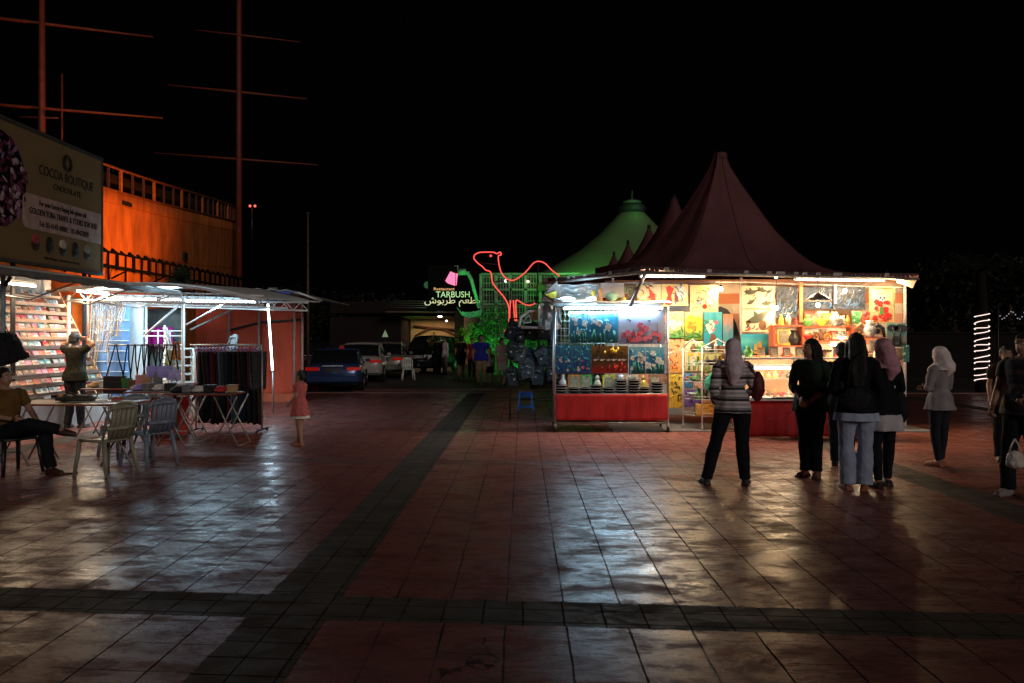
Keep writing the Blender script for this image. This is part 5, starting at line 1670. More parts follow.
painting(903, 345, 909, 362, Yw - .5, [M('neon_teal_off', (0.03, 0.16, 0.14), .5)], 'narrow green lettered strip at the right end of the stall', [(M('strip_white', (0.4, 0.6, 0.5), .5), strokes(44, 8, .05, .008))])

SMALL = [(852, 311, 860.5, 323, Yw - .35, 'palm green', (0.05, 0.25, 0.06), 'left of a pair right of the dark wave painting'), (861.5, 311, 870, 323, Yw - .35, 'brick red', (0.5, 0.08, 0.04), 'right of a pair beside the framed dancer'),
         (852, 324, 861, 336, Yw - .35, 'dark brown', (0.12, 0.06, 0.03), 'above the small orange shelf'), (862, 324, 870, 336, Yw - .35, 'golden', (0.6, 0.38, 0.08), 'below the brick red one'),
         (684.5, 373, 693, 388, Yw, 'sea blue', (0.04, 0.2, 0.4), 'behind the wire rack, upper left'), (694, 373, 703, 388, Yw, 'pale rose', (0.6, 0.3, 0.3), 'behind the wire rack, upper middle'),
         (704, 353.5, 721, 372, Yw, 'olive', (0.25, 0.25, 0.06), 'directly under the teal bouquet'), (684.5, 389.5, 702, 407, Yw, 'violet', (0.2, 0.1, 0.35), 'lowest behind the wire rack'),
         (704, 373.5, 721, 392, Yw, 'black and white', (0.3, 0.3, 0.3), 'behind the wire rack, right'), (606, 287, 619, 300, Yw + .3, 'orange', (0.6, 0.2, 0.04), 'high at the left end of the striped wall'), (620.5, 287, 635, 303, Yw + .3, 'pale green', (0.35, 0.5, 0.3), 'high left, beside the red fish painting')]
for i, (x0, y0, x1, y1, Y_, nm, cc, where) in enumerate(SMALL):
    painting(x0, y0, x1, y1, Y_, [picture('small_%d' % i, [tuple(k * .25 for k in cc), cc, tuple(min(.8, k * 1.6 + .12) for k in cc), tuple(k * .5 for k in cc)], 4.5, .5, 1.8, seed=200 + i)], 'small %s picture %s' % (nm, where),
             [([PWHITE, INK, PYEL][i % 3], strokes(210 + i, 9, .05, .007)), ([PGREEN, PRED, INK][i % 3], flowers(230 + i, 4, .025, v0=.15, v1=.8, petals=4))])

# black arched panel behind pictures (two big bows)
ar = MB()
ar.prism([P(x, y, Yw + .1) for x, y in ((708, 311), (714, 307.5), (721, 306.5), (727, 309), (732, 315), (736, 323), (739, 333), (741, 345), (742, 356), (730, 356), (728, 345), (726, 333), (724, 322), (720, 315), (714, 312))], (0, .03, 0))
ar.build('arched_panel', M('arch_black', (0.018, 0.018, 0.022), .5), label='black curved board behind the teal bouquet painting', cat='board')
ar = MB(); pts_o = []; pts_i = []
for i in range(13):
    t = i / 12
    pts_o.append(P(862 + 24 * math.sin(t * PI / 2), 312 + 45 * (1 - math.cos(t * PI / 2)), Yw - .3)); pts_i.append(P(860 + 17 * math.sin(t * PI / 2), 318 + 40 * (1 - math.cos(t * PI / 2)), Yw - .3))
ar.prism(pts_o + pts_i[::-1], (0, .03, 0)); ar.build('arched_panel', M('arch_cream', (0.6, 0.5, 0.35), .5), label='pale curved board near the palm beach painting', cat='board')

# ------------------------------------------------------------------ display counter
def counter():
    x0, x1 = XX(744, 13.1), XX(893, 13.1)
    Yf, Yk = 13.1, 13.75
    s = thing('glass_counter', 'glass display counter with red cloth front below the pictures', 'counter', ((x0 + x1) / 2, 13.4, 0))
    zc = ZZ(397, 13.1); zt = ZZ(359, 13.1); w = x1 - x0; cx = (x0 + x1) / 2
    MB().box((cx, (Yf + Yk) / 2, zc - .03), (w, Yk - Yf, .04)).build('deck', WHITEP, s)
    def cl(u, v):
        return (x0 + w * u, Yf - .02 - .012 * math.sin(u * 90) * v - .02 * v, (zc - .01) * (1 - v) + .02 * v)
    MB().grid(cl, 140, 10, thick=(0, .008, 0)).build('cloth_front', REDC, s)
    MB().grid(lambda u, v: (x0 - .01 - .01 * math.sin(u * 30) * v, Yf + (Yk - Yf) * u, (zc - .01) * (1 - v) + .02 * v), 20, 6, thick=(.008, 0, 0)).build('cloth_side', REDC, s)
    mk = MB(); rn = random.Random(8)
    for i in range(16):
        u = rn.uniform(.08, .95); v = rn.uniform(.1, .9); p = V((x0 + w * u, Yf - .062, zc * (1 - v) + .03))
        mk.tube([p, p + V((rn.uniform(.02, .10), -.004, rn.uniform(-.05, .03))), p + V((rn.uniform(.08, .16), 0, rn.uniform(-.02, .06)))], .0045, 4)
    mk.build('cloth_print', M('print_pale', (0.55, 0.2, 0.18), .5), s)
    # glass case
    for y in (Yf + .02, Yk - .02):
        MB().box((cx, y, (zc + zt) / 2), (w - .04, .006, zt - zc - .03)).build('glass_pane', GLASSM, s)
    MB().box((cx, (Yf + Yk) / 2, zt), (w, Yk - Yf, .012)).build('glass_top', GLASSM, s)
    MB().box((cx, (Yf + Yk) / 2 + .05, (zc + zt) / 2 - .02), (w - .06, Yk - Yf - .16, .006)).build('glass_shelf', GLASSM, s)
    fr = MB()
    for y in (Yf, Yk):
        for z in (zc + .005, zt + .012):
            fr.box((cx, y, z), (w + .02, .022, .022))
    for x in (x0, x0 + w / 3, x0 + 2 * w / 3, x1):
        for y in (Yf, Yk):
            fr.box((x, y, (zc + zt) / 2), (.02, .02, zt - zc))
    fr.build('frame', M('frame_alu', (0.5, 0.48, 0.42), .35, .8), s)
    MB().box((cx, Yk - .05, (zc + zt) / 2), (w - .08, .01, zt - zc - .06)).build('back_board', M('case_back', (0.8, 0.42, 0.2), .6), s)
    return x0, x1, zc, zt


x0c, x1c, zc, zt = counter()
fluoro((x0c + .15, 13.30, zt - .16), (x0c + 1.15, 13.30, zt - .16), 'glaring tube inside the left part of the glass counter', True, 17, face=(0, -.3, -1))
fluoro((x0c + 1.45, 13.30, zt - .16), (x0c + 2.2, 13.30, zt - .16), 'tube inside the right part of the glass counter', True, 16, face=(0, -.3, -1))
rb = random.Random(77)
SC = {'gold': (0.70, 0.46, 0.10), 'cream': (0.72, 0.64, 0.48), 'orange': (0.72, 0.24, 0.05), 'black': (0.02, 0.02, 0.02), 'white': (0.78, 0.77, 0.72), 'brown': (0.22, 0.10, 0.05), 'green': (0.12, 0.35, 0.08), 'red': (0.55, 0.04, 0.03), 'silver': (0.5, 0.5, 0.5), 'yellow': (0.8, 0.6, 0.08)}


def souvenir(kind, p, s, cn, label, group=None):
    mt = M('souv_' + cn, SC[cn], .38, .5 if cn in ('gold', 'silver') else 0, scale=18, var=.35)
    q = MB(); p = V(p)
    if kind == 'vase':
        q.lathe(p, [(.22 * s, 0), (.24 * s, .03 * s), (.42 * s, .35 * s), (.36 * s, .6 * s), (.16 * s, .8 * s), (.24 * s, 1.0 * s), (.20 * s, .98 * s)], 16)
    elif kind == 'bowl':
        q.lathe(p, [(.2 * s, 0), (.22 * s, .05 * s), (.5 * s, .35 * s), (.62 * s, .6 * s), (.58 * s, .58 * s), (.4 * s, .3 * s), (.1 * s, .12 * s)], 18)
    elif kind == 'bottle':
        q.lathe(p, [(.2 * s, 0), (.21 * s, .6 * s), (.09 * s, .78 * s), (.08 * s, .95 * s), (.1 * s, 1.0 * s)], 12)
    elif kind == 'figurine':
        q.lathe(p, [(.25 * s, 0), (.25 * s, .06 * s), (.2 * s, .1 * s), (.24 * s, .4 * s), (.14 * s, .65 * s), (.08 * s, .7 * s)], 12)
        q.ell(p + V((0, 0, .82 * s)), (.13 * s, .13 * s, .15 * s), 10, 8)
        q.tube([p + V((-.22 * s, 0, .45 * s)), p + V((0, -.1 * s, .6 * s)), p + V((.22 * s, 0, .45 * s))], .05 * s, 6)
    elif kind == 'plate':
        q.lathe(V((0, 0, 0)), [(.1, 0), (.3 * s, .02), (.5 * s, .05), (.48 * s, .035), (.28 * s, .01), (.05, -.01)], 20)
        for v in q.v:
            y, z = v.y, v.z
            v.z = p.z + y + .5 * s; v.y = p.y - z; v.x += p.x
    elif kind == 'picture_frame':
        q.box(p + V((0, 0, .5 * s)), (.75 * s, .025, 1.0 * s), rx=-.15, mi=0)
        q.box(p + V((0, -.02, .5 * s)), (.5 * s, .012, .72 * s), rx=-.15, mi=1)
    elif kind == 'carving':  # elephant-like arched carving
        q.tube([p + V((-.4 * s, 0, 0)), p + V((-.3 * s, 0, .5 * s)), p + V((0, 0, .75 * s)), p + V((.3 * s, 0, .5 * s)), p + V((.4 * s, 0, 0))], [.08 * s, .12 * s, .15 * s, .12 * s, .07 * s], 8)
        q.ell(p + V((0, 0, .35 * s)), (.14 * s, .1 * s, .16 * s), 10, 8)
        q.box(p + V((0, 0, .02 * s)), (.95 * s, .2 * s, .04 * s))
    nm = {'plate': 'display_plate'}.get(kind, kind)
    return q.build(nm, [mt, M('photo_print', (0.3, 0.25, 0.16), .4, scale=30, var=.6)], base=p, label=label, cat=kind.replace('_', ' '), group=group)


# goods on the counter top and inside
kinds = ['box', 'vase', 'bowl', 'figurine', 'bottle', 'carving', 'picture_frame']
used_l = set()
def uniq(base, extra):
    if base not in used_l:
        used_l.add(base); return base
    l = base + ', ' + extra
    used_l.add(l); return l


mid = zc + (zt - zc) / 2
xs = x0c + .12; i = 0
lv = [('in the glass counter, lower deck', zc - .01, .14, 'lower'), ('on the inner glass shelf', mid - .017, .12, 'upper'), ('on top of the glass counter', zt + .024, .19, 'top')]
for nm_, z, s, key in lv:
    n = 20 if key != 'top' else 11
    for i in range(n):
        kd = rb.choice(['vase', 'bowl', 'figurine', 'bottle']) if key != 'top' else rb.choice(['vase', 'bowl', 'figurine', 'picture_frame', 'carving'])
        cn = rb.choice(['gold', 'cream', 'orange', 'green', 'brown', 'silver', 'red', 'black'])
        x = x0c + .16 + (x1c - x0c - .3) * i / (n - 1)
        third = '%s from left' % NTH[i]
        souvenir(kd, (x, 13.42, z), s * rb.uniform(.8, 1.1), cn, '%s %s %s, %s' % (cn, kd.replace('_', ' '), nm_, third), group='souvenirs %s' % nm_)
# black tray things on the deck edge
for px, cn, lb in ((783, 'black', 'black tray at the front edge of the counter deck'), (762, 'silver', 'pale tray at the front left edge of the counter deck')):
    x = XX(px, 12.98)
    MB().box((x, 13.0, zc - .002), (.42, .16, .035)).build('tray', M('souv_' + cn, SC[cn], .38), base=(x, 13.0, zc), bevel=.008, label=lb, cat='tray')
MB().box(((x0c + x1c) / 2, 13.0, zc - .032), (x1c - x0c, .2, .02)).build('counter_ledge', WHITEP, label='pale ledge along the front of the red clothed counter', cat='ledge', bevel=.004)

# ------------------------------------------------------------------ shelf cabinet between bulbs (orange frames)
def cabinet(px0, px1, pys, Y, mat, label, depth=.3, ybot=None, name='display_shelf'):
    x0, x1 = XX(px0, Y), XX(px1, Y)
    s = thing(name, label, 'shelf', ((x0 + x1) / 2, Y, 0))
    zs = [ZZ(p, Y) for p in pys]
    for z in zs:
        MB().box(((x0 + x1) / 2, Y, z), (x1 - x0, depth, .022)).build('shelf_board', mat, s)
    for x in (x0, x1):
        MB().box((x, Y, max(zs) / 2), (.035, depth * .9, max(zs))).build('upright', mat, s)
    return x0, x1, zs


ORANGEW = M('shelf_orange', (0.62, 0.14, 0.05), .45, stretch=(6, 1, 1), scale=3)
xa, xb, zs = cabinet(772, 800, [326, 346, 362], 14.35, ORANGEW, 'orange framed shelf below the grey seascape')
for i, (kd, cn, f, s_, lv_) in enumerate((('figurine', 'yellow', .3, .2, 0), ('bottle', 'cream', .55, .22, 0), ('figurine', 'red', .82, .14, 0), ('picture_frame', 'yellow', .38, .30, 1), ('vase', 'black', .75, .27, 1), ('carving', 'gold', .5, .24, 2))):
    souvenir(kd, (xa + (xb - xa) * f, 14.3, zs[lv_] + .012), s_, cn, '%s %s on the orange framed shelf below the seascape' % (cn, kd.replace('_', ' ')))
xa, xb, zs = cabinet(801, 850, [327, 341, 360, 378], 14.3, ORANGEW, 'long orange shelf unit behind the dark clothed people')
rq = random.Random(55)
for r_ in range(4):
    m = [13, 13, 12, 10][r_]
    for i in range(m):
        kd = rq.choice(['vase', 'figurine', 'bottle', 'bowl', 'carving', 'picture_frame'] if r_ != 2 else ['bottle', 'bottle', 'figurine', 'picture_frame'])
        cn = rq.choice(['gold', 'orange', 'brown', 'green', 'red', 'black', 'cream', 'silver', 'yellow'])
        x = xa + .08 + (xb - xa - .16) * i / (m - 1)
        souvenir(kd, (x, 14.20 + .05 * (i % 2), zs[r_] + .012), rq.uniform(.15, .21) * (1.25 if r_ == 0 else 1), cn, '%s %s, %s from left on the %s board of the long orange shelf' % (cn, kd.replace('_', ' '), NTH[i], ['top', 'second', 'third', 'lowest'][r_]), group='souvenirs on the long orange shelf')
fluoro((xa + .45, 14.14, zs[1] - .07), (xa + .85, 14.14, zs[1] - .07), 'short warm tube under the second orange shelf board', True, 8)
xa, xb, zs = cabinet(852, 881, [338, 352, 366], 14.25, ORANGEW, 'small orange shelf behind the pink scarf woman')
for i, (kd, cn, f, s_, lv_) in enumerate((('carving', 'brown', .25, .3, 0), ('vase', 'silver', .55, .3, 0), ('carving', 'black', .85, .3, 0), ('picture_frame', 'orange', .3, .2, 1), ('picture_frame', 'cream', .7, .2, 1), ('bottle', 'yellow', .6, .2, 2))):
    souvenir(kd, (xa + (xb - xa) * f, 14.2, zs[lv_] + .012), s_, cn, '%s %s on the small orange shelf behind the pink scarf woman' % (cn, kd.replace('_', ' ')))
# wide low shelf behind counter
xa, xb, zs = cabinet(735, 775, [361, 372], 14.1, WOOD, 'brown low shelf behind the left end of the glass counter')
for i, (kd, cn) in enumerate((('bowl', 'silver'), ('carving', 'brown'), ('bowl', 'orange'), ('vase', 'gold'), ('bowl', 'cream'))):
    souvenir(kd, (xa + .1 + (xb - xa - .2) * i / 4, 14.05, zs[0] + .012), .14, cn, '%s %s on the brown low shelf behind the counter' % (cn, kd))

# ------------------------------------------------------------------ white wire corner rack
def wire_rack():
    Y = 14.35
    x0, x1 = XX(683, Y), XX(727, Y)
    s = thing('wire_rack', 'white wire display rack on castors left of the striped blouse woman', 'rack', ((x0 + x1) / 2, Y, 0))
    zs = [ZZ(p, Y) for p in (414, 398, 381, 365, 352)]
    xm = XX(701, Y - .3)
    corners = [(x0, Y), (xm, Y - .38), (x1, Y - .38), (x1, Y + .05)]
    for x, y in corners:
        MB().tube([(x, y, .08), (x, y, 1.45)], .014, 8).build('upright', WHITEP, s)
        MB().tube([(x - .015, y, .04), (x + .015, y, .04)], .04, 10).build('castor', M('castor_grey', (0.3, 0.3, 0.3), .5), s)
    for z in zs:
        q = MB().prism([(x, y, z - .008) for x, y in corners], (0, 0, .012)); q.build('shelf', M('rack_cream', (0.62, 0.58, 0.5), .5), s)
        q = MB(); c4 = [V((x, y, z + .05)) for x, y in corners]
        q.tube(c4[:3], .006, 5)
        q.build('shelf_rail', WHITEP, s)
    hp_ = MB(); hp_.tube([(x0, Y, 1.45), ((x0 + xm) / 2, Y - .2, 1.60), (xm, Y - .38, 1.45)], .012, 6); hp_.tube([(xm, Y - .38, 1.45), ((x1 + xm) / 2, Y - .38, 1.60), (x1, Y - .38, 1.45)], .012, 6)
    hp_.build('top_hoop', WHITEP, s)
    rn = random.Random(12)
    nmz = ['bottom', 'second', 'third', 'fourth', 'top']
    for li, z in enumerate(zs):
        for i in range(8):
            t = (i + .5) / 8
            x = x0 + .12 + (x1 - x0 - .2) * t
            y = Y - .12 - .14 * min(1, t * 2)
            kd = rn.choice(['vase', 'bowl', 'figurine', 'bottle', 'bowl']); cn = rn.choice(['cream', 'white', 'silver', 'brown', 'green', 'black', 'gold'])
            if li == 0 and i > 2: continue
            souvenir(kd, (x, y, z + .005), rn.uniform(.13, .19), cn, '%s %s, %s from left on the %s shelf of the white wire rack' % (cn, kd, NTH[i], nmz[li]), group='souvenirs on the white wire rack')
    bk = MB().box((XX(711, Y - .3), Y - .30, zs[0] + .11), (.52, .16, .20)); bk.build('basket', M('basket_yellow', (0.62, 0.38, 0.06), .6, scale=30, var=.4), base=(XX(711, Y - .3), Y - .3, zs[0]), bevel=.01, label='yellow box on the bottom shelf of the white wire rack', cat='box')
    q = MB(); q.ell((XX(708, Y - .42), Y - .46, ZZ(382, Y)), (.07, .04, .13), 10, 8); q.ell((XX(711, Y - .42), Y - .46, ZZ(376, Y)), (.05, .04, .08), 10, 8)
    remesh(q, .01, 2, .02, .05).build('cloth', M('cloth_jade', (0.03, 0.35, 0.24), .7), label='jade green cloth hanging on the front of the white wire rack', cat='cloth')
    q = MB(); q.ell((XX(714, Y - .42), Y - .47, ZZ(389, Y)), (.09, .05, .25), 12, 8)
    remesh(q, .012, 2, .03, .08).build('shoulder_bag', BLACKF, label='black bag hanging on the front of the white wire rack', cat='bag')


wire_rack()

# ================================================================== WHEELED CART
def cart():
    Yc = 13.8; D = .75
    x0, x1 = XX(555, Yc), XX(668, Yc)
    w = x1 - x0; cx = (x0 + x1) / 2
    s = thing('wheeled_cart', 'wheeled steel cart hung with paintings above a red cloth skirt', 'cart', (cx, Yc + .35, 0))
    zt = ZZ(307, Yc); zd = ZZ(394, Yc); zs = ZZ(420, Yc); zb = ZZ(428, Yc)
    for x in (x0, x1):
        for y in (Yc, Yc + D):
            MB().tube([(x, y, .12), (x, y, zt)], .018, 8).build('upright', STEEL, s)
            c = MB().tube([(x - .016, y, .06), (x + .016, y, .06)], .06, 14).build('castor', BLACKP, s)
            MB().box((x, y, .125), (.05, .06, .03)).tube([(x - .024, y, .06), (x - .024, y, .12)], .006, 5).tube([(x + .024, y, .06), (x + .024, y, .12)], .006, 5).build('fork', STEEL, c)
    fr = MB()
    for z in (zt, zd, .16):
        fr.tube([(x0, Yc, z), (x1, Yc, z), (x1, Yc + D, z), (x0, Yc + D, z), (x0, Yc, z)], .014, 6)
    for z in (ZZ(343.5, Yc), ZZ(373, Yc)):
        fr.tube([(x0, Yc, z), (x1, Yc, z)], .008, 6)
    fr.build('frame', STEEL, s)
    MB().box((cx, Yc + D / 2, .15), (w, D, .02)).build('lower_deck', M('deck_rust', (0.25, 0.17, 0.12), .7), s)
    MB().box((cx, Yc + D / 2, zd), (w, D, .02)).build('upper_deck', M('deck_grey', (0.15, 0.15, 0.15), .7), s)
    def cl(u, v):
        return (x0 + .01 + (w - .02) * u, Yc - .022 - .003 * math.sin(u * 41 + 2 * math.sin(u * 9)) * (0.3 + v) - .004 * math.sin(u * 11 + v * 4), zd + .0 - (zd - zs) * v)
    MB().grid(cl, 120, 10, thick=(0, .006, 0)).build('cloth_skirt', REDC, s)
    for xx in (x0, x1):
        MB().grid(lambda u, v: (xx, Yc + D * u, zd - (zd - zs) * v), 10, 6, thick=(.006, 0, 0)).build('side_skirt', REDC, s)
    # canopy shade of milky plastic
    cp = MB().grid(lambda u, v: (x0 - .05 + (w + .1) * u, Yc - .12 + (D + .2) * v, zt + .06 + .05 * math.sin(PI * v) + .008 * math.sin(u * 22)), 30, 8, thick=(0, 0, .01))
    cp.build('canopy', M('canopy_milky', (0.7, 0.74, 0.76), .5, var=.1), s)
    # wire grid behind the pictures
    wg = MB()
    for i in range(28):
        x = x0 + w * (i + .5) / 28
        wg.tube([(x, Yc + .03, ZZ(378, Yc)), (x, Yc + .03, zt)], .0028, 4)
    for i in range(10):
        z = ZZ(378, Yc) + (zt - ZZ(378, Yc)) * i / 10
        wg.tube([(x0, Yc + .033, z), (x1, Yc + .033, z)], .0028, 4)
    wg.build('wire_grid', WHITEP, s)
    fluoro((x0 + .15, Yc - .03, zt - .03), (x1 - .1, Yc - .03, zt - .03), 'long cool tube along the top of the wheeled cart', False, 62, face=(0, -.35, -1), back=.9)
    Yp = Yc - .03
    und = [(0.02, 0.10, 0.06), (0.03, 0.22, 0.42), (0.05, 0.36, 0.6), (0.25, 0.55, 0.72)]
    def reef(x0, y0, x1, y1, lb, sd):
        painting(x0, y0, x1, y1, Yp, [picture('reef%d' % sd, und, 3.5, .9, 1.2, seed=sd)], lb,
                 [(PWHITE, flowers(sd, 5, .05, v0=.2, v1=.8, petals=4)), (M('paint_seagreen', (0.02, 0.16, 0.10), .5), stems(sd + 1, 7, top=.5, wd=.010)), (M('paint_sky', (0.25, 0.55, 0.7), .5), strokes(sd + 2, 12, .07, .010)), (INK, school([(.4, .6, .2, .3), (.7, .4, .18, -.3)]))])
    reef(569.5, 311.5, 587, 343, 'narrow blue reef painting at the top left of the cart', 50)
    reef(587.6, 311.5, 618, 343, 'wide blue reef painting in the top row of the cart', 55)
    painting(618.6, 311, 664, 344, Yp, [picture('pic_lav', [(0.28, 0.3, 0.45), (0.5, 0.5, 0.64), (0.66, 0.68, 0.78)], 2.2, 1.0, seed=60)], 'lavender painting of pink poppies at the top right of the cart',
             [(PPINK, flowers(61, 15, .055, v0=.08, v1=.6)), (INK, stems(62, 9, top=.65, wd=.005)), (PRED, flowers(63, 7, .03, v0=.1, v1=.4)), (M('paint_navy', (0.03, 0.03, 0.1), .5), flowers(64, 6, .02, v0=.3, v1=.8, petals=3))])
    for i, (a, b) in enumerate(((555.5, 564), (564.4, 572), (572.4, 580.5), (581, 590.5))):
        painting(a, 345, b, 373, Yp, [picture('bl%d' % i, [(0.02, 0.05, 0.22), (0.03, 0.14, 0.42), (0.08, 0.32, 0.45)], 3, .5, seed=70 + i)], 'tall narrow dark blue painting, %s in the middle row of the cart' % ['first', 'second', 'third', 'fourth'][i],
                 [(PTEAL, strokes(80 + i, 7, .06, .012)), (PPINK if i == 3 else PWHITE, flowers(84 + i, 3, .025, v0=.1, v1=.6)), (PGREEN, strokes(88 + i, 4, .06, .009))])
    painting(591.5, 346, 628, 373, Yp, [picture('pic_horses', [(0.30, 0.02, 0.015), (0.16, 0.05, 0.02), (0.10, 0.06, 0.02), (0.28, 0.14, 0.03)], 2.5, 1.0, seed=90)], 'dark red painting of white horses in the middle row of the cart',
             [(PWHITE, lambda q, pt, w, h: [fish(q, pt, u, .48, w * .15, .15) for u in (.12, .30, .48, .62, .78, .9)]), (PYEL, strokes(91, 6, .09, .018, u0=.3, u1=.7, v0=.7, v1=.85, ang=0)), (PRED, strokes(92, 10, .09, .012, v1=.25, ang=0)), (INK, strokes(93, 8, .08, .012, v0=.5, v1=.95))])
    reef(628.6, 347, 645.5, 374, 'blue green painting right of the white horses', 95)
    reef(646, 347, 664.5, 374, 'dark blue painting at the right end of the middle row', 99)
    # plates of black ware in stacks
    stacks = [(561, 3, 'first'), (574, 2, 'second'), (585, 2, 'third'), (596, 3, 'fourth'), (608, 2, 'fifth'), (621, 5, 'sixth'), (634, 5, 'seventh'), (644, 2, 'eighth'), (657, 4, 'last')]
    dish = {}
    for k, (px, n, nm) in enumerate(stacks):
        for j in range(n):
            p = V((XX(px, Yc + .15), Yc + .15, zd + .012 + j * .045))
            if not dish:
                o = MB().lathe(p, [(.06, 0), (.085, .012), (.118, .038), (.122, .046), (.112, .046), (.08, .018), (.02, .012)], 22)
                o.loft([[p + V((math.cos(2 * PI * q / 22) * r, math.sin(2 * PI * q / 22) * r, z)) for q in range(22)] for r, z in ((.117, .0465), (.124, .0465), (.124, .040), (.119, .036))], 1, cap=False)
                o = o.build('round_dish', [M('dish_black', (0.015, 0.016, 0.018), .25, scale=30), M('dish_rim', (0.5, 0.52, 0.52), .4)], base=p, cat='dish')
                dish['o'] = o
            else:
                o = dish['o'].copy(); COL.objects.link(o)
                o.location = p + V((.004 * math.sin(k * 7 + j * 3), .004 * math.cos(j * 5 + k), 0))
            o['label'] = 'black pale rimmed dish, %s from bottom of the %s stack from left on the cart' % (NTH[j], nm)
            o['group'] = 'black dishes in the %s stack on the cart' % nm
            o['category'] = 'dish'
    # second row goods behind the stacks
    rn = random.Random(14)
    for i in range(9):
        cn = ['white', 'orange', 'green', 'cream', 'yellow', 'silver', 'cream', 'gold', 'brown'][i]
        x = x0 + .16 + (w - .3) * i / 8
        kd = ['bottle', 'picture_frame', 'picture_frame', 'figurine', 'picture_frame', 'vase', 'picture_frame', 'figurine', 'picture_frame'][i]
        souvenir(kd, (x, Yc + .5, zd + .012), .30, cn, uniq('%s %s behind the black dishes on the cart' % (cn, kd.replace('_', ' ')), 'right one'))
    for i, (px, cn) in enumerate(((580, 'brown'), (596, 'cream'), (612, 'green'), (632, 'white'), (648, 'brown'))):
        q = MB().box((XX(px, Yc + .2), Yc + .2, .16 + .06), (.22, .2, .11), rz=.1 * i)
        q.box((XX(px, Yc + .2), Yc + .2, .28), (.225, .205, .015), rz=.1 * i)
        q.build('cardboard_box', M('souv_' + cn, SC[cn], .4), base=(XX(px, Yc + .2), Yc + .2, .16), label='%s box on the cart lower deck, %s from left' % (cn, ['first', 'second', 'third', 'fourth', 'fifth'][i]), cat='box')


cart()

# ================================================================== BACKPACK RACK
def backpack(label, x, y, z, s, mat, strap_to, rn):
    t = thing('backpack', label, 'backpack', (x, y, z), group='dark backpacks hanging on the stand')
    sw, sh_ = rn.uniform(.8, 1.1), rn.uniform(.85, 1.2)
    q = MB(); q.box((x, y, z), (.24 * s * sw, .13 * s, .32 * s * sh_), ry=rn.uniform(-.4, .4), rz=rn.uniform(-.7, .7)); q.ell((x, y, z + .12 * s * sh_), (.11 * s * sw, .07 * s, .10 * s), 12, 8)
    remesh(q, .013, 5, .05, .10).build('bag_body', mat, t)
    q = MB(); q.box((x + rn.uniform(-.02, .02), y - .08 * s, z - .05 * s), (.17 * s * sw, .05 * s, .15 * s * sh_), ry=rn.uniform(-.25, .25))
    remesh(q, .012, 3, .02, .06).build('front_pocket', mat, t)
    MB().tube([(x - .07 * s, y - .085 * s, z + .06 * s), (x, y - .095 * s, z + .09 * s), (x + .07 * s, y - .085 * s, z + .06 * s)], .005, 5).build('zip', M('zip_grey', (0.4, 0.4, 0.42), .3, .8), t)
    for k in (-1, 1):
        MB().tube([(x + k * .05, y, z + .13 * s), (x + k * .03, y, (z + strap_to) / 2 + .06), (x + k * .01, y + .1, strap_to)], .011, 6, flat=.5).build('strap', mat, t)
    MB().box((x + rn.uniform(-.06, .06), y - .115 * s, z - .02), (.03, .006, .03)).build('badge', M('badge_pale', (0.6, 0.6, 0.62), .4), t)


def bagrack():
    Y = 15.6
    x0, x1 = XX(510, Y), XX(553, Y)
    s = thing('bag_stand', 'dark steel stand hung with backpacks left of the wheeled cart', 'stand', ((x0 + x1) / 2, Y, 0))
    for x in (x0, x1):
        MB().tube([(x, Y, 0.02), (x, Y, 2.0)], .018, 8).build('upright', DARKM, s)
        MB().tube([(x, Y - .3, .03), (x, Y + .3, .03)], .018, 8).build('foot_bar', DARKM, s)
    for z in (2.0, 1.62, 1.25, .42):
        MB().tube([(x0, Y, z), (x1, Y, z)], .012, 8).build('cross_bar', DARKM, s)
    mats = [M('pack_black', (0.010, 0.010, 0.012), .7, bump=.4), M('pack_navy', (0.012, 0.020, 0.05), .7, bump=.4), M('pack_grey', (0.035, 0.037, 0.04), .7, bump=.4), M('pack_green', (0.010, 0.028, 0.022), .7, bump=.4)]
    nm = ['black', 'navy', 'grey', 'dark green']
    rn = random.Random(19)
    for r_, (z, zt_, n) in enumerate(((1.72, 2.0, 5), (1.33, 1.62, 5), (.92, 1.25, 4))):
        for i in range(n):
            x = x0 + .02 + (x1 - x0 - .04) * i / (n - 1) + rn.uniform(-.06, .06)
            m = (i * 3 + r_ * 2 + 1) % 4 if r_ < 2 else (0 if i != 1 else 2)
            backpack('%s backpack, %s from left in the %s row of the dark stand' % (nm[m], NTH[i], ['top', 'middle', 'bottom'][r_]), x, Y - .12 - .06 * (i % 2) - .05 * r_, z + rn.uniform(-.11, .07), rn.uniform(.85, 1.15) + (.15 if r_ == 2 else 0), mats[m], zt_, rn)


bagrack()
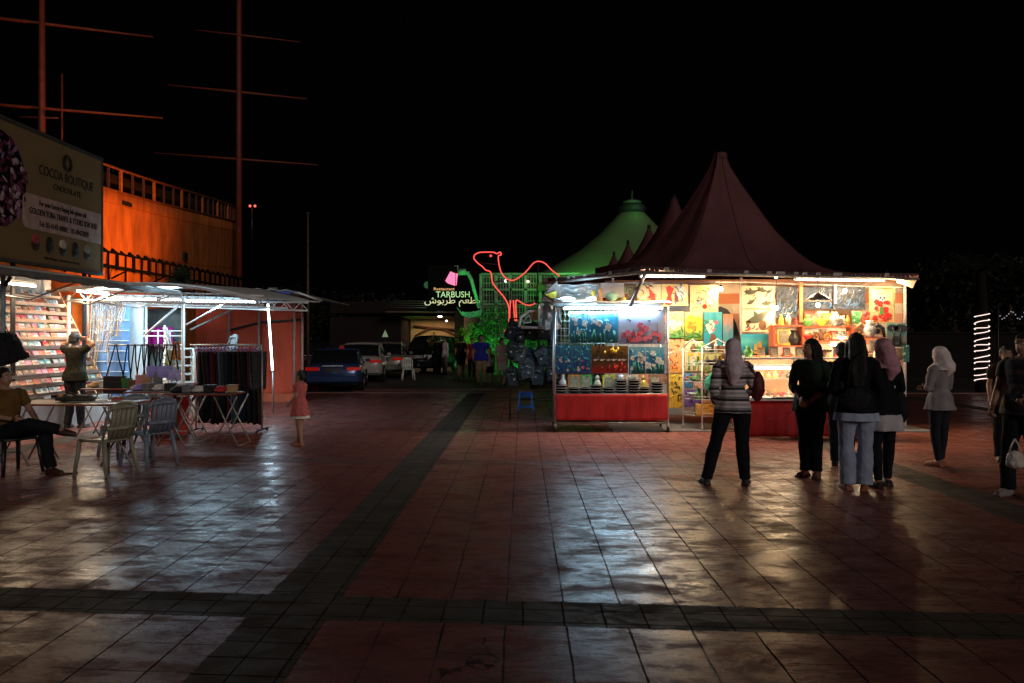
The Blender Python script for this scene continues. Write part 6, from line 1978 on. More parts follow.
# blue stool
st = thing('plastic_stool', 'small bright blue plastic stool standing before the backpack stand', 'stool', Gp(526, 410.5))
SB = M('stool_blue', (0.06, 0.22, 0.72), .35, var=.1)
o = Gp(526, 410.5); 
MB().box((o.x, o.y, .41), (.29, .29, .03)).build('seat', SB, st, bevel=.012)
for sx in (-1, 1):
    for sy in (-1, 1):
        MB().tube([(o.x + sx * .12, o.y + sy * .12, .41), (o.x + sx * .15, o.y + sy * .15, .2), (o.x + sx * .175, o.y + sy * .175, 0)], [.034, .030, .026], 8, flat=.8).build('leg', SB, st)
rg = MB()
for a, b in (((-1, -1), (1, -1)), ((1, -1), (1, 1)), ((1, 1), (-1, 1)), ((-1, 1), (-1, -1))):
    rg.box((o.x + (a[0] + b[0]) / 2 * .165, o.y + (a[1] + b[1]) / 2 * .165, .09), (abs(a[0] - b[0]) / 2 * .34 + .02, abs(a[1] - b[1]) / 2 * .34 + .02, .035))
    rg.box((o.x + (a[0] + b[0]) / 2 * .128, o.y + (a[1] + b[1]) / 2 * .128, .35), (abs(a[0] - b[0]) / 2 * .26 + .02, abs(a[1] - b[1]) / 2 * .26 + .02, .09))
rg.build('side_ring', SB, st)

# ================================================================== PEOPLE (right)
STRIPE = striped('knit_striped', [(0.26, 0.23, 0.24), (0.62, 0.56, 0.57), (0.40, 0.36, 0.37), (0.66, 0.60, 0.62), (0.02, 0.018, 0.02)], 'Z', .024, noise_amt=.7)
MAUVE = M('scarf_mauve', (0.80, 0.66, 0.72), .8, scale=10, bump=.3)
person('person in grey striped blouse and mauve headscarf seen from behind, legs apart', P(733, 338, 8.9) - V((0, 0, CH)), R(172), 1.60, group=None,
       pose=dict(hipL=(.09, 0, .86), hipR=(-.09, 0, .86), kneeR=(-.10, .0, .46), ankR=(-.125, .02, .075), toeR=(-.17, -.12, .03), kneeL=(.19, .02, .47), ankL=(.29, .06, .075), toeL=(.33, -.09, .03),
                 elL=(.215, .03, 1.05), wrL=(.17, -.16, .93), elR=(-.22, .03, 1.05), wrR=(-.15, -.18, .98), curlL=1, curlR=1),
       top=(STRIPE, 'long', .80, .02), bottom=('trousers', BLK, .062), shoes=DKSHOE, scarf=(MAUVE, .26), slim=1.0)
# red shoulder bag of striped woman
bg_ = thing('shoulder_bag', 'dark wine red shoulder bag at the right hip of the striped blouse person', 'bag', P(758, 392, 8.8))
q = MB(); q.ell(P(757, 386, 8.85), (.085, .10, .17), 14, 10); remesh(q, .012, 3, .02, .07).build('bag_body', M('bag_wine', (0.13, 0.015, 0.02), .6, bump=.4), bg_)
MB().tube([P(755, 375, 8.80), P(748, 362, 8.76), P(746, 361, 8.98), P(754, 378, 8.95)], .009, 6).build('strap', M('bag_wine', (0.13, 0.015, 0.02), .6), bg_)
DGREEN = M('top_darkgreen', (0.022, 0.038, 0.026), .85, scale=20, bump=.3)
person('person in dark green top with long black hair, hands clasped, facing us', Gp(812, 477) + V((0, .05, 0)), R(-38), 1.60,
       pose=dict(elL=(.22, .03, 1.06), wrL=(.05, -.17, .90), elR=(-.22, .02, 1.06), wrR=(-.06, -.18, .92), curlL=1, curlR=1, palmL=(-.7, .5, 0), palmR=(.7, .5, 0),
                 ankL=(.07, .02, .075), ankR=(-.06, .0, .075), kneeL=(.07, -.01, .46), kneeR=(-.065, -.01, .46), toeL=(.09, -.12, .03), toeR=(-.09, -.14, .03)),
       top=(DGREEN, 'threequarter', .76, .01), bottom=('trousers', BLK, .062), shoes=M('sandal_pink', (0.25, 0.12, 0.10), .5), hair=(HAIR, .22), head_rz=R(-30))
person('person in black standing half hidden behind the long haired woman', Gp(842, 466), R(150), 1.55,
       top=(M('top_black', (0.014, 0.013, 0.015), .85, bump=.3), 'long', .78, .01), bottom=('trousers', BLK, .058), shoes=DKSHOE, hair=(HAIR, .05))
JBLK = M('jacket_black', (0.010, 0.010, 0.012), .85, bump=.4)
def jac(root, k, sp, hp):
    T = MB()
    T.erings([(0, 0, z, a, b) for z, a, b in ((.80, .205, .158), (.72, .222, .168))], 36, wob=.05, nw=9, cap=False)
    for p in T.v: p *= k
    T.build('tunic_hem', M('tunic_blue', (0.40, 0.48, 0.64), .8), root, local=True)
person('person with long dark hair in black jacket and pale blue trousers, nearest of the group', Gp(856, 490), R(165), 1.66,
       pose=dict(elL=(.23, .0, 1.06), wrL=(.13, -.16, .92), elR=(-.23, .0, 1.06), wrR=(-.13, -.16, .92), curlL=1, curlR=1, ankL=(.075, .0, .075), ankR=(-.075, .03, .075)),
       top=(JBLK, 'long', .80, .012), bottom=('trousers', M('trouser_paleblue', (0.34, 0.40, 0.54), .8, bump=.3), .085), shoes=M('sandal_tan', (0.35, 0.12, 0.07), .6), hair=(HAIR, .34), extra=jac)
bp_ = thing('shoulder_bag', 'black round bag on the back of the long haired nearest woman', 'bag', P(856, 402, 8.35))
q = MB(); q.ell(P(856, 399, 8.42), (.16, .08, .13), 14, 10); remesh(q, .012, 3, .02, .08).build('bag_body', BLACKF, bp_)
MB().tube([P(847, 390, 8.38), P(850, 365, 8.36), P(862, 352, 8.40)], .010, 6).build('strap', BLACKF, bp_)
PINKS = M('scarf_pink', (0.60, 0.30, 0.36), .8, scale=10, bump=.3)


def leggings(mat, J=((.085, 0, .86), (.09, -.012, .46), (.10, .04, .085), (-.085, 0, .86), (-.09, -.012, .46), (-.10, -.04, .085)), r=(.096, .064, .044)):
    def f(root, k, sp, hp):
        T = MB()
        for i in (0, 3): limb(T, [J[i], J[i + 1], J[i + 2]], list(r))
        c = remesh(T, .011, 3, .008, .09)
        for p in c.v: p *= k
        c.build('leggings', mat, root, local=True)
    return f


person('person in pink headscarf, black cardigan and pale skirt over black leggings', Gp(883, 487), R(-160), 1.60,
       pose=dict(elL=(.23, .0, 1.06), wrL=(.12, -.15, .95), elR=(-.23, .02, 1.06), wrR=(-.14, -.15, .93), kneeL=(.09, -.012, .46), ankL=(.10, .04, .075), kneeR=(-.09, -.012, .46), ankR=(-.10, -.04, .075), toeR=(-.12, -.18, .03), curlL=1, curlR=1),
       top=(JBLK, 'long', .80, .03), bottom=('skirt', M('skirt_pale', (0.50, 0.48, 0.52), .8, bump=.3), .62, .045), shoes=DKSHOE, scarf=(PINKS, .20), extra=leggings(BLK))
bk_ = thing('shoulder_bag', 'black hanging bag at the right side of the pink scarf person', 'bag', P(901, 410, 8.75))
q = MB(); q.ell(P(900, 408, 8.75), (.10, .07, .18), 14, 10); remesh(q, .012, 3, .02, .08).build('bag_body', BLACKF, bk_)
MB().tube([P(898, 394, 8.75), P(893, 366, 8.7), P(897, 362, 8.8), P(903, 396, 8.8)], .010, 6).build('strap', BLACKF, bk_)
WSC = M('scarf_white', (0.80, 0.70, 0.68), .8, bump=.3)
person('person in whitish headscarf and grey tunic standing apart with folded arms', Gp(940, 466), R(-150), 1.50,
       pose=dict(elL=(.23, -.02, 1.06), wrL=(.0, -.17, 1.08), elR=(-.23, -.02, 1.06), wrR=(.0, -.19, 1.05), curlL=.6, curlR=.6, palmL=(0, .8, 0), palmR=(0, .8, 0), kneeL=(.09, -.012, .46), ankL=(.075, .03, .075), kneeR=(-.09, -.012, .46), ankR=(-.07, -.03, .075)),
       top=(M('tunic_grey', (0.28, 0.25, 0.26), .8, bump=.3), 'long', .76, .035), shoes=M('sandal_tan', (0.35, 0.12, 0.07), .6), scarf=(WSC, .14),
       extra=leggings(M('jeans_dim', (0.02, 0.022, 0.03), .8), ((.085, 0, .86), (.09, -.012, .46), (.075, .03, .085), (-.085, 0, .86), (-.09, -.012, .46), (-.07, -.03, .085))))
# dark people at the right edge
PLAID = striped('plaid_dim', [(0.03, 0.02, 0.02), (0.09, 0.06, 0.06), (0.02, 0.02, 0.03)], 'Z', .05)
person('person in dark checked shirt and cap at the right edge holding a white bag', P(1024, 338, 8.3) - V((0, 0, CH)), R(-60), 1.66, female=False,
       pose=dict(elL=(.24, .0, 1.06), wrL=(.17, -.22, .98), elR=(-.24, -.02, 1.06), wrR=(-.20, -.20, .86), curlL=1.2, curlR=1.4, ankR=(-.09, -.12, .075), toeR=(-.1, -.27, .03), kneeR=(-.09, -.10, .46)),
       top=(PLAID, 'short', .80, 0), bottom=('trousers', BLK, .07), shoes=M('sneaker_grey', (0.25, 0.22, 0.2), .6), hair=(M('cap_dark', (0.03, 0.03, 0.035), .8), .02))
person('person in black, mostly hidden, left of the capped one at the right edge', P(1006, 338, 10.6) - V((0, 0, CH)), R(-20), 1.50,
       top=(M('top_brown', (0.035, 0.02, 0.018), .85, bump=.3), 'short', .78, .01), bottom=('trousers', BLK, .06), shoes=DKSHOE, hair=(HAIR, .05))
# white plastic carrier bag
cb = thing('carrier_bag', 'small white plastic carrier bag held by the person at the right edge', 'bag', P(1015, 468, 7.95))
q = MB(); q.ell(P(1015, 458, 7.95), (.085, .06, .075), 16, 10); q.ell(P(1015, 463, 7.95), (.09, .065, .055), 14, 8); remesh(q, .009, 2, .03, .05).build('bag_body', M('plastic_bag', (0.62, 0.56, 0.5), .45, bump=.5, scale=14), cb)
for s in (-1, 1):
    MB().tube([P(1015 + s * 6, 452, 7.95), P(1015 + s * 3, 444, 7.96), P(1015, 439, 7.97)], .008, 6).build('handle', M('plastic_bag', (0.62, 0.56, 0.5), .45), cb)

# ================================================================== BACKGROUND
# further maroon tent peaks behind the stall
def cone_tent(px, py, Y, hw, eave_py, mat, label, name='peaked_tent', prof=((0, 0), (.2, .03), (.37, .065), (.5, .135), (.61, .27), (.74, .48), (.81, .62), (.88, .76), (.94, .92), (.965, 1.0))):
    a = P(px, py, Y)
    ze = ZZ(eave_py, Y)
    s = thing(name, label, 'tent', (a.x, Y, 0))
    rings = []
    for t, hh in prof:
        rings.append([V((a.x + math.cos(2 * PI * j / 32) * hw * (1 - t) * (1.0 if j % 4 else 1.03), Y + math.sin(2 * PI * j / 32) * hw * (1 - t), ze + (a.z - ze) * hh)) for j in range(32)])
    MB().loft(rings).build('tent_roof', mat, s)
    MB().loft([[p for p in rings[0]], [p - V((0, 0, .35)) for p in rings[0]]], cap=False).build('valance', mat, s)
    for j in (0, 8, 16, 24):
        p = rings[0][j]
        MB().tube([(p.x, p.y, 0), (p.x, p.y, p.z)], .05, 8).build('post', DARKM, s)
    MB().tube([(a.x, Y, ze), (a.x, Y, a.z + .1)], .06, 8).build('mast', DARKM, s)
    return s


TM2 = M('tent_maroon_far', (0.10, 0.03, 0.03), .75, scale=1)
cone_tent(674, 198, 22.5, 2.1, 268, TM2, 'maroon tent with sharp peak directly behind the main tent')
cone_tent(649, 228, 27, 1.5, 270, TM2, 'second maroon peak, lower, left behind the main tent')
cone_tent(628, 243, 31, 1.1, 272, TM2, 'third small maroon peak before the green tent')
cone_tent(614, 254, 35, 0.9, 274, TM2, 'smallest maroon peak, furthest left before the green tent')
GT = M('tent_greenish', (0.15, 0.20, 0.09), .75, scale=1, var=.1)
gt = cone_tent(632, 213, 46, 7.4, 290, GT, 'huge green lit tent with dark cap far behind the stall', name='big_tent', prof=((0, 0), (.2, .14), (.4, .30), (.6, .51), (.75, .72), (.85, .90), (.905, 1.0)))
a = P(632, 208, 46)
MB().lathe((a.x, 46, a.z), [(.72, -.32), (.80, -.22), (.78, .05), (.6, .2)], 20).build('cap', M('cap_dark2', (0.02, 0.025, 0.02), .7), gt)
MB().lathe((a.x, 46, a.z), [(.5, .2), (.55, .35), (.40, .42), (.06, .5), (.03, 1.0)], 20).build('vent_ring', M('ring_green', (0.08, 0.14, 0.08), .6), gt)
lamp('SPOT', (a.x - 4.0, 38.6, 5.4), 300, (0.22, 1.0, 0.28), gt, .3, target=(a.x - 1.5, 46, 6.0), spot=85)
lamp('POINT', (a.x + .2, 44.6, a.z + .1), 8, (0.15, 1.0, 0.3), gt, .2)

# green lit lattice house with foliage
def lattice():
    Y = 41
    x0, x1 = XX(481, Y), XX(600, Y)
    s = thing('lattice_house', 'green floodlit lattice front of the restaurant behind the glowing camel', 'house', ((x0 + x1) / 2, Y, 0))
    z1 = ZZ(274, Y)
    LM = M('lattice_paint', (0.22, 0.34, 0.22), .7)
    MB().box(((x0 + x1) / 2, Y + .6, z1 / 2), (x1 - x0, .1, z1)).build('wall', M('wall_dull', (0.10, 0.13, 0.10), .8, scale=.8, var=.5), s)
    fr = MB()
    for i in range(9):
        x = x0 + (x1 - x0) * i / 8
        fr.box((x, Y, z1 / 2), (.14, .14, z1))
    for z in (.4, 1.5, 2.5, 3.35, 4.1, z1):
        fr.box(((x0 + x1) / 2, Y - .02, z), (x1 - x0, .1, .1))
    fr.build('frame', LM, s)
    lt = MB()
    for i in range(44):
        x = x0 + (x1 - x0) * i / 43
        lt.box((x, Y + .09, z1 / 2), (.035, .03, z1))
    for i in range(16):
        lt.box(((x0 + x1) / 2, Y + .12, z1 * (i + .5) / 16), (x1 - x0, .03, .035))
    lt.build('lattice', LM, s)
    gr = lamp('SPOT', (x0 + 1.0, Y - 5.5, .4), 800, (0.08, 1.0, 0.16), s, .3, target=(x0 + 1.2, Y, 2.8), spot=100)
    lamp('SPOT', (x0 + 4.2, Y - 5.0, .4), 22, (0.08, 1.0, 0.16), s, .3, target=(x0 + 3.4, Y, 2.5), spot=100)
    for px, py, cc in ((505.5, 281, (1, 1, .9)), (528, 281.5, (1, .7, .4))):
        MB().ell(P(px, py, Y - .2), (.06, .06, .06), 8, 6).build('string_lamp', lamp_mat('dot_%d' % px, cc, 9), s)


lattice()


def foliage(name, label, c, r, n, leaf, mat, seed, trunk=True, cat='tree', ls=None):
    rn = random.Random(seed)
    t = thing(name, label, cat, (c[0], c[1], 0))
    q = MB()
    blobs = [(V(c) + V((rn.uniform(-.6, .6) * r[0], rn.uniform(-.6, .6) * r[1], rn.uniform(-.6, .65) * r[2])), rn.uniform(.35, .6)) for _ in range(9)]
    for i in range(n):
        b, k = blobs[rn.randrange(9)]
        d = V((rn.gauss(0, 1), rn.gauss(0, 1), rn.gauss(0, 1))).normalized() * rn.uniform(.6, 1.05)
        p = b + V((d.x * r[0] * k, d.y * r[1] * k, d.z * r[2] * k))
        a = V((rn.gauss(0, 1), rn.gauss(0, 1), rn.gauss(0, .6))).normalized() * leaf * rn.uniform(.6, 1.3)
        e = a.cross(V((rn.random(), rn.random(), 1))).normalized() * leaf * .3
        q.add([p - a * .5, p + e, p + a * .5, p - e], [(0, 1, 2, 3)])
    q.build('crown', mat, t)
    if trunk:
        k = MB().tube([(c[0], c[1], 0), (c[0] + .05, c[1], c[2] * .5), (c[0], c[1], c[2])], [r[0] * .09 + .03, r[0] * .07 + .02, .03], 8)
        for i in range(5):
            w = 2 * PI * i / 5
            k.tube([(c[0], c[1], c[2] * .55), (c[0] + math.cos(w) * r[0] * .3, c[1] + math.sin(w) * r[1] * .3, c[2] * .9), (c[0] + math.cos(w) * r[0] * .5, c[1] + math.sin(w) * r[1] * .5, c[2] + r[2] * .3)], [.05, .035, .015], 6)
        k.build('trunk', M('bark', (0.08, 0.055, 0.04), .9), t)
    return t


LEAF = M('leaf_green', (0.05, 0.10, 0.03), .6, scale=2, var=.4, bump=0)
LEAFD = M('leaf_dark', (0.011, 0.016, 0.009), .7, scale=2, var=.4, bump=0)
for i, (px, py, Y, r, lb, sd) in enumerate(((485, 345, 38.5, (1.0, .6, 1.2), 'leafy green lit bush below the bent green post', 1), (497, 325, 39.2, (1.2, .5, 1.6), 'tall green lit creeper left of the camel legs', 2), (530, 350, 39.0, (1.3, .5, 1.2), 'green lit shrub behind the backpack stand', 3))):
    p = P(px, py, Y)
    foliage('bush', lb, (p.x, p.y, max(p.z, r[2] * .7)), r, 1400, .14, LEAF, sd, cat='bush')
for px, py, lb, sd in ((434, 344, 'small yellow green potted plant before the lit restaurant window', 11), (463, 336, 'small potted plant beside the restaurant column', 12)):
    p = P(px, py, 37)
    foliage('potted_plant', lb, (p.x, p.y, p.z), (.35, .3, .55), 380, .14, M('leaf_yellow', (0.22, 0.26, 0.05), .6, bump=0), sd, cat='plant')
p = P(463, 336, 36.5)
# bent green lamp post and curved green awning
gp = thing('bent_post', 'bent green painted post leaning over a curved awning left of the camel', 'post', (XX(475, 40), 40, 0))
MB().tube([P(463, 273, 40), P(468, 273, 40), P(471.5, 280, 40), P(479, 308, 40)], [.08, .11, .09, .08], 8).build('arm', M('post_green', (0.2, 0.5, 0.3), .5), gp)
MB().tube([P(458, 272, 40), P(466, 272, 40)], .16, 10).build('spotlight', M('post_green', (0.2, 0.5, 0.3), .5), gp)
MB().tube([P(479, 308, 40), (P(479, 308, 40).x, 40, 0)], .07, 8).build('pole', DARKM, gp)
aw = MB()
pts = [P(456, 307, 39.8), P(461, 312, 39.8), P(470, 312, 39.8), P(482, 310, 39.8), P(481, 316, 39.8), P(469, 318, 39.8), P(462, 315.5, 39.8)]
aw.prism(pts, (0, 1.2, 0)); aw.build('awning', M('awning_green', (0.10, 0.42, 0.22), .5), gp)
lamp('POINT', P(470, 322, 38.8), 5, (0.1, 1.0, 0.3), gp, .1)
lamp('POINT', P(462, 296, 39.3), 6, (0.2, 1.0, 0.5), gp, .1)

# camel of red rope light
cm = thing('neon_camel', 'large camel outlined in glowing red rope light above the path', 'light sculpture', (XX(505, 30), 30, 0))
def Z6(x, y): return P(420 + x / 4.555, 190 + y / 4.555, 30)
RN = lamp_mat('neon_red', (1.0, 0.025, 0.015), 1.15)
def smooth_line(pts, r, name='rope_light', mat=None):
    pts = [V(p) for p in pts]; out = []
    for i in range(len(pts) - 1):
        p0 = pts[max(0, i - 1)]; p1 = pts[i]; p2 = pts[i + 1]; p3 = pts[min(len(pts) - 1, i + 2)]
        for k in range(5):
            t = k / 5
            out.append(.5 * ((2 * p1) + (p2 - p0) * t + (2 * p0 - 5 * p1 + 4 * p2 - p3) * t * t + (-p0 + 3 * p1 - 3 * p2 + p3) * t ** 3))
    out.append(pts[-1])
    return MB().tube(out, r, 6).build(name, mat or RN, cm)
smooth_line([Z6(*p) for p in ((637, 393), (600, 365), (570, 335), (540, 325), (515, 335), (480, 375), (440, 405), (415, 412), (390, 400), (370, 375), (360, 340), (357, 302), (370, 295), (365, 283), (350, 290), (335, 284), (300, 283), (270, 285), (250, 295), (246, 312), (262, 332), (285, 350), (300, 365), (322, 375), (330, 420), (350, 450), (380, 485), (400, 520), (406, 560), (402, 620), (386, 645), (395, 658), (405, 640))], .024)
smooth_line([Z6(*p) for p in ((412, 502), (409, 550), (408, 620))], .024)
smooth_line([Z6(*p) for p in ((425, 502), (428, 550), (433, 600))], .024)
smooth_line([Z6(*p) for p in ((440, 596), (436, 520), (442, 502), (470, 518), (500, 526), (525, 515))], .024)
MB().ell(Z6(322, 300), (.05, .05, .05), 8, 6).build('eye_lamp', RN, cm)
fr = MB()
for pts in (((330, 420), (440, 408)), ((400, 520), (530, 515)), ((360, 340), (262, 330)), ((412, 502), (415, 412)), ((530, 515), (540, 325)), ((637, 393), (640, 520)), ((540, 515), (640, 515))):
    fr.tube([Z6(*p) + V((0, .07, 0)) for p in pts], .025, 5)
for x in (415, 540, 640):
    p = Z6(x, 515); fr.tube([p + V((0, .07, 0)), (p.x, p.y + .07, 0)], .035, 6)
fr.build('support_frame', DARKM, cm)

# restaurant: dark building, lit opening, sign
def restaurant():
    Y = 46
    x0, x1 = XX(330, Y), XX(462, Y)
    s = thing('restaurant', 'dark restaurant building with warm lit open front beyond the cars', 'building', ((x0 + x1) / 2, Y, 0))
    dk_ = M('rest_dark', (0.018, 0.013, 0.012), .8, scale=1)
    za, zb = ZZ(346, Y), ZZ(317, Y)
    xa, xb = XX(401, Y), XX(452, Y)
    zt = ZZ(300, Y)
    MB().box(((x0 + x1) / 2, Y + 3, (zb + .15 + zt) / 2), (x1 - x0, 6, zt - zb - .3)).build('upper_wall', dk_, s)
    MB().box(((x0 + xa) / 2, Y + 3, zb / 2), (xa - x0, 6, zb)).build('side_wall', dk_, s)
    MB().box(((xb + x1) / 2 + .1, Y + .3, zb / 2 + .2), (.5, .5, zb + .4)).build('column', M('col_brown', (0.28, 0.18, 0.12), .6), s)
    MB().box(((xa + xb) / 2, Y + 4, zb / 2), (xb - xa + 3, .1, zb + .4)).build('inner_wall', M('wall_cream', (0.62, 0.42, 0.24), .7, scale=1), s)
    MB().box(((xa + xb) / 2, Y + 2, zb + .02), (xb - xa, 4, .06)).build('ceiling', M('wall_cream', (0.62, 0.42, 0.24), .7), s)
    ac = MB(); pts = []
    for i in range(11):
        t = i / 10; pts.append((xa + .3 + 2.9 * t, Y + 3.8, 1.5 + .75 * math.sin(PI * min(1, t * .9 + .1))))
    ac.tube(pts, .06, 6); ac.tube([(xa + .2, Y + 3.8, 2.35), (xb + .2, Y + 3.8, 2.1)], .07, 6)
    ac.build('arch_trim', M('trim_brown', (0.12, 0.05, 0.03), .6), s)
    MB().box(((xa + xb) / 2, Y - .8, zb + .25), (xb - xa + 1.2, 1.8, .08)).build('canopy', M('canopy_dark', (0.12, 0.07, 0.05), .5), s)
    MB().box(((xa + xb) / 2, Y + .1, .35), (xb - xa, .2, .7)).build('low_wall', dk_, s)
    ra_ = MB()
    for i in range(4):
        ra_.tube([(xa - .8 + i * .2, Y - 1.6, zb + .5 + i * .12), (xb + .6, Y - 1.6, zb + .45 + i * .12)], .03, 5)
    ra_.build('roof_rails', STEEL, s)
    lamp('AREA', ((xa + xb) / 2, Y + 2.6, zb - .1), 32, (1.0, 0.68, 0.36), s, 2.2, 1.0)
    for px, py, k in ((440, 316.5, 9), (446.5, 321, 7)):
        p = P(px, py, Y - 1.9); MB().ell(p, (.12 if k == 9 else .06, .06, .05), 8, 6).build('small_lamp', lamp_mat('lampdot%d' % k, (.95, .95, 1), k), s)
    # sign
    g = thing('restaurant_sign', 'glowing restaurant sign with pink fez emblem above the dark building', 'sign', P(454, 306, 44))
    P0 = P(454, 290, 44)
    WG = lamp_mat('sign_white', (0.42, 0.80, 0.30), .9); OR = lamp_mat('sign_orange', (1.0, 0.45, 0.12), .8); PKM = lamp_mat('sign_pink', (1.0, 0.14, 0.38), 1.15)
    MB().box((P(454, 287, 44).x, 44.12, P(454, 288, 44).z), (2.9, .08, 2.5)).build('sign_board', M('board_dark', (0.004, 0.004, 0.004), .85), g)
    text('Restaurant', .22, OR, P(444, 290.2, 44), (1, 0, 0), (0, 0, 1), parent=g, extrude=.01, squeeze=1.2)
    text('TARBUSH', .47, WG, P(453, 297.3, 44), (1, 0, 0), (0, 0, 1), parent=g, extrude=.012, squeeze=.93)
    text('\uFEB5\uFEEE\uFE91\uFEAE\uFEC3 \uFEE2\uFECC\uFEC4\uFEE3', .50, lamp_mat('sign_yellow', (0.8, 0.8, 0.4), .7), P(453.5, 303.3, 44), (1, 0, 0), (0, 0, 1), parent=g, extrude=.01, squeeze=1.15)
    fz = MB()
    pts = [P(*c, 44) for c in ((450.5, 271.5), (455.5, 273.5), (455.2, 285.8), (448, 283.5), (445.3, 281))]
    fz.prism(pts, (0, -.06, 0)); 
    pts = [P(*c, 44) for c in ((456.2, 273.2), (458, 273.8), (457.2, 279), (456.6, 285.3), (456.0, 285.4))]
    fz.prism(pts, (0, -.06, 0)); fz.build('fez_emblem', PKM, g)
    MB().tube([P(454, 266, 43.9), P(458, 266, 43.9), P(457.6, 270, 43.9)], .035, 5).build('emblem_tassel', M('tassel_grey', (0.4, 0.5, 0.45), .5), g)
    for px in (438, 470):
        MB().tube([(P(px, 305, 44.2).x, 44.25, P(px, 312, 44).z), (P(px, 305, 44.2).x, 44.25, P(px, 285, 44).z)], .05, 6).build('post', DARKM, g)


restaurant()
gl = thing('green_lantern', 'faint round green lamp left of the restaurant sign', 'lamp', P(427, 290, 45))
MB().ell(P(427, 285, 45), (.18, .18, .2), 12, 8).build('lamp_glass', lamp_mat('lantern_green', (0.05, 0.25, 0.10), .3), gl)
MB().tube([P(427, 288, 45), (P(427, 285, 45).x, 45, 3.0)], .03, 6).build('post', DARKM, gl)
g2 = thing('green_sign', 'faint green triangular light far left beyond the cars', 'light', P(384, 340, 40))
MB().prism([P(382, 337, 40), P(385, 330, 40), P(388, 337, 40)], (0, .1, 0)).build('lamp_glass', lamp_mat('sign_faintgreen', (0.02, 0.28, 0.06), .35), g2)
MB().tube([P(385, 338, 40), (P(385, 338, 40).x, 40, 0)], .03, 6).build('post', DARKM, g2)

# ================================================================== CARS
def car(label, loc, rz, paint, dark=False, suv=False, lit=False, plate=''):
    """saloon, origin on the ground at the middle, tail towards -Y"""
    t = thing('parked_car', label, 'car', loc, rz, group='cars parked on the left beyond the plaza')
    H_ = .18 if suv else 0
    st = [(-2.15, .70, .42, .86), (-2.10, .80, .30, .92), (-1.7, .84, .24, .97), (-1.0, .86, .22, .97), (0, .87, .22, .95), (1.0, .86, .22, .92), (1.6, .83, .24, .84), (2.05, .76, .28, .74), (2.15, .66, .38, .64)]
    b = MB(); rings = []
    for (y, hw, z0, z1) in st:
        z1 += H_
        ring = []
        for (fx, fz) in ((-.85, 0), (-1, .12), (-1.0, .45), (-.97, .7), (-.90, .93), (-.72, 1), (0, 1.02), (.72, 1), (.90, .93), (.97, .7), (1.0, .45), (1, .12), (.85, 0)):
            ring.append((hw * fx, y, z0 + (z1 - z0) * fz))
        rings.append(ring)
    b.loft(rings); b.build('body', paint, t, local=True)
    gmat = M('car_glass', (0.012, 0.014, 0.016), .06)
    ch = [(-1.75 if not suv else -2.0, .70, .95 + H_, .0), (-1.15 if not suv else -1.85, .62, 1.38 + H_ * 1.6, 1), (-.3, .62, 1.44 + H_ * 1.6, 1), (.35, .60, 1.38 + H_ * 1.6, 1), (1.15, .70, .93 + H_, 0)]
    g = MB(); rr = []
    for (y, hw, z, k) in ch:
        zb = .90 + H_
        rr.append([(-.78 if k else -hw - .05, y, zb), (-hw - .02, y, z - .03), (-hw + .08, y, z), (0, y, z + .02), (hw - .08, y, z), (hw + .02, y, z - .03), (.78 if k else hw + .05, y, zb)])
    g.loft(rr); g.build('windows', gmat, t, local=True)
    r = MB(); rr = []
    for (y, hw, z, k) in ch[1:4]:
        rr.append([(-hw - .015, y, z - .035), (-hw + .08, y, z + .012), (0, y, z + .035), (hw - .08, y, z + .012), (hw + .015, y, z - .035)])
    r.loft(rr); r.build('roof', paint, t, local=True)
    pl = MB()
    for s in (-1, 1):
        for (y0, z0, y1, z1) in ((-1.70, .95, -1.12, 1.38), (-.3, .92, -.3, 1.42), (1.1, .93, .35, 1.38)):
            pl.tube([(s * .74, y0, z0 + H_), (s * .63, y1, z1 + H_ * 1.6)], .03, 5)
    pl.build('pillars', paint, t, local=True)
    for s in (-1, 1):
        for y in (-1.35, 1.35):
            w = MB().tube([(s * .70, y, .31), (s * .88, y, .31)], .31, 20, smooth=False).build('wheel', M('tyre', (0.012, 0.012, 0.012), .8), t, local=True)
            MB().tube([(s * .882, y, .31), (s * .892, y, .31)], .19, 14).build('rim', STEEL, w, local=True)
        MB().box((s * .60, -2.145, .78 + H_), (.40, .07, .11), rz=s * .12).build('tail_light', M('tail_red', (0.25, 0.008, 0.006), .15, emit=(1.0, 0.02, 0.01), es=.16), t, local=True, bevel=.015)
        MB().box((s * .60, 2.08, .62 + H_), (.34, .10, .14), rz=-s * .25).build('headlight', M('head_glass', (0.7, 0.7, 0.7), .1, .6), t, local=True, bevel=.02)
        MB().box((s * .92, .75, .98 + H_), (.14, .08, .12)).build('mirror', paint, t, local=True, bevel=.02)
    MB().box((0, -2.16, .45), (1.55, .14, .22)).build('rear_bumper', paint, t, local=True, bevel=.04)
    MB().box((0, 2.14, .42), (1.5, .14, .22)).build('front_bumper', paint, t, local=True, bevel=.04)
    MB().box((0, -2.19, .74 + H_), (.46, .02, .12)).build('number_plate', M('plate_black', (0.02, 0.02, 0.02), .4), t, local=True)
    MB().box((0, -2.20, .88 + H_), (.6, .02, .025)).build('trim_strip', STEEL, t, local=True)
    MB().box((0, 2.16, .60 + H_), (.8, .03, .14)).build('grille', STEEL, t, local=True)
    if plate:
        text(plate, .11, WHITEP, (0.0, -2.203, .70 + H_), (1, 0, 0), (0, 0, 1), parent=None) if False else None
    return t


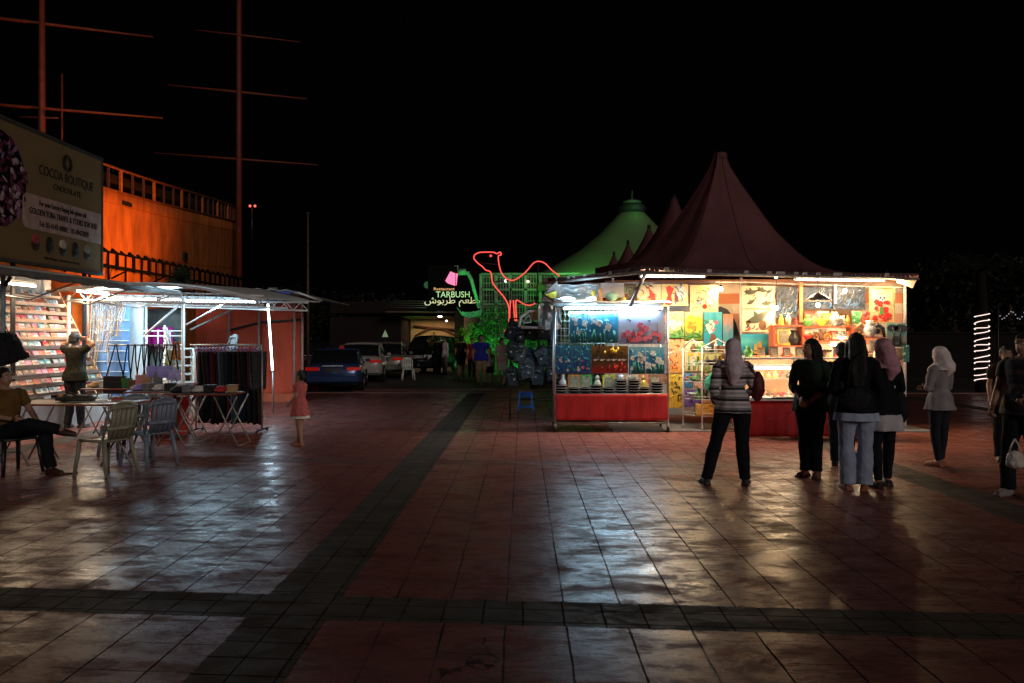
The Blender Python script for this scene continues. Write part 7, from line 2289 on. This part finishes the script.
DB = M('paint_darkblue', (0.035, 0.065, 0.17), .18, .3, var=.05, bump=0)
WH = M('paint_carwhite', (0.34, 0.34, 0.32), .2, var=.03, bump=0)
SV = M('paint_silver', (0.25, 0.24, 0.21), .25, .5, var=.03, bump=0)
BKp = M('paint_carblack', (0.012, 0.012, 0.014), .12, .2, var=.03, bump=0)
def park(label, px, Y, rz, paint, **k): return car(label, (XX(px, Y), Y, 0), rz, paint, **k)
park('dark blue saloon with red tail lights, nearest parked car', 338, 25.8, R(9), DB).scale.z = .90
park('white saloon parked just beyond the dark blue one', 364, 31.0, R(6), WH)
park('silver car with dark number plate, right of the white one', 388, 34.0, R(4), SV)
park('black car with chrome front near the restaurant', 430, 38.0, R(168), BKp, suv=True)
park('dark car at the left, deep in shadow beyond the red tent', 314, 36.0, R(8), BKp)
rf_ = thing('red_flag', 'small red triangular flag above the dark blue car', 'flag', P(344, 362, 25))
MB().prism([P(337.5, 350, 25), P(341, 344.5, 25), P(350, 354, 25), P(350.5, 358, 25), P(346, 357.5, 25)], (0, .02, 0)).build('cloth', M('flag_red', (0.65, 0.02, 0.04), .6), rf_)
MB().tube([P(350.5, 358, 25.05), (P(350.5, 358, 25).x, 25.05, 0.0)], .012, 6).build('stick', DARKM, rf_)

# ------------------------------------------------------------------ distant people
SH1 = M('shirt_royal', (0.03, 0.04, 0.35), .8); KH = M('shorts_khaki', (0.38, 0.28, 0.16), .8); WT = M('shirt_white', (0.6, 0.6, 0.58), .8)
far = dict(vox=.014)
person('person in royal blue shirt and khaki shorts walking towards us on the path', Gp(481, 384.5), R(5), 1.72, female=False, slim=1.12, top=(SH1, 'short', .78, .02), bottom=('shorts', KH), shoes=DKSHOE, hair=(HAIR, .02), pose=dict(ankL=(.11, -.10, .075), toeL=(.12, -.24, .03), kneeL=(.1, -.08, .46)), **far)
person('child in white shirt and dark shorts beside the blue shirted walker', Gp(490, 384), R(0), 1.25, top=(WT, 'short', .80, .01), bottom=('shorts', BLK), shoes=DKSHOE, hair=(HAIR, .02), **far)
person('person in white top and cream shorts behind the backpack stand', Gp(502, 385), R(20), 1.60, top=(M('top_rose', (0.4, 0.28, 0.27), .8), 'short', .80, .01), bottom=('shorts', M('shorts_cream', (0.6, 0.55, 0.45), .8)), shoes=DKSHOE, hair=(HAIR, .1), **far)
person('person in dark clothes standing left of the blue shirted walker', Gp(461, 377), R(170), 1.66, female=False, top=(BLK, 'short', .78, .0), bottom=('shorts', BLK), shoes=DKSHOE, hair=(HAIR, .02), **far)
person('person in dark red top close behind the blue shirted walker', Gp(472, 378), R(20), 1.62, top=(M('top_darkred', (0.16, 0.03, 0.03), .8), 'short', .78, .01), bottom=('trousers', BLK), shoes=DKSHOE, hair=(HAIR, .1), **far)
person('slim person in white standing before the lit restaurant front', Gp(445, 374.5), R(-60), 1.66, top=(WT, 'long', .74, .0), bottom=('trousers', M('trouser_grey', (0.3, 0.28, 0.25), .8)), shoes=DKSHOE, hair=(HAIR, .1), **far)
person('person in dark clothes near the black car by the restaurant', Gp(438, 374), R(150), 1.66, top=(BLK, 'long', .78, .0), bottom=('trousers', BLK), shoes=DKSHOE, hair=(HAIR, .02), **far)

# ------------------------------------------------------------------ right side: dark backdrop, lit palm trunk
wl = MB().box((16.5, 34, .9), (16, .25, 1.8)); wl.box((16.5, 33.95, 1.84), (16.1, .35, .08))
wl.build('boundary_wall', M('wall_brownblack', (0.014, 0.011, 0.010), .85, scale=1), label='low dark wall far behind the lit trunk on the right', cat='wall')
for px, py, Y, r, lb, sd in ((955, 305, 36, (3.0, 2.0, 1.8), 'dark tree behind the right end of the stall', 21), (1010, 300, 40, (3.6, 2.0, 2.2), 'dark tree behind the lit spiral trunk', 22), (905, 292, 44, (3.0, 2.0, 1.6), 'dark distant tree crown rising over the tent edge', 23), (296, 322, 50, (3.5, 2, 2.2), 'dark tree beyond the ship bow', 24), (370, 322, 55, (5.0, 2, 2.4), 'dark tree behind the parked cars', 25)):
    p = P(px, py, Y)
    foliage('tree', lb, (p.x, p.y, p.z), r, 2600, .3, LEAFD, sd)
pt_ = thing('lit_palm_trunk', 'palm trunk wound with a white spiral of rope light at the far right', 'palm', (XX(982, 24), 24, 0))
cx_ = XX(982, 24)
MB().tube([(cx_, 24, 0), (cx_, 24, 2.6), (cx_ - .05, 24, 3.6)], [.19, .16, .13], 10).build('trunk', M('bark_dark', (0.014, 0.011, 0.009), .9), pt_)
pts = []
zt_, zb_ = ZZ(314, 24), ZZ(383, 24)
N_ = 12
for i in range(N_ * 14 + 1):
    t = i / (N_ * 14); w = 2 * PI * N_ * t
    pts.append((cx_ + .20 * math.cos(w), 24 - .20 * math.sin(w), zt_ + (zb_ - zt_) * t + .02 * math.sin(w * .37) + .012 * math.sin(w * 1.7)))
MB().tube(pts, .012, 5).build('rope_light', lamp_mat('rope_white', (1.0, 0.75, 0.68), 1.6), pt_)
cr2 = MB(); rb = random.Random(6)
for i in range(12):
    w = 2 * PI * i / 12 + rb.random() * .3; el_ = rb.uniform(.1, .9)
    d = V((math.cos(w) * math.cos(el_), math.sin(w) * math.cos(el_), math.sin(el_))); c0 = V((cx_ - .05, 24, 3.6))
    mid_ = c0 + d * .8; end = c0 + V((d.x * 1.6, d.y * 1.6, d.z * .5 - .3))
    cr2.tube([c0, mid_, end], [.02, .015, .005], 5)
    side = d.cross(V((0, 0, 1))).normalized()
    for k in range(12):
        t = .15 + .85 * k / 12
        b = c0.lerp(mid_, t * 2) if t < .5 else mid_.lerp(end, t * 2 - 1)
        for s in (-1, 1):
            e = b + side * s * .32 + V((0, 0, -.12))
            cr2.add([b, b + d * .05, e], [(0, 1, 2)])
cr2.build('crown', LEAFD, pt_)
# small string lights at the upper right
sl = thing('string_lights', 'tiny dim string of white lights at the right edge above the capped person', 'lights', P(1012, 318, 26))
rb = random.Random(2)
wp_ = [P(1000 + i * 2.2, 315 + 4 * math.sin(i * .9) + rb.uniform(-1, 1), 26) for i in range(14)]
MB().tube(wp_, .006, 4).build('cable', BLACKP, sl)
for p in wp_:
    MB().ell(p, (.022, .022, .022), 6, 4).build('small_lamp', lamp_mat('dot_dim', (.75, .7, .85), .3), sl)
for px in (999, 1030):
    MB().tube([(XX(px, 26), 26.05, 0), (XX(px, 26), 26.05, 2.7)], .03, 6).build('post', DARKM, sl)
